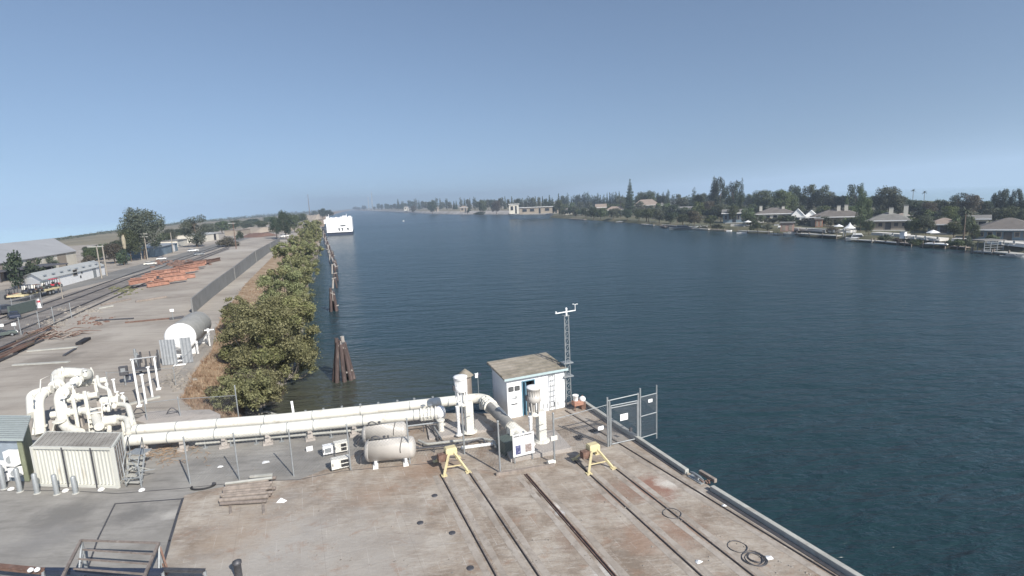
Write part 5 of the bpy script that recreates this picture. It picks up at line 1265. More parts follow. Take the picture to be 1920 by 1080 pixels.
for (x0, y0), (x1, y1), lb in (((629, 500), (620, 478), 'weathered walkway beam laid on the pilings in the middle of the line'), ((619, 475), (609, 447), 'far walkway beam on the pilings leading to the white ship'), ((588, 463), (614, 468), 'thin boom reaching from the bank shrubs to the pilings')):
    p, q = G(x0, y0, -1.0), G(x1, y1, -1.0)
    o = MB().beam(p, q, .35, .22).build('walkway_beam', M['pigeon']); tag(finish(o, p), lb, 'beam')
# ---- ship
sb = G(638, 441, -2.5); dep = DEP(sb); u = dep/FPX; W_ = 46*u; H_ = HT(sb, 404)
sy = Vector((sb.x, sb.y, 0)).normalized(); sy = Matrix.Rotation(R_(-2.0), 3, 'Z') @ sy; sx = Vector((sy.y, -sy.x, 0)); srz = math.atan2(sx.y, sx.x)
t = thing('ship', 'big white boxy ship seen stern-on, moored at the end of the pilings', 'ship', tuple(sb))
def sp(x, y, z): return sb+sx*x+sy*y+UZ*z
M['ship'] = mat_basic('ship_white', (.86, .86, .86), .5, .03, .2, bmp=0)
m = MB(); m.hexa([sp(-W_*.47, 0, -.6), sp(W_*.47, 0, -.6), sp(W_*.5, 40, -.6), sp(-W_*.5, 40, -.6), sp(-W_*.5, 0, H_*.17), sp(W_*.5, 0, H_*.17), sp(W_*.5, 42, H_*.17), sp(-W_*.5, 42, H_*.17)]); m.build('hull', M['navy'], t)
m = MB(); m.hexa([sp(-W_*.5, -.2, H_*.17), sp(W_*.5, -.2, H_*.17), sp(W_*.5, 42, H_*.17), sp(-W_*.5, 42, H_*.17), sp(-W_*.5, -.2, H_*.86), sp(W_*.5, -.2, H_*.86), sp(W_*.5, 42, H_*.86), sp(-W_*.5, 42, H_*.86)]); su = m.build('superstructure', M['ship'], t)
m = MB()
for x, w_, hh in ((-.44, .10, .10), (-.30, .06, .05), (-.1, .05, .06), (.08, .05, .07), (.22, .18, .11), (.42, .10, .09)): m.box(sp(W_*x, 3, H_*(.86+hh/2)), (W_*w_, 4, H_*hh), srz)
m.build('deck_house', M['ship'], t)
MB().box(sp(-W_*.54, 1.5, H_*.72), (W_*.08, 3, H_*.2), srz).build('side_balcony', M['ship'], t)
MB().box(sp(W_*.14, -.3, H_*.48), (W_*.20, .25, H_*.05), srz).build('stern_window', M['glass'], t)
for x in (-.02, .11, .32):
    m = MB(); m.beam(sp(W_*x, -.3, H_*.22), sp(W_*(x+.02), -.3, H_*.36), .5); m.box(sp(W_*(x-.02), -.35, H_*.33), (W_*.03, .2, H_*.05), srz); m.build('stern_mark', M['glass'], t)
MB().beam(sp(-W_*.5, -.45, H_*.17), sp(W_*.5, -.45, H_*.17), .5, .35).build('rubbing_band', M['ship'], t)
for x, hh in ((-.40, .22), (.30, .2)): m = MB(); m.cyl(sp(W_*x, 4, H_*.86), sp(W_*x, 4, H_*(.86+hh)), .12, n=6); m.build('mast', M['ship'], t)
b = G(606, 437, -1.5); t = thing('waterside_hut', 'small pale blue hut on the bank just left of the ship', 'hut', tuple(b)); MB().box(b+UZ*1.6, (4, 5, 3.6), .3).build('wall', M['white'], t); MB().box(b+UZ*3.5, (4.6, 5.6, .3), .3).build('roof', M['galv'], t)
MB().box(b+UZ*1.5-DV*2.6, (1.2, .2, 1.2), .3).build('window', M['glass'], t)
# ================================================================ yard, road, buildings and trees to the left
def obox(t, name, mat, c, sz, ax, bevel=0): return MB().box(c, sz, ax=ax).build(name, mat, t, bevel=bevel)
def building(name, lb, cat, p0, p1, h, depth, roof, wall, roofm, ridge=.0, ov=.3, parts=(), flip=False, group=None, nv=None):
    """front wall from ground point p0 (left) to p1 (right); ridge = extra height; roof: gable | flat | end"""
    d = (p1-p0); L = d.length; d.normalize(); n = Vector((-d.y, d.x, 0)) if nv is None else nv.normalized(); t = thing(name, lb, cat, tuple((p0+p1)/2), group)
    def P(x, y, z): return p0+d*x+n*y+UZ*z
    m = MB(); zb = p0.z-.0
    m.hexa([P(0, 0, 0), P(L, 0, 0), P(L, depth, 0), P(0, depth, 0), P(0, 0, h), P(L, 0, h), P(L, depth, h), P(0, depth, h)])
    if roof == 'gable':
        m.add([P(.02, 0, h), P(.02, depth, h), P(.02, depth/2, h+ridge), P(L-.02, 0, h), P(L-.02, depth, h), P(L-.02, depth/2, h+ridge)], [(0, 1, 2), (3, 5, 4)])
    if roof == 'end':
        m.add([P(0, .02, h), P(L, .02, h), P(L/2, .02, h+ridge), P(0, depth-.02, h), P(L, depth-.02, h), P(L/2, depth-.02, h+ridge)], [(0, 1, 2), (3, 5, 4)])
    w = m.build('wall', wall, t)
    m = MB(); e = ov; k = ridge*e/(depth/2) if roof == 'gable' else 0; th = max(.12, h*.04)
    if roof == 'gable':
        for y0, y1, z0 in ((-e, depth/2, h-k), (depth+e, depth/2, h-k)):
            m.hexa([P(-e, y0, z0), P(L+e, y0, z0), P(L+e, y1, h+ridge), P(-e, y1, h+ridge), P(-e, y0, z0+th), P(L+e, y0, z0+th), P(L+e, y1, h+ridge+th), P(-e, y1, h+ridge+th)])
    elif roof == 'end':
        k = ridge*e/(L/2)
        for x0, x1 in ((-e, L/2), (L+e, L/2)):
            m.hexa([P(x0, -e, h-k), P(x1, -e, h+ridge), P(x1, depth+e, h+ridge), P(x0, depth+e, h-k), P(x0, -e, h-k+th), P(x1, -e, h+ridge+th), P(x1, depth+e, h+ridge+th), P(x0, depth+e, h-k+th)])
    elif roof == 'hip':
        a = min(depth, L)/2.2
        q = [P(-e, -e, h), P(L+e, -e, h), P(L+e, depth+e, h), P(-e, depth+e, h), P(a, depth/2, h+ridge), P(L-a, depth/2, h+ridge)]
        m.add(q, [(0, 1, 5, 4), (1, 2, 5), (2, 3, 4, 5), (3, 0, 4), (3, 2, 1, 0)]); m.box(P(L/2, depth/2, h-.06), (L+2*e+.04, depth+2*e+.04, .12), ax=(d, n, UZ))
    elif roof == 'mono':
        m.hexa([P(-e, -e, h), P(L+e, -e, h), P(L+e, depth+e, h+ridge), P(-e, depth+e, h+ridge), P(-e, -e, h+th), P(L+e, -e, h+th), P(L+e, depth+e, h+ridge+th), P(-e, depth+e, h+ridge+th)])
    else: m.box(P(L/2, depth/2, h+th/2), (L+2*e, depth+2*e, th), ax=(d, n, UZ))
    r = m.build('roof', roofm, t); fixnormals(r)
    for (nm, fx, fw, z0, z1, mt_) in parts:      # on the front wall
        c = P(fx*L, -.04, (z0+z1)/2); o = MB().box(c, (fw, .12, z1-z0), ax=(d, n, UZ)).build(nm, M[mt_], t)
        if nm == 'window':
            fr = MB(); 
            for sx_, sz_, ww, hh in ((0, (z1-z0)/2, fw+.2, .12), (0, -(z1-z0)/2, fw+.2, .12), (fw/2, 0, .12, z1-z0), (-fw/2, 0, .12, z1-z0)): fr.box(c+d*sx_+UZ*sz_-n*.05, (ww, .14, hh), ax=(d, n, UZ))
            fr.build('frame', M['tan_wall'], o)
        if nm == 'chimney': pass
    return t, P, L, (d, n, UZ)
M['wh_roof'] = mat_basic('grey_metal_roof', (.34, .34, .345), .6, .12, .08, bmp=0, dirt=(.2, .19, .18), dirt_amt=.2)
M['shed_roof'] = mat_basic('pale_green_metal_roof', (.40, .41, .40), .6, .12, .3, bmp=0)
M['cream_wall'] = mat_basic('cream_wall', (.60, .57, .50), .8, .1, .3, bmp=0); M['tan_wall'] = mat_basic('tan_wall', (.29, .25, .205), .8, .15, .3, bmp=0)
M['brown_roof'] = mat_basic('brown_shingle_roof', (.145, .13, .118), .9, .25, .6, bmp=0); M['grey_roof'] = mat_basic('grey_shingle_roof', (.19, .185, .175), .9, .25, .6, bmp=0)
M['pink_roof'] = mat_basic('faded_tile_roof', (.27, .22, .185), .85, .15, .6, bmp=0); M['blue_wall'] = mat_basic('steel_blue_wall', (.16, .22, .27), .7, .2, .2, bmp=0)
# warehouse
p0, p1 = G(-160, 562), G(146, 497); nvw = G(107, 492)-p1
hw_ = HT(p1, 471); t, P, L, ax3 = building('warehouse', 'large warehouse with long grey metal roof and cream walls, leftmost building', 'warehouse', p0, p1, hw_, nvw.length*2, 'gable', M['cream_wall'], M['wh_roof'], 3.3, .5, nv=nvw)
for k in range(6): obox(t, 'door', M['tan_wall'], P(L-8-k*14, -.05, 1.9), (4.5, .12, 3.6), ax3)
# open carport in front
q0, q1 = G(-160, 553), G(128, 512)
t = thing('carport', 'long low dark open carport in front of the warehouse', 'carport', tuple(q1)); d = (q1-q0).normalized(); n = Vector((-d.y, d.x, 0)); hc = HT(q1, 494)
m = MB(); m.box((q0+q1)/2+n*3+UZ*hc, ((q1-q0).length, 7, .25), ax=(d, n, UZ)); m.build('roof', mat_basic('dark_carport_roof', (.085, .085, .095), .8, .2, .2, bmp=0), t)
for k in range(9):
    MB().beam(q0.lerp(q1, k/8), q0.lerp(q1, k/8)+UZ*hc, .2).build('post', M['steel'], t)
m = MB(); m.box((q0+q1)/2+n*6+UZ*.5, ((q1-q0).length, .3, 1.0), ax=(d, n, UZ)); m.build('low_wall', M['cream_wall'], t)
m = MB(); m.box((q0+q1)/2+n*4.5+UZ*1.0, ((q1-q0).length*.96, 2.5, 1.6), ax=(d, n, UZ)); m.build('stored_goods', M['dark'], t)
# white shed
p0, p1 = G(84, 546), G(198, 515); hs_ = HT(p1, 498)
t, P, L, ax3 = building('long_shed', 'long white shed with pale green metal roof beside the utility pole', 'shed', p0, p1, hs_, (G(179, 513)-G(198, 515)).length*2, 'gable', M['white'], M['shed_roof'], .9, .35, parts=(('window', .47, 1.6, 1.5, 2.6, 'dark'), ('door', .80, 1.4, .05, 2.1, 'galv'), ('vent', .55, .5, .7, 1.2, 'dark'), ('vent', .58, .5, 1.5, 1.9, 'steel')), nv=G(179, 513)-G(198, 515))
for k in range(8): obox(t, 'skylight', M['galv'], P(L*(k+.6)/8.4, 1.5, hs_+.62), (1.1, .8, .08), ax3)
# blue and cream buildings farther up the road
def bpx(name, lb, cat, x0, y0, x1, y1, yt, depth, roof, wall, roofm, ridge=.6, z=0, parts=(), group=None, ov=.3):
    p0, p1 = G(x0, y0, z), G(x1, y1, z); return building(name, lb, cat, p0, p1, HT(p1, yt), depth, roof, M[wall], M[roofm], ridge, ov, parts, group=group)
bpx('workshop', 'steel blue workshop shaded by the big tree on the road', 'building', 292, 482, 334, 470, 456, 10, 'mono', 'blue_wall', 'galv', .4, parts=(('door', .8, 2.5, .1, 2.6, 'white'),))
bpx('store', 'small cream building right of the blue workshop', 'building', 334, 463, 352, 459, 448, 6, 'flat', 'cream_wall', 'grey_roof')
bpx('cream_building', 'pale cream building half hidden by the grey-green tree by the road', 'building', 372, 455, 411, 449, 437, 12, 'gable', 'cream_wall', 'shed_roof', .7, parts=(('door', .8, 2.2, .1, 3, 'dark'),))
bpx('site_office', 'tan flat site office near the storage heaps up the road', 'building', 449, 441, 470, 438, 429, 8, 'flat', 'tan_wall', 'tan_wall')
bpx('far_store', 'far pale storage block at the road end left of the dark trees', 'building', 548, 432, 567, 429, 420, 12, 'flat', 'tan_wall', 'grey_roof')
# storage heaps
for x0, x1, y, yt, lb, mt_ in ((455, 502, 436, 425, 'long brown storage heap behind the road junction', 'tan_wall'), (470, 505, 443, 436, 'lower brown heap in front of the longer one', 'rust'), (574, 600, 412, 401, 'tan heap at the far end of the left bank', 'tan_wall')):
    p, q = G(x0, y+1), G(x1, y); h = HT(q, yt); d = (q-p).normalized(); n = Vector((-d.y, d.x, 0)); L = (q-p).length; m = MB(); rr = random.Random(x0); N = 14; vs = []
    for k in range(N+1):
        for j in range(6): f = math.sin(math.pi*j/5)*(1 if 0 < k < N else .1); vs.append(p+d*L*k/N+n*(j-2.5)*3+UZ*(h*f*rr.uniform(.7, 1.1)))
    m.add(vs, [(k*6+j, k*6+j+1, (k+1)*6+j+1, (k+1)*6+j) for k in range(N) for j in range(5)], True); o = m.build('soil_heap', M[mt_]); fixnormals(o); tag(finish(o, (p+q)/2), lb, 'heap')
# utility poles
def upole(px, yb, yt, lb, arm=2.6, side=0, n=1, lamp=False, mat='barkpale', r=.16, group='utility poles along the road'):
    b = G(px, yb); h = HT(b, yt); xt = PJ(b+UZ*h)[0]; t = thing('utility_pole', lb, 'pole', tuple(b), group)
    MB().cyl(b, b+UZ*h, r, r*.7, 10).build('pole', M[mat], t); d = RX0
    for k in range(n): MB().beam(b+UZ*(h*(.95-.1*k))-d*arm*(.5-side)-CV*.0, b+UZ*(h*(.95-.1*k))+d*arm*(.5+side), .22).build('crossarm', M['kerb'], t)
    for k in range(4 if n and not lamp else 0): MB().cyl(b+UZ*(h*.97)+d*arm*(side-.45+k*.3), b+UZ*(h*1.0)+d*arm*(side-.45+k*.3), .07, n=6).build('insulator', M['galv'], t)
    if lamp: MB().box(b+UZ*h-d*arm*.5, (.7, .35, .15)).build('lamp_head', M['galv'], t)
upole(201, 517, 459, 'pale utility pole at the right end of the long white shed', 3.4, -.45)
upole(191, 522, 462, 'thin darker pole just left of the shed end pole', 2.0, .1, 0)
upole(277, 487, 436, 'tall utility pole with two crossarms right of the big tree', 5.0, -.3, 2)
upole(266, 487, 442, 'second utility pole close behind the double crossarm pole', 4, 0, 1)
upole(443, 467, 416, 'brown pole beside the reddish thicket up the road', 2.5, -.2, 1, True, 'rust')
upole(325, 474, 436, 'short pale pole on the front of the blue workshop', 1, 0, 0)
upole(118, 560, 520, 'thin pole behind the flatbed trailer', 1, 0, 0, r=.08)
# trees on the left
G0 = 'trees and hedges on the left side of the yard'
LT = [
 (262, 486, 376, 90, 'round', 'grey', 'very large grey-green tree towering over the road on the left', 3.0),
 (240, 490, 420, 46, 'round', 'mid', 'lower green tree on the left flank of the very large tree', 1.5),
 (365, 463, 404, 50, 'tall', 'grey', 'spreading grey-green tree in front of the cream building', 1.6),
 (345, 455, 425, 30, 'round', 'mid', 'green tree just left of the spreading grey-green tree', 1),
 (27, 542, 470, 34, 'tall', 'dark', 'thin dark tree in front of the warehouse, leftmost', .2),
 (64, 532, 484, 32, 'tall', 'dark', 'thin dark tree before the warehouse by the white shed end', .2),
 (94, 508, 480, 26, 'tall', 'grey', 'thin grey tree between warehouse and white shed', .25),
 (176, 494, 458, 36, 'round', 'mid', 'green tree of the hedge right behind the warehouse end', 1.2),
 (168, 499, 474, 30, 'bush', 'brown', 'rusty brown thicket between warehouse and first utility pole', 1.5),
 (212, 494, 450, 44, 'round', 'brown', 'brownish green tree right of the first utility pole', 1.2),
 (230, 497, 462, 26, 'bush', 'dark', 'dark bush at the foot of the very large tree', 1),
 (292, 478, 448, 26, 'round', 'dark', 'dark round tree against the blue workshop', 1),
 (318, 458, 424, 26, 'round', 'grey', 'grey-green tree rising behind the blue workshop', 1),
 (390, 442, 415, 36, 'round', 'grey', 'grey-green tree behind the cream building', 1),
 (415, 438, 412, 40, 'round', 'mid', 'green tree line clump right of the cream building', 1),
 (425, 462, 440, 46, 'bush', 'brown', 'reddish brown thicket beside the road by the brown pole', 1.5),
 (449, 449, 430, 14, 'bush', 'dark', 'small dark bush right of the brown pole', 1),
 (462, 432, 412, 36, 'round', 'grey', 'grey tree clump beyond the storage heaps, left', 1),
 (490, 430, 411, 30, 'round', 'mid', 'green tree clump beyond the storage heaps, right', 1),
 (516, 447, 400, 30, 'round', 'dark', 'dark tree at the junction, left one of the dark group', 1.4),
 (533, 449, 390, 34, 'round', 'dark', 'tallest dark tree of the group at the junction', 1.6),
 (550, 436, 396, 28, 'round', 'mid', 'green tree behind the tallest dark tree', 1),
 (566, 420, 397, 26, 'round', 'mid', 'green tree right of the dark group, by the far heap', 1),
 (166, 490, 460, 30, 'round', 'dark', 'dark hedge tree just behind the warehouse gable', 1.2),
 (182, 488, 456, 40, 'round', 'dark', 'dark broad hedge tree between warehouse and pole', 1.2),
 (196, 486, 452, 44, 'round', 'mid', 'broad hedge tree behind the first utility pole', 1.2),
 (222, 484, 448, 36, 'round', 'dark', 'dark hedge tree left of the palm with cream skirt', 1.2),
 (305, 463, 432, 30, 'round', 'mid', 'green tree behind the workshop roof', 1),
 (330, 452, 426, 34, 'round', 'dark', 'dark hedge tree above the small cream building', 1),
 (440, 430, 411, 36, 'round', 'mid', 'green hedge tree beyond the brown pole', 1),
 (475, 424, 408, 34, 'round', 'dark', 'dark hedge tree above the brown storage heap', 1),
 (505, 420, 404, 30, 'round', 'mid', 'green hedge tree left of the dark junction group', 1),
 (604, 410, 389, 20, 'round', 'dark', 'dark tree crown rising left of the white ship', 1),
 (616, 409, 391, 22, 'round', 'dark', 'dark tree just behind the white ship', 1),
 (590, 404, 394, 18, 'bush', 'mid', 'low green bush on the far bank end left of the ship trees', 1),
]
for (px, yb, yt, w, k, tone, lb, fine) in LT: plant(px, yb, yt, w, k, tone, lb, 0.0, G0, fine=fine)
palm(229, 492, 436, 15, 'palm with thick cream skirt of dead fronds beside the very large tree', 0, True, 'autumn')
# low horizon growth on the left (too small to count)
rr = random.Random(77); m = MB(); seq = [(-40, 470), (0, 463), (60, 456), (100, 451), (160, 442), (220, 434), (300, 423.5), (370, 416), (440, 410.5), (500, 405), (560, 400.5), (600, 397.2)]
for (x0, y0), (x1, y1) in zip(seq, seq[1:]):
    n = int((x1-x0)*1.6)
    for k in range(n):
        s = rr.random(); b = G(x0+(x1-x0)*s, y0+(y1-y0)*s+rr.uniform(-.2, 1.8)); u = DEP(b)/FPX; h = u*rr.choice([2, 3, 3, 4, 5, 6.5])*.75
        for j in range(14):
            c = b+Vector((rr.gauss(0, 1.8)*u, rr.gauss(0, 1.5)*u, h*rr.uniform(.1, 1))); z = u*1.3
            m.add([c+Vector((rr.uniform(-z, z), rr.uniform(-z, z), rr.uniform(-z, z)*.8)) for _ in range(3)], [(0, 1, 2)])
o = m.build('distant_scrub', ML['grey']); tag(o, 'low scrub and distant trees along the left horizon', 'trees', kind='stuff')
# stacked orange beams
rr = random.Random(6); nb = 0
for row in range(9):
    y = 543-row*4.9; xl = 238+row*12.5+rr.uniform(-5, 5); xr = xl+104-row*5
    for seg in range(3):
        a = G(xl+(xr-xl)*(seg/3)+rr.uniform(-5, 5), y-seg*4.6+rr.uniform(-1.5, 1.5)); b = G(xl+(xr-xl)*((seg+1)/3)+rr.uniform(-2, 10), y-(seg+1)*4.6+rr.uniform(-1.5, 1.5)); z = .5+rr.choice([0, .35, .7])
        far = row > 6
        t = thing('steel_girder', 'rusty dark girder at the far end of the orange girder pile' if far else 'orange painted steel girder lying in the long pile by the tracks', 'girder', (a.x, a.y, 0), 'dark girders at the far end of the pile' if far else 'orange girders in the pile by the tracks')
        d = (b-a).normalized(); s = Vector((-d.y, d.x, 0)); mt_ = M['rust' if far else 'orange']
        m = MB(); m.beam(a+UZ*z, b+UZ*z, .22, .7); m.build('web', mt_, t); m = MB(); m.beam(a+UZ*(z+.36), b+UZ*(z+.36), .55, .10); m.build('top_flange', mt_, t); m = MB(); m.beam(a+UZ*(z-.36), b+UZ*(z-.36), .55, .10); m.build('bottom_flange', mt_, t); nb += 1
        for k in (.3, .7): MB().box(a.lerp(b, k)+UZ*z+s*.2, (.12, .3, .6), math.atan2(d.y, d.x)).build('stiffener', mt_, t)
rubble('debris', 345, 494, 22, 3, 130, .7, M['rust'], 'dark rusty scrap strewn beyond the orange girders', 'debris', 5)
rubble('debris', 235, 545, 14, 4, 60, .4, mat_basic('dry_weed_green', (.12, .12, .06), .9, .3, 3), 'dull green weeds at the near end of the girder pile', 'weeds', 6)
rubble('debris', 150, 583, 20, 4, 90, .26, M['rock'], 'broken pale stones along the track edge left of the yard', 'stones', 7)
rubble('debris', 100, 606, 16, 4, 80, .24, M['rock'], 'more broken stones nearer the left edge beside the track', 'stones', 8)
rubble('debris', 175, 601, 18, 5, 50, .25, M['rust'], 'dark scrap on the yard right of the broken stones', 'debris', 9)
# timber baulks, sleepers and slabs lying in the yard
def logb(x0, y0, x1, y1, w, h, mat, lb, name='timber_baulk', cat='timber', group=None):
    a, b = G(x0, y0), G(x1, y1); a.z = b.z = h/2+.02; o = MB().beam(a, b, w, h).build(name, M[mat]); tag(finish(o, G(x0, y0)), lb, cat, group)
logb(255, 567, 312, 558, .3, .25, 'wood', 'long pale timber lying in the yard nearer the girders')
logb(190, 573, 245, 562, .3, .2, 'wood', 'grey timber lying left of the long pale timber')
logb(185, 580, 212, 575, .25, .2, 'kerb', 'short pale timber below the grey one')
logb(235, 606, 320, 598, .22, .15, 'rust', 'thin dark rusty bar crossing the open yard')
logb(318, 600, 345, 596, .3, .25, 'steel', 'short dark bar near the far end of the white tank')
logb(180, 602, 250, 598, .3, .12, 'steel', 'dark strip of scrap running across the yard')
logb(52, 660, 145, 652, .30, .12, 'kerb', 'upper pale plank edging the rubble patch at left')
logb(25, 686, 130, 680, .32, .12, 'kerb', 'lower pale plank edging the rubble patch at left')
logb(148, 647, 165, 637, .55, .25, 'dark', 'dark plate on the ground right of the upper plank')
logb(120, 668, 142, 655, .22, .12, 'steel', 'thin dark bar joining the two pale planks')
rr = random.Random(15)
t = thing('rail_pile', 'heap of old dark rails and sleepers by the track at the left edge', 'rails', tuple(G(30, 660)))
for k in range(26):
    x = rr.uniform(-20, 60); y = 668-x*.55+rr.uniform(-9, 9); a = G(x-25, y+14); b = G(x+38, y-14+rr.uniform(-3, 3)); z = rr.uniform(.1, .5)
    MB().beam(a+UZ*z, b+UZ*(z+rr.uniform(-.1, .1)), .16, .16).build('old_rail', M[rr.choice(['trunk', 'wood', 'steel', 'rust'])], t)
t = thing('branch_pile', 'tangled pile of dead grey branches by the old rails', 'branches', tuple(G(90, 632)))
for k in range(34):
    a = G(90+rr.gauss(0, 22), 632+rr.gauss(0, 5)); d = Vector((rr.gauss(1, .6), rr.gauss(.3, .6), 0)).normalized()*rr.uniform(1.2, 3)
    MB().tube([a+UZ*.1, a+d*.5+UZ*rr.uniform(.2, .7), a+d+UZ*.1], [.07, .05, .02], 5).build('branch', M[rr.choice(['wood', 'rust'])], t)
# track rails
for k, (a, b, lb) in enumerate((((-40, 612), (430, 455), 'railway rail nearest the road, first of four'), ((-40, 628), (430, 457.5), 'railway rail, second of four from the road'), ((-40, 652), (430, 462), 'railway rail, third of four from the road'), ((-40, 672), (430, 464.5), 'railway rail nearest the girder pile, fourth of four'))):
    pts = [G(a[0], a[1]), G(130, a[1]+(b[1]-a[1])*.35-2-k*.3), G(250, a[1]+(b[1]-a[1])*.615-3), G(*b)]
    t = thing('railway_rail', lb, 'rail', tuple(pts[0]), 'railway rails beside the road'); m = MB()
    for p, q in zip(pts, pts[1:]): m.beam(p+UZ*.10, q+UZ*.10, .10, .16)
    m.build('rail_web', M['steel'], t)
# fence by the track at left
fence([(-10, 640), (40, 628), (75, 616), (102, 606), (135, 597)], 2.0, 'wire fence between the track and the yard at the left edge', gap=.5, r=.05)
# ---- plant hire yard: trailer, machines, cars, cones
def wheels(t, pts, r, w, ax):
    for p in pts:
        o = MB().cyl(p-ax*w/2, p+ax*w/2, r, n=14).build('wheel', M['black'], t); MB().cyl(p-ax*(w/2+.01), p+ax*(w/2+.01), r*.5, n=10).build('rim', M['galv'], o)
ta_, tb_ = G(47, 566), G(114, 549); d = (tb_-ta_).normalized(); n = Vector((-d.y, d.x, 0)); L = (tb_-ta_).length
t = thing('flatbed_trailer', 'long yellowish flatbed trailer loaded with small machines', 'trailer', tuple(ta_))
MB().box((ta_+tb_)/2+n*1.2+UZ*1.0, (L, 2.4, .25), ax=(d, n, UZ)).build('bed', M['yellow'], t); wheels(t, [ta_+d*k+n*y+UZ*.45 for k in (L*.7, L*.8) for y in (.2, 2.2)], .45, .3, n); MB().beam(tb_+n*.3, tb_+n*.3+UZ*2, .15).build('headboard', M['steel'], t)
def machine(x, y, col, lb, sc=1.0, z=0, kind='tractor'):
    b = G(x, y)+UZ*z; t = thing(kind, lb, kind.replace('_', ' '), tuple(b), None); s = sc; d_ = d
    MB().box(b+UZ*.75*s+d_*.3*s, (2.0*s, 1.0*s, .55*s), ax=(d_, n, UZ)).build('body', M[col], t, bevel=.06); MB().box(b+UZ*.45*s, (2.4*s, .7*s, .3*s), ax=(d_, n, UZ)).build('chassis', M['steel'], t)
    wheels(t, [b+d_*.9*s+n*y_*s+UZ*.35*s for y_ in (-.6, .6)], .36*s, .25, n); wheels(t, [b-d_*.6*s+n*y_*s+UZ*.5*s for y_ in (-.65, .65)], .52*s, .3, n)
    m = MB()
    for u, v in ((-.9, -.45), (-.9, .45), (.1, -.45), (.1, .45)): m.beam(b+d_*u*s+n*v*s+UZ*.9*s, b+d_*u*.85*s+n*v*s+UZ*2.0*s, .08)
    m.build('roll_bar', M['steel'], t); MB().box(b-d_*.4*s+UZ*2.05*s, (1.3*s, 1.1*s, .08), ax=(d_, n, UZ)).build('canopy', M[col if col != 'orange' else 'steel'], t); MB().box(b-d_*.5*s+UZ*1.15*s, (.4*s, .5*s, .5*s), ax=(d_, n, UZ)).build('seat', M['black'], t)
    if kind == 'forklift':
        for v in (-.3, .3): MB().beam(b+d_*1.3*s+n*v*s+UZ*.1, b+d_*1.3*s+n*v*s+UZ*2.3*s, .1).build('mast', M['steel'], t)
    return t
machine(24, 560, 'orange', 'orange forklift standing alone at the left edge of the machine yard', .8, 0, 'forklift'); machine(57, 563, 'navy', 'dark machine on the left end of the flatbed trailer', .7, 1.1); machine(74, 559, 'rust', 'brown machine on the middle of the flatbed trailer', .6, 1.1)
machine(89, 553, 'green', 'dark green tractor behind the flatbed trailer', .7, .9); machine(106, 549, 'red', 'bright red tractor at the right end of the flatbed trailer', .8, .9)
for x, y, lb in ((49, 558, 'cream drum at the left end of the trailer'), (66, 556, 'cream drum in the middle of the trailer'), (84, 552, 'cream drum beside the dark green tractor')):
    b = G(x, y)+UZ*1.1; t = thing('drum', lb, 'drum', tuple(b), 'cream drums on the trailer'); MB().lathe(b, [(.35, 0), (.36, .3), (.35, .35), (.36, .6), (.34, .9)], 14).build('shell', M['cream'], t); MB().lathe(b+UZ*.9, [(.33, 0), (.33, .04), (.05, .06)], 14).build('lid', M['galv'], t)
fence([(26, 590), (62, 582), (80, 575)], 2.2, 'dark screened fence below the flatbed trailer', gap=.12)
o = MB().box(G(44, 588)+UZ*.8, (5.2, .25, 1.4), ax=(d, n, UZ)).build('screen_cloth', M['green']); tag(finish(o, G(44, 588)), 'dark green screen sheet hung below the trailer', 'screen')
for x, y, lb in ((62, 582, 'white and red barrier post left of the pair near the screen'), (74, 577, 'white and red barrier post right of the pair near the screen')):
    b = G(x, y); t = thing('barrier_post', lb, 'post', tuple(b), 'barrier posts'); MB().lathe(b, [(.35, 0), (.25, .1), (.14, 1.3), (.05, 1.35)], 10).build('body', M['white'], t); MB().lathe(b+UZ*.8, [(.21, 0), (.19, .3)], 10).build('red_band', M['red'], t)
def car(px, py, col, lb, hd, sc=1.0, z=0):
    b = G(px, py, z); t = thing('parked_car', lb, 'car', tuple(b)); dd = Vector((math.cos(hd), math.sin(hd), 0)); nn = Vector((-dd.y, dd.x, 0)); s = sc
    def c(x, y, zz): return b+dd*x*s+nn*y*s+UZ*zz*s
    prof = [(-2.2, .35), (-2.2, .85), (-1.7, 1.0), (1.0, .98), (2.1, .82), (2.25, .35)]
    m = MB(); k = len(prof); m.add([c(x, -.85, zz) for x, zz in prof]+[c(x, .85, zz) for x, zz in prof], [tuple(range(k)), tuple(range(k, 2*k))[::-1]]+[(i, (i+1) % k, k+(i+1) % k, k+i) for i in range(k)]); o = m.build('body', M[col], t, bevel=.06); fixnormals(o)
    m = MB(); m.hexa([c(-1.8, -.78, .97), c(.95, -.78, .97), c(.95, .78, .97), c(-1.8, .78, .97), c(-1.3, -.62, 1.45), c(.25, -.62, 1.45), c(.25, .62, 1.45), c(-1.3, .62, 1.45)]); m.build('window', M['glass'], t)
    MB().box(c(-.5, 0, 1.47), (1.5*s, 1.2*s, .04), hd).build('roof', M[col], t)
    wheels(t, [c(x, y, .32) for x in (-1.35, 1.35) for y in (-.8, .8)], .33*s, .22, nn)
    for y in (-.6, .6): MB().box(c(2.2, y, .68), (.08, .3, .14), hd).build('headlight', M['white'], t)
car(8, 588, 'steel', 'dark grey car parked at the very left edge below the machines', 2.6, .85); car(27, 597, 'navy', 'dark blue car parked beside the grey one near the track', 2.4, .65); car(3, 632, 'green', 'dark green low vehicle cut by the left edge by the track', .9, .6)
car(303, 487, 'white', 'white pickup parked by the road below the blue workshop', .4, .55); car(362, 472, 'white', 'white vehicle on the road below the spreading tree', 1.0, .75); car(373, 479, 'galv', 'silver vehicle where road and yard meet', 1.0, .7)
car(282, 497, 'cream', 'cream parked car on the ballast by the track', .5, .65); car(533, 445, 'white', 'white truck by the dark junction trees', 1.1, 1.0)
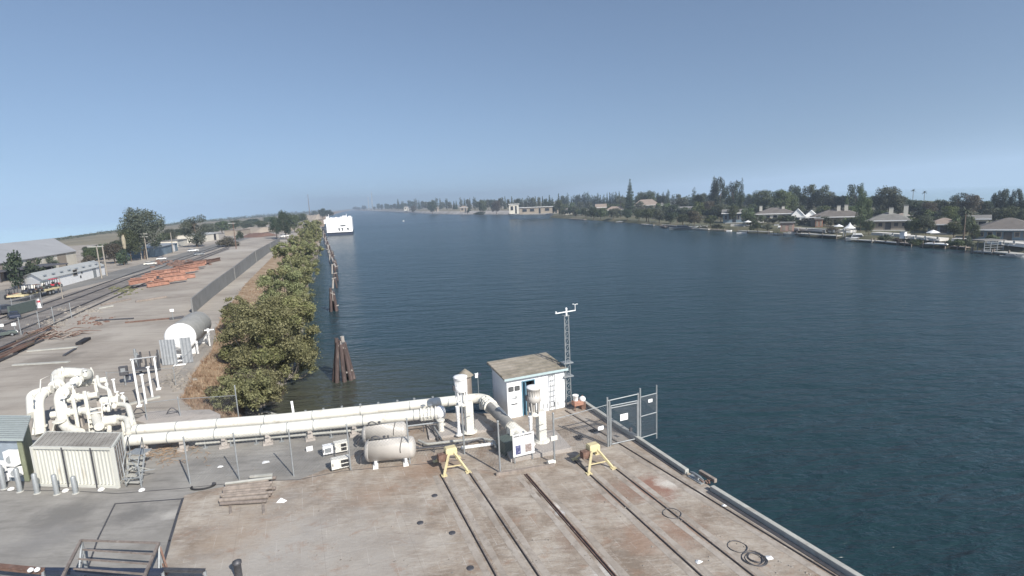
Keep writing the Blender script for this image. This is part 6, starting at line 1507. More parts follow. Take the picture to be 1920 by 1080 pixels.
# far thin towers
def tower(px, yb, yt, lb, w=2.0, z=0, mat='galv'):
    b = G(px, yb, z); h = HT(b, yt); t = thing('lattice_tower', lb, 'tower', tuple(b)); u = DEP(b)/FPX*.35; w *= u
    for x, y in ((-1, -1), (1, -1), (1, 1), (-1, 1)): MB().beam(b+Vector((x*w, y*w, 0)), b+Vector((x*w*.25, y*w*.25, h)), u).build('leg', M[mat], t)
    m = MB()
    for k in range(9):
        z0, z1 = h*k/9, h*(k+1)/9; s0, s1 = w*(1-.75*k/9), w*(1-.75*(k+1)/9)
        m.beam(b+Vector((-s0, -s0, z0)), b+Vector((s1, -s1, z1)), u*.6); m.beam(b+Vector((s0, -s0, z0)), b+Vector((-s1, -s1, z1)), u*.6)
    m.build('lattice', M[mat], t)
    return t, b, h, u
t, b, h, u = tower(581, 404, 364, 'thin red and grey radio tower on the horizon behind the left bank', 1.2, 0, 'rust')
t, b, h, u = tower(699, 395.5, 360, 'faint tall pylon on the horizon beyond the river bend', 2.4, 0)
for k in (.75, .88): MB().beam(b+UZ*h*k-RX0*u*9, b+UZ*h*k+RX0*u*9, u).build('crossarm', M['galv'], t)
t, b, h, u = tower(692, 394.5, 368, 'second fainter and smaller pylon beside the tall one', 1.6, 0)
# ================================================================ right bank: houses, docks, boats, trees
ZR = -1.0
def house(lb, x0, x1, yb, ye, yr, roof='hip', wall='cream_wall', roofm='brown_roof', dep=9, chim=(), win=5, z=ZR, turn=0.0, parts=None, ov=.7, door=True):
    c = G((x0+x1)/2, yb, z); w = (x1-x0)*DEP(c)/FPX; tgt = Vector((c.x, c.y, 0)).normalized()
    d = Matrix.Rotation(-math.pi/2+turn, 3, 'Z') @ tgt
    p0, p1 = c-d*w/2, c+d*w/2; h = HT(c, ye); rg = max(.3, HT(c, yr)-h)
    pr = parts
    if pr is None:
        pr = []
        for k in range(win):
            f = (k+.7)/(win+.4); pr.append(('window', f, w/(win*1.9), h*.38, h*.80, 'glass') if k != win//2 or not door else ('door', f, 1.4, .05, h*.82, 'glass'))
    t, P, L, ax = building('house', lb, 'house', p0, p1, h, dep, roof, M[wall], M[roofm], rg, ov, pr)
    rf = [o for o in t.children if o.name.startswith('roof')][0]
    for f, hh in chim:
        q = P(L*f, dep*.4, h+rg*.6); o = MB().box(q+UZ*hh/2, (1.1, .9, hh+.6), ax=ax).build('chimney', M['cream_wall'], rf); MB().box(q+UZ*(hh+.35), (1.3, 1.1, .15), ax=ax).build('cap', M['grey_roof'], None if False else t)
    # patio slab and eave line
    MB().box(P(L/2, -1.6, .08), (L*.8, 3, .16), ax=ax).build('patio', M['kerb'], t)
    MB().box(P(L/2, -ov-.03, h+.05), (L+2*ov, .08, .3), ax=ax).build('fascia', M['white'], t)
    return t, P, L, ax
house('cream two storey house with pale roof left of the towering conifer', 1118, 1136, 402, 389, 383, 'gable', 'cream_wall', 'pink_roof', 8, win=3)
house('low cream bungalow with pinkish roof beside the cream two storey house', 1136, 1171, 404, 394, 387, 'hip', 'cream_wall', 'pink_roof', 9)
house('broad house with faded pink tile roof right of the towering conifer', 1188, 1236, 399, 385, 374, 'hip', 'tan_wall', 'pink_roof', 12)
house('small house with bright white gable end facing the river', 1233, 1249, 397, 387, 380, 'end', 'white', 'pink_roof', 8, win=1)
house('long low house with flat grey roof behind a dark wall of bushes', 1261, 1313, 406, 393, 388, 'mono', 'tan_wall', 'grey_roof', 8)
house('tiny white garden house among trees below the irregular pine', 1319, 1337, 402, 393, 388, 'end', 'white', 'grey_roof', 5, win=1)
house('teal shaded house with thin pale mono pitch roof', 1357, 1396, 418, 400, 394, 'mono', 'blue_wall', 'grey_roof', 8)
house('pale brown roofed house with chimneys left of the two white gables', 1420, 1486, 416, 401, 390, 'hip', 'cream_wall', 'brown_roof', 12, chim=((.12, 1.6), (.7, 1.2)))
house('steep white gabled pavilion, left one of the pair', 1483, 1508, 416, 406, 392, 'end', 'white', 'white', 7, win=1, ov=.3)
house('steep white gabled pavilion, right one of the pair', 1510, 1531, 414, 405, 395, 'end', 'white', 'white', 7, win=1, ov=.3)
house('wide brown shingle roofed house with pale chimneys behind the long dock', 1526, 1612, 423, 407, 393, 'hip', 'tan_wall', 'brown_roof', 13, chim=((.52, 2.0), (.66, 2.2)))
house('grey roofed house between the tall green cypress and feathery tree', 1632, 1697, 432, 414, 399, 'hip', 'tan_wall', 'grey_roof', 12, chim=((.55, 2.0), (.9, 2.6)))
house('low house with curved pale eaves and white wall behind the foreground palm', 1745, 1792, 438, 421, 410, 'hip', 'blue_wall', 'pink_roof', 9, win=3)
house('tall cream house with bright sunlit end wall right of the palm', 1820, 1846, 436, 411, 405, 'gable', 'cream_wall', 'grey_roof', 7, win=2)
house('largest brown roofed house at the right edge above the long pale river wall', 1842, 1935, 452, 431, 411, 'hip', 'blue_wall', 'brown_roof', 13, win=7)
house('far modern house with flat roofs and cream end block on the pale levee', 974, 1036, 401, 388.5, 384, 'flat', 'tan_wall', 'grey_roof', 14, win=4, z=1.5)
house('tall cream block at the left end of the far modern house', 955, 973, 401, 383, 379, 'flat', 'cream_wall', 'cream_wall', 10, win=2, z=1.5)
for x, yb, ye, yr, w, lb, wl, rm in ((1065, 402, 394, 390, 16, 'small far cream house first in line after the modern house', 'cream_wall', 'brown_roof'), (1083, 403, 395, 391, 16, 'small far tan house second in line after the modern house', 'tan_wall', 'grey_roof'), (1099, 404, 395, 390, 14, 'small far pale house just left of the cream two storey one', 'cream_wall', 'grey_roof'),
        (1040, 400, 392, 388, 14, 'far brown cottage at the corner of the near right bank', 'tan_wall', 'brown_roof'), (762, 395, 388.5, 386, 8, 'tiny far pale house at the left end of the levee row', 'cream_wall', 'brown_roof'), (815, 397, 390, 387, 16, 'far brown house among trees on the levee', 'tan_wall', 'brown_roof'), (870, 397, 389, 386, 14, 'far reddish house right of the dark levee trees', 'tan_wall', 'pink_roof'), (1270, 393, 386, 382, 14, 'small tan house deep between trees behind the flat grey roof', 'tan_wall', 'pink_roof'), (1600, 408, 400, 396, 20, 'grey roof peeping behind the wide brown roofed house', 'cream_wall', 'grey_roof'), (1690, 416, 405, 400, 18, 'pale roof corner behind the feathery tree', 'cream_wall', 'pink_roof')):
    house(lb, x-w/2, x+w/2, yb, ye, yr, 'hip', wl, rm, 7, win=2, z=ZR if x > 1035 else 1.5)
# ---- sea walls and terraces
def seawall(x0, y0, x1, y1, h, mat, lb, z=-2.5, w=.5, rail=False):
    a, b = G(x0, y0, z), G(x1, y1, z); t = thing('river_wall', lb, 'wall', tuple(a)); MB().beam(a+UZ*(h/2-.3), b+UZ*(h/2-.3), w, h+.6).build('wall', M[mat], t); MB().beam(a+UZ*(h+.06), b+UZ*(h+.06), w+.25, .14).build('coping', M['pale'], t)
    if rail:
        n = 12; m = MB()
        for k in range(n+1): p = a.lerp(b, k/n); m.beam(p+UZ*h, p+UZ*(h+1.0), .1)
        m.beam(a+UZ*(h+1), b+UZ*(h+1), .12); m.build('railing', M['white'], t)
for v in ((1385, 431, 1442, 434, 1.3, 'wood', 'brown timber river wall left of the white boats'), (1500, 440, 1578, 446, 1.5, 'green', 'dark green river wall under the long dock'), (1700, 457, 1768, 462, 1.5, 'steel', 'dark river wall beside the white dock with two boats'),
          (1822, 462, 1935, 474, 1.5, 'wood', 'long river wall of pale panels at the right edge'), (1640, 449, 1690, 456, 1.0, 'rock', 'stony river wall right of the white motor yacht'), (1240, 425, 1300, 429, .9, 'wood', 'low timber wall behind the long grey boat')): seawall(*v)
def slab(x0, y0, x1, y1, wd, h, mat, lb, z=-2.5, name='dock', piles=True, rail=False):
    a, b = G(x0, y0, z), G(x1, y1, z); d = (b-a).normalized(); t = thing(name, lb, 'dock', tuple(a)); MB().beam(a+UZ*h, b+UZ*h, wd, .22).build('deck', M[mat], t)
    n = max(2, int((b-a).length/4))
    if piles:
        for k in range(n+1): p = a.lerp(b, k/n)-RX0*wd*.4; MB().cyl(p-UZ*.6, p+UZ*(h+.7), .14, n=8).build('pile', M['wood'], t)
    if rail: MB().beam(a+UZ*(h+1)-RX0*wd*.45, b+UZ*(h+1)-RX0*wd*.45, .1).build('railing', M['white'], t)
    return t
slab(1160, 418, 1186, 409.5, 3.5, .5, 'kerb', 'pale boat ramp sloping to the water below the towering conifer', piles=False, name='boat_ramp')
slab(1250, 428, 1240, 425, 1.6, .5, 'wood', 'short grey jetty at the bow of the long grey boat')
slab(1388, 436, 1445, 438, 2.2, .6, 'kerb', 'grey dock with gangway left of the two white boats')
slab(1500, 443, 1575, 448, 2.6, .9, 'kerb', 'long pale dock in front of the dark green wall')
slab(1590, 452, 1640, 455, 2.0, .5, 'kerb', 'low dock under the white motor yacht')
slab(1738, 464, 1780, 466, 2.6, 1.0, 'white', 'white dock carrying two small boats')
slab(1690, 459, 1714, 462, 1.8, .6, 'wood', 'brown jetty left of the white dock')
slab(1832, 474, 1868, 477, 2.4, .4, 'galv', 'grey float by the caged boat lift')
slab(1872, 477, 1930, 483, 2.4, .5, 'kerb', 'rightmost grey dock at the edge of the picture')
slab(1400, 430, 1445, 421, 1.6, 1.8, 'kerb', 'pale gangway rising from the grey dock to the lawn', piles=False, name='gangway')
# terraces on the bank: pale strips
for x0, y0, x1, y1, lb, mt_ in ((1370, 424, 1425, 423, 'pale garden terrace above the brown timber wall', 'pale'), (1490, 431, 1600, 436, 'pale terrace strip before the wide brown roofed house', 'pale'), (1640, 440, 1700, 444, 'pale terrace with white furniture by the grey roofed house', 'pale'), (1700, 446, 1770, 452, 'pale terrace strip behind the white dock', 'pale'), (1788, 452, 1815, 453, 'pale terrace strip beside the foreground palm', 'pale'), (1860, 456, 1935, 464, 'pale terrace strip below the largest brown roof', 'white')):
    a, b = G(x0, y0, ZR), G(x1, y1, ZR); t = thing('terrace', lb, 'terrace', tuple(a)); MB().beam(a+UZ*.3, b+UZ*.3, 2.2, .6).build('slab', M[mt_], t); MB().beam(a+UZ*.65, b+UZ*.65, 2.4, .1).build('coping', M['pale'], t)
for x, y, lb in ((1476, 433, 'salmon brick boathouse under the left white gable'), (1535, 425, 'small orange shed before the wide brown roof')):
    b = G(x, y, ZR); t = thing('boathouse', lb, 'boathouse', tuple(b)); w = (22 if x < 1500 else 12)*DEP(b)/FPX; rz = -.5
    MB().box(b+UZ*1.3, (w, 4, 2.6), rz).build('wall', mat_basic('salmon_brick', (.40, .26, .21), .8, .15, .5, bmp=0) if x < 1500 else M['orange'], t); MB().box(b+UZ*2.75, (w+.8, 4.8, .25), rz).build('roof', M['grey_roof'], t)
    for k in (-.25, .25): MB().box(b+UZ*1.2+Vector((math.cos(rz)*w*k, math.sin(rz)*w*k, 0))-Vector((-math.sin(rz), math.cos(rz), 0))*2.02, (w*.25, .08, 1.8), rz).build('door', M['tan_wall'], t)
t = thing('sun_canopy', 'white pointed sun canopy on the bank left of the cypress', 'canopy', tuple(G(1592, 443, ZR))); b = G(1592, 443, ZR)
MB().lathe(b+UZ*2.2, [(1.8, 0), (1.2, .3), (.5, .9), (.05, 1.6)], 4).build('cover', M['white'], t)
for k in range(4): a = k*1.5708; MB().beam(b+Vector((math.cos(a)*1.6, math.sin(a)*1.6, 0)), b+Vector((math.cos(a)*1.6, math.sin(a)*1.6, 2.3)), .12).build('pole', M['galv'], t)
b = G(1693, 447, ZR); t = thing('white_hut', 'small bright white hut on the waterside terrace', 'hut', tuple(b)); MB().box(b+UZ*.8, (1.1, 1.1, 1.6), .5).build('wall', M['white'], t); MB().box(b+UZ*1.65, (1.3, 1.3, .1), .5).build('roof', M['galv'], t)
b = G(1850, 474, -2.5); t = thing('boat_lift', 'caged boat lift with grey canopy near the right edge', 'lift', tuple(b))
for x in (-2, -.7, .7, 2):
    for y in (-1.5, 1.5): MB().beam(b+Vector((x, y, -.5)), b+Vector((x, y, 2.6)), .14).build('post', M['galv'], t)
MB().box(b+UZ*2.7, (4.6, 3.6, .18)).build('canopy', M['grey_roof'], t); m = MB()
for k in range(5): m.beam(b+Vector((-2, -1.5, .3+k*.5)), b+Vector((2, -1.5, .3+k*.5)), .08)
m.build('cage', M['galv'], t)
for v in ((1300, 431, 1330, 432, 1.6, .5, 'pale', 'narrow pale dock right of the long grey boat'), (1336, 433, 1362, 434, 1.8, .5, 'wood', 'brown dock with a slant just left of the tiny dinghy'),
          (1446, 440, 1462, 441, 1.6, .4, 'pale', 'pale float at the stern of the canopied boat'), (1506, 443, 1520, 444, 1.6, .6, 'white', 'white steps dock right of the low speedboat'),
          (1645, 455, 1686, 459, 1.4, .5, 'pale', 'thin pale dock at the stony river wall'), (1786, 466, 1815, 469, 1.6, .6, 'wood', 'dark timber dock under the bank shrubs by the palm'),
          (1070, 411.5, 1098, 413, 2.0, .5, 'wood', 'far small dock left of the waters edge tree'), (1205, 422, 1228, 424, 1.6, .5, 'pale', 'pale low dock right of the boat ramp')): slab(*v)
rr = random.Random(50)
FUR = [(1402, 427), (1436, 428), (1505, 434), (1556, 438), (1572, 438), (1665, 445), (1708, 450), (1725, 451), (1748, 453), (1890, 462), (1320, 427), (1290, 424), (1225, 418)]
for i, (x, y) in enumerate(FUR):
    b = G(x, y, ZR+.6 if x > 1380 else ZR); t = thing('garden_table', 'tiny pale garden furniture set on a waterside terrace', 'furniture', tuple(b), 'garden furniture on the far terraces')
    MB().lathe(b+UZ*.7, [(.7, 0), (.7, .06)], 10).build('table_top', M['kerb'], t); MB().cyl(b, b+UZ*.7, .06, n=6).build('leg', M['galv'], t)
    if i % 4 == 0: MB().lathe(b+UZ*2.0, [(1.3, 0), (.6, .35), (.04, .6)], 8).build('parasol', M[rr.choice(['pale', 'white', 'pink_roof'])], t)
    for k in (-1, 1): m = MB(); m.box(b+Vector((k*1.1, .2, .4)), (.5, .5, .08)); m.box(b+Vector((k*1.3, .2, .7)), (.08, .5, .6)); m.build('chair', M['pale'], t)
# ---- boats
def boat(x0, x1, y, ht, lb, mat='white', cabin=.4, turn=0, canopy=False, blue=False):
    c = G((x0+x1)/2, y, -2.5); u = DEP(c)/FPX; L = (x1-x0)*u; tg = Vector((c.x, c.y, 0)).normalized(); d = Matrix.Rotation(-math.pi/2+turn, 3, 'Z') @ tg; n = Vector((-d.y, d.x, 0)); t = thing('boat', lb, 'boat', tuple(c)); B = L*.16; f = ht*u
    m = MB(); st = [(-.5, .75, .9), (-.2, .95, .85), (.15, 1, .9), (.36, .7, 1.05), (.5, .05, 1.25)]; vs = []
    for s, b_, z_ in st:
        for y_, zz in ((-b_, z_), (-b_*.7, -.2), (b_*.7, -.2), (b_, z_)): vs.append(c+d*L*s+n*B*y_+UZ*f*.38*zz)
    k = len(st); m.add(vs, [(i*4+j, i*4+j+1, (i+1)*4+j+1, (i+1)*4+j) for i in range(k-1) for j in range(3)]+[(i*4+3, i*4, (i+1)*4, (i+1)*4+3) for i in range(k-1)]+[(0, 3, 2, 1), ((k-1)*4, (k-1)*4+1, (k-1)*4+2, (k-1)*4+3)]); o = m.build('hull', M[mat], t); fixnormals(o)
    MB().hexa([c+d*L*x+n*B*y_+UZ*f*z_ for (x, y_, z_) in ((-.28, -.7, .33), (.18, -.7, .33), (.18, .7, .33), (-.28, .7, .33), (-.24, -.6, .33+cabin), (.06, -.6, .33+cabin), (.06, .6, .33+cabin), (-.24, .6, .33+cabin))]).build('cabin', M[mat], t)
    MB().hexa([c+d*L*x+n*B*y_+UZ*f*z_ for (x, y_, z_) in ((-.25, -.73, .42), (.14, -.73, .42), (.14, .73, .42), (-.25, .73, .42), (-.235, -.66, .42+cabin*.5), (.08, -.66, .42+cabin*.5), (.08, .66, .42+cabin*.5), (-.235, .66, .42+cabin*.5))]).build('window', M['glass'], t)
    if canopy: MB().box(c-d*L*.33+UZ*f*.95, (L*.3, B*1.8, .1), math.atan2(d.y, d.x)).build('canopy', M['white'], t)
    m = MB(); m.beam(c+d*L*.2-n*B*.8+UZ*f*.55, c+d*L*.48+UZ*f*.62, .05); m.beam(c+d*L*.2+n*B*.8+UZ*f*.55, c+d*L*.48+UZ*f*.62, .05); m.build('bow_rail', M['galv'], t)
boat(1256, 1311, 430, 13, 'long low grey white boat moored below the leafy bank', 'galv', .25)
boat(1452, 1480, 436, 15, 'white cabin boat with canopy, left of the two by the salmon boathouse', 'white', .5, canopy=True)
boat(1470, 1504, 440, 10, 'low white speedboat in front of the canopied boat', 'white', .2)
boat(1588, 1634, 451, 17, 'broad white motor yacht beside the dark river wall', 'white', .45, canopy=True)
boat(1744, 1758, 461, 10, 'small white boat on the left of the white dock', 'white', .3)
boat(1762, 1780, 463, 10, 'small white boat on the right of the white dock', 'white', .3)
boat(1880, 1915, 483, 11, 'grey boat at the rightmost dock', 'galv', .3); boat(1362, 1372, 434, 6, 'tiny white dinghy left of the grey dock', 'white', .15); boat(755, 758, 415, 2.5, 'tiny white boat far out on the river', 'white', .5)
boat(1382, 1400, 438, 7, 'small pale skiff in front of the grey dock', 'white', .15)
# ---- trees
G1 = 'trees on the right bank'
RT = [
 (1181, 403, 333, 27, 'conifer', 'dark', 'towering layered conifer rising alone above the pink roofed houses', 2.0),
 (1339, 402, 329, 36, 'conifer', 'dark', 'irregular tall dark pine, highest tree right of the towering conifer', 1.6),
 (1350, 402, 331, 20, 'tall', 'dark', 'second leader of the irregular tall dark pine', 1),
 (1375, 405, 339, 28, 'tall', 'dark', 'dark bushy tree between irregular pine and pointed cypress', 1.2),
 (1390, 414, 334, 12, 'column', 'dark', 'slender pointed dark cypress right of the irregular pine', 1.4),
 (1430, 403, 349, 46, 'round', 'mid', 'big round green tree, left one of the rounded pair', 1.8),
 (1470, 404, 351, 48, 'round', 'light', 'big round bright green tree, right one of the rounded pair', 1.8),
 (1487, 398, 339, 28, 'round', 'dark', 'very dark tree rising behind the round bright green tree', 1),
 (1516, 402, 345, 27, 'tall', 'mid', 'tall green tree right of the very dark tree', 1.2),
 (1543, 402, 347, 28, 'tall', 'mid', 'second tall green tree behind the wide brown roof', 1.2),
 (1560, 402, 360, 18, 'tall', 'grey', 'grey thin tree right of the second tall green tree', .8),
 (1578, 402, 361, 20, 'round', 'dark', 'dark low tree left of the slim green trunk', .8),
 (1587, 415, 359, 8, 'column', 'mid', 'very slim green cypress over the wide brown roof', .7),
 (1604, 402, 345, 26, 'tall', 'dark', 'dark tree behind the foreground green cypress', 1),
 (1616, 434, 343, 22, 'column', 'mid', 'thick tall green cypress standing near the water', 1.6),
 (1626, 430, 366, 20, 'round', 'mid', 'green tree on the right flank of the thick cypress', 1),
 (1648, 402, 364, 18, 'round', 'dark', 'dark tree left of the feathery tree', .8),
 (1667, 412, 340, 50, 'round', 'grey', 'large feathery grey-green tree behind the grey roofed house', 2.0),
 (1685, 412, 362, 26, 'round', 'grey', 'right shoulder tree of the large feathery one', 1),
 (1706, 405, 369, 32, 'round', 'dark', 'low dark tree left under the two far palms', 1),
 (1728, 405, 371, 30, 'round', 'dark', 'low dark tree right under the two far palms', 1),
 (1742, 410, 376, 28, 'round', 'brown', 'brownish flowering tree left of the pale eaves house', 1),
 (1762, 405, 369, 26, 'round', 'mid', 'green tree above the pale eaves house', 1),
 (1780, 422, 380, 30, 'round', 'light', 'fresh green tree behind the pale eaves house', 1.2),
 (1797, 405, 361, 22, 'tall', 'dark', 'dark tree with a spiky top left of the brownish crown', 1),
 (1820, 412, 356, 34, 'round', 'brown', 'big brownish crown rising behind the foreground palm', 1.4),
 (1848, 408, 372, 24, 'round', 'dark', 'dark round tree behind the sunlit end wall', 1),
 (1869, 405, 357, 17, 'tall', 'dark', 'tall dark tree, left of the trio at the right edge', 1),
 (1884, 405, 354, 19, 'tall', 'dark', 'tall dark tree, middle of the trio at the right edge', 1),
 (1905, 405, 353, 16, 'tall', 'dark', 'tall dark tree, right of the trio at the right edge', 1),
 (1921, 405, 370, 22, 'round', 'dark', 'dark tree cut by the right edge', 1),
 (1858, 420, 386, 26, 'round', 'grey', 'grey-green tree above the left part of the largest brown roof', 1),
 (1895, 420, 382, 34, 'round', 'mid', 'green tree above the middle of the largest brown roof', 1),
 (1920, 425, 388, 28, 'round', 'grey', 'grey-green tree above the right end of the largest brown roof', 1),
 (1790, 446, 410, 28, 'round', 'mid', 'green garden tree between pale eaves house and the palm', 1.2),
 (1812, 440, 398, 20, 'round', 'dark', 'dark garden tree close behind the foreground palm trunk', 1),
 (1828, 452, 418, 18, 'round', 'mid', 'small green tree at the foot of the sunlit end wall', 1),
 (1738, 440, 398, 26, 'round', 'grey', 'grey garden tree left of the pale eaves house', 1),
 (1716, 440, 405, 20, 'round', 'mid', 'green garden tree right of the grey roofed house', 1),
 (1702, 436, 408, 14, 'bush', 'dark', 'dark palm-like bush at the end of the grey roofed house', 1),
 (1630, 440, 408, 20, 'round', 'mid', 'low green garden tree below the thick cypress', 1),
 (1204, 397, 354, 22, 'round', 'mid', 'round green tree right beside the towering conifer', 1),
 (1219, 397, 354, 24, 'round', 'mid', 'twin of the round green tree above the faded pink roof', 1),
 (1236, 396, 361, 14, 'round', 'dark', 'small dark tree above the white gable', 1),
 (1252, 396, 355, 11, 'column', 'dark', 'dark pointed tree behind the white gable', 1),
 (1244, 396, 360, 10, 'column', 'dark', 'shorter pointed tree left of the dark pointed one', 1),
 (1301, 398, 351, 10, 'column', 'dark', 'lone pointed cypress left of the irregular pine', 1),
 (1278, 402, 366, 30, 'round', 'grey', 'round grey-green tree behind the flat grey roof', 1.2),
 (1312, 402, 360, 22, 'round', 'mid', 'green tree right of the lone pointed cypress', 1),
 (1308, 410, 373, 24, 'round', 'light', 'light green tree above the right end of the flat grey roof', 1),
 (1328, 408, 372, 24, 'round', 'brown', 'brownish tree under the irregular pine', 1),
 (1352, 416, 378, 28, 'round', 'grey', 'grey-green tree at the foot of the irregular pine', 1),
 (1375, 418, 380, 22, 'round', 'mid', 'green tree under the slender cypress', 1),
 (1403, 420, 385, 26, 'round', 'mid', 'green tree left of the rounded pair at garden level', 1),
 (1408, 424, 402, 30, 'bush', 'dark', 'dark clipped hedge before the pale brown roofed house', 1),
 (1113, 412, 384, 20, 'round', 'dark', 'dark tree at the waters edge with its dark reflection', 1.2),
 (1097, 410, 386, 16, 'round', 'dark', 'dark tree just left of the waters edge tree', 1),
 (1126, 411, 388, 18, 'round', 'mid', 'green tree just right of the waters edge tree', 1),
 (1079, 405, 385, 16, 'tall', 'grey', 'pale feathery tree on the far corner lawn', 1),
 (1048, 402, 370, 18, 'round', 'mid', 'green tree at the left corner of the near right bank', 1),
 (1036, 402, 378, 10, 'bush', 'dark', 'dark bush at the tip of the right bank', 1),
 (1150, 410, 388, 18, 'round', 'grey', 'grey garden tree before the pinkish bungalow', 1),
 (1163, 398, 366, 18, 'tall', 'grey', 'pale feathery tree left of the towering conifer', 1),
 (1176, 412, 390, 22, 'round', 'dark', 'dark low tree at the foot of the towering conifer', 1),
 (1198, 414, 388, 24, 'round', 'mid', 'green low tree right of the boat ramp', 1),
 (1216, 416, 386, 28, 'round', 'mid', 'green low tree below the faded pink roof, centre', 1),
 (1236, 418, 390, 24, 'round', 'grey', 'grey low tree below the white gable', 1),
 (1257, 421, 394, 24, 'round', 'dark', 'dark leafy tree above the bow of the long grey boat', 1.2),
 (1280, 422, 398, 26, 'round', 'mid', 'green leafy tree above the middle of the long grey boat', 1),
 (1302, 424, 392, 28, 'round', 'brown', 'bare brownish tree above the stern of the long grey boat', 1),
 (1332, 424, 400, 24, 'round', 'mid', 'green tree right of the bare brownish tree', 1),
 (1345, 429, 418, 20, 'bush', 'grey', 'pale reeds on the bank left of the grey dock', 1),
 (1440, 432, 418, 20, 'bush', 'grey', 'grey shrubs on the bank behind the grey dock', 1),
 (1420, 430, 414, 22, 'bush', 'mid', 'green shrubs on the lawn left of the grey shrubs', 1),
 (1660, 452, 438, 22, 'bush', 'dark', 'dark shrub on the stony river wall', 1),
 (1682, 455, 444, 18, 'bush', 'brown', 'brown shrub right of the dark shrub on the stony wall', 1),
 (1720, 458, 446, 26, 'bush', 'mid', 'green shrubs hanging over the dark river wall', 1),
 (1798, 462, 446, 26, 'bush', 'mid', 'green bank shrubs left of the long panel wall', 1),
 (1780, 460, 448, 14, 'bush', 'dark', 'dark bank shrub beside the white dock', 1),
 (1815, 462, 440, 18, 'bush', 'grey', 'grey spiky plants at the left end of the long panel wall', 1),
 (1560, 436, 424, 22, 'bush', 'brown', 'brown shrubs before the wide brown roofed house', 1),
 (1858, 456, 436, 24, 'bush', 'mid', 'green hedge at the left end of the largest brown roof', 1),
 (1894, 420, 400, 12, 'round', 'dark', 'small dark tree poking before the largest brown roof', 1),
]
for (px, yb, yt, w, k, tone, lb, fine) in RT: plant(px, yb, yt, w*(1.22 if k in ('round', 'bush', 'tall') else 1.0), k, tone, lb, ZR, G1, fine=fine)
palm(1812, 456, 386, 26, 'foreground palm with thick grey crown right of the pale eaves house', ZR, False, 'grey', 'palms on the right bank')
palm(1713, 400, 353, 9, 'left and taller of two far palms above the dark trees', ZR, False, 'dark', 'palms on the right bank'); palm(1734, 400, 357, 9, 'right and shorter of two far palms above the dark trees', ZR, False, 'dark', 'palms on the right bank')
palm(1270, 418, 398, 14, 'small bushy palm above the long grey boat', ZR, False, 'dark', 'palms on the right bank'); palm(1212, 416, 394, 14, 'small palm on the bank right of the boat ramp', ZR, False, 'grey', 'palms on the right bank')
# back row that reads as one line: individual trees, look-alikes
rr = random.Random(41)
def backrow(x0, x1, n, yb0, yb1, top, kinds, tones, lb, grp, z=ZR, wr=(12, 20), fine=.45, jit=4):
    for k in range(n):
        s = (k+rr.uniform(-.2, .2)+.5)/n; x = x0+(x1-x0)*s; yb = yb0+(yb1-yb0)*s
        yt = top(x)+rr.uniform(-jit, jit); kd = rr.choice(kinds); w = rr.uniform(*wr)*(.8 if kd in ('column', 'conifer') else 1)
        plant(x, yb, min(yt, yb-3), w, kd, rr.choice(tones), lb, z, grp, seed=rr.randint(1, 3), fine=fine)
backrow(1045, 1180, 24, 393, 392, lambda x: 365-(x-1045)*.02, ('column', 'conifer', 'round', 'column'), ('dark',), 'dark tree in the far row behind the cream two storey house', 'far row left of the towering conifer', jit=5, wr=(10, 15))
backrow(1190, 1420, 24, 391, 391, lambda x: 363, ('round', 'round', 'column'), ('dark', 'mid'), 'dark tree in the back row between conifer and rounded pair', 'back row between conifer and rounded pair', wr=(14, 22), jit=4)
backrow(1400, 1700, 20, 390, 396, lambda x: 366, ('round',), ('dark', 'mid'), 'dark tree in the back row behind the brown roofed houses', 'back row behind the brown roofed houses', wr=(22, 30), jit=4)
backrow(1690, 1940, 18, 396, 402, lambda x: 377, ('round', 'round', 'tall'), ('dark', 'mid'), 'dark tree in the back row at the right edge', 'back row at the right edge', wr=(24, 32), jit=4)
backrow(1186, 1425, 26, 404, 412, lambda x: 386, ('round', 'bush'), ('mid', 'grey', 'dark'), 'garden tree among the houses right of the conifer', 'garden trees right of the conifer', wr=(16, 24), jit=5)
backrow(1400, 1700, 26, 418, 430, lambda x: 406, ('bush', 'round'), ('mid', 'grey', 'dark'), 'garden shrub beside the brown roofed houses', 'garden shrubs by the brown roofs', wr=(16, 24), jit=6)
backrow(1690, 1830, 14, 428, 440, lambda x: 404, ('round', 'bush'), ('mid', 'grey', 'dark'), 'garden shrub between the feathery tree and the palm', 'garden shrubs left of the palm', wr=(18, 26), jit=6)
backrow(1045, 1170, 12, 404, 408, lambda x: 388, ('round', 'bush'), ('mid', 'grey', 'dark'), 'garden tree around the cream houses left of the conifer', 'garden trees left of the conifer', wr=(12, 18), jit=4)
backrow(1400, 1935, 34, 404, 414, lambda x: 386+(x-1400)*.02, ('round', 'bush', 'tall'), ('mid', 'grey', 'light'), 'green garden tree just behind the riverside roofs', 'garden trees behind the riverside roofs', wr=(22, 32), jit=6)
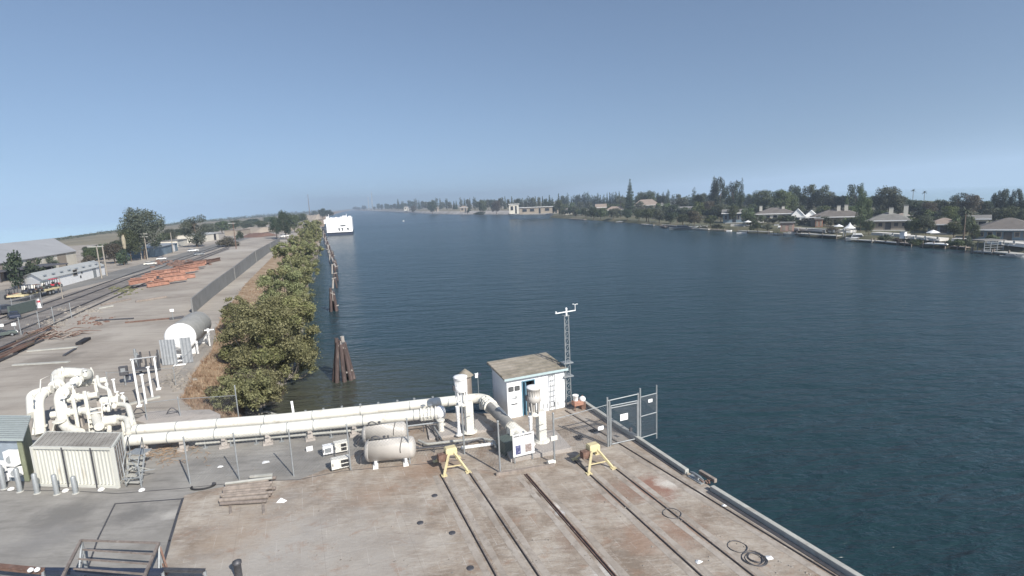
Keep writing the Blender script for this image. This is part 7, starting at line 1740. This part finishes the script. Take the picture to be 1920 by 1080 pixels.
backrow(1050, 1400, 22, 398, 404, lambda x: 380, ('round', 'tall'), ('mid', 'grey', 'light'), 'green garden tree behind the houses left of the teal shaded house', 'garden trees behind the middle houses', wr=(16, 24), jit=5)
# far bank row
backrow(744, 1040, 46, 394, 394, lambda x: 376-(x-744)*.028, ('column', 'conifer', 'round', 'round'), ('dark', 'grey'), 'hazy tree of the far row on the levee', 'far row on the levee', 1.5, (9, 15), .35, 4)
backrow(708, 760, 9, 394.2, 394.2, lambda x: 381, ('round',), ('dark',), 'small hazy tree at the river bend', 'hazy trees at the river bend', 1.5, (7, 11), .3, 1.5)
for x, yt, w, lb in ((665, 386, 10, 'tiny hazy tree clump on the spit, left'), (682, 384, 12, 'larger hazy tree clump on the spit'), (672, 388, 12, 'low hazy tree clump on the spit between two others'), (701, 386, 8, 'single hazy tree right of the pylons')): plant(x, 394.3, yt, w, 'round', 'dark', lb, 0, G1, fine=.3)
for x, yb, yt, w, tone, lb in ((810, 401, 374, 20, 'dark', 'dark tree at the levee foot touching the water'), (775, 400, 384, 14, 'brown', 'brown tree at the left end of the levee'), (876, 401, 388, 18, 'dark', 'dark low tree at the levee foot before the pale stone'), (905, 402, 371, 22, 'mid', 'green tree above the levee left of the modern house'), (930, 401, 374, 24, 'brown', 'brownish tree above the levee left of the cream block'), (900, 403, 395, 30, 'dark', 'dark bushes overhanging the water on the levee'), (960, 403, 394, 12, 'brown', 'brown bush under the cream end block')):
    plant(x, yb, yt, w, 'round' if yb-yt > 12 else 'bush', tone, lb, -1.5, G1, fine=.8)
# ================================================================ haze
m = MB(); m.box((-300, 1650, 34), (3600, 3700, 78))
hz = m.build('haze'); hm = bpy.data.materials.new('haze_air'); hm.use_nodes = True; hn = hm.node_tree
hn.nodes.remove(hn.nodes['Principled BSDF'])
vp = hn.nodes.new('ShaderNodeVolumePrincipled'); vp.inputs['Density'].default_value = .00044
vp.inputs['Color'].default_value = (.70, .83, 1.0, 1); vp.inputs['Anisotropy'].default_value = .2
hn.links.new(vp.outputs[0], hn.nodes['Material Output'].inputs['Volume'])
hz.data.materials.append(hm); struct(hz, 'stuff')
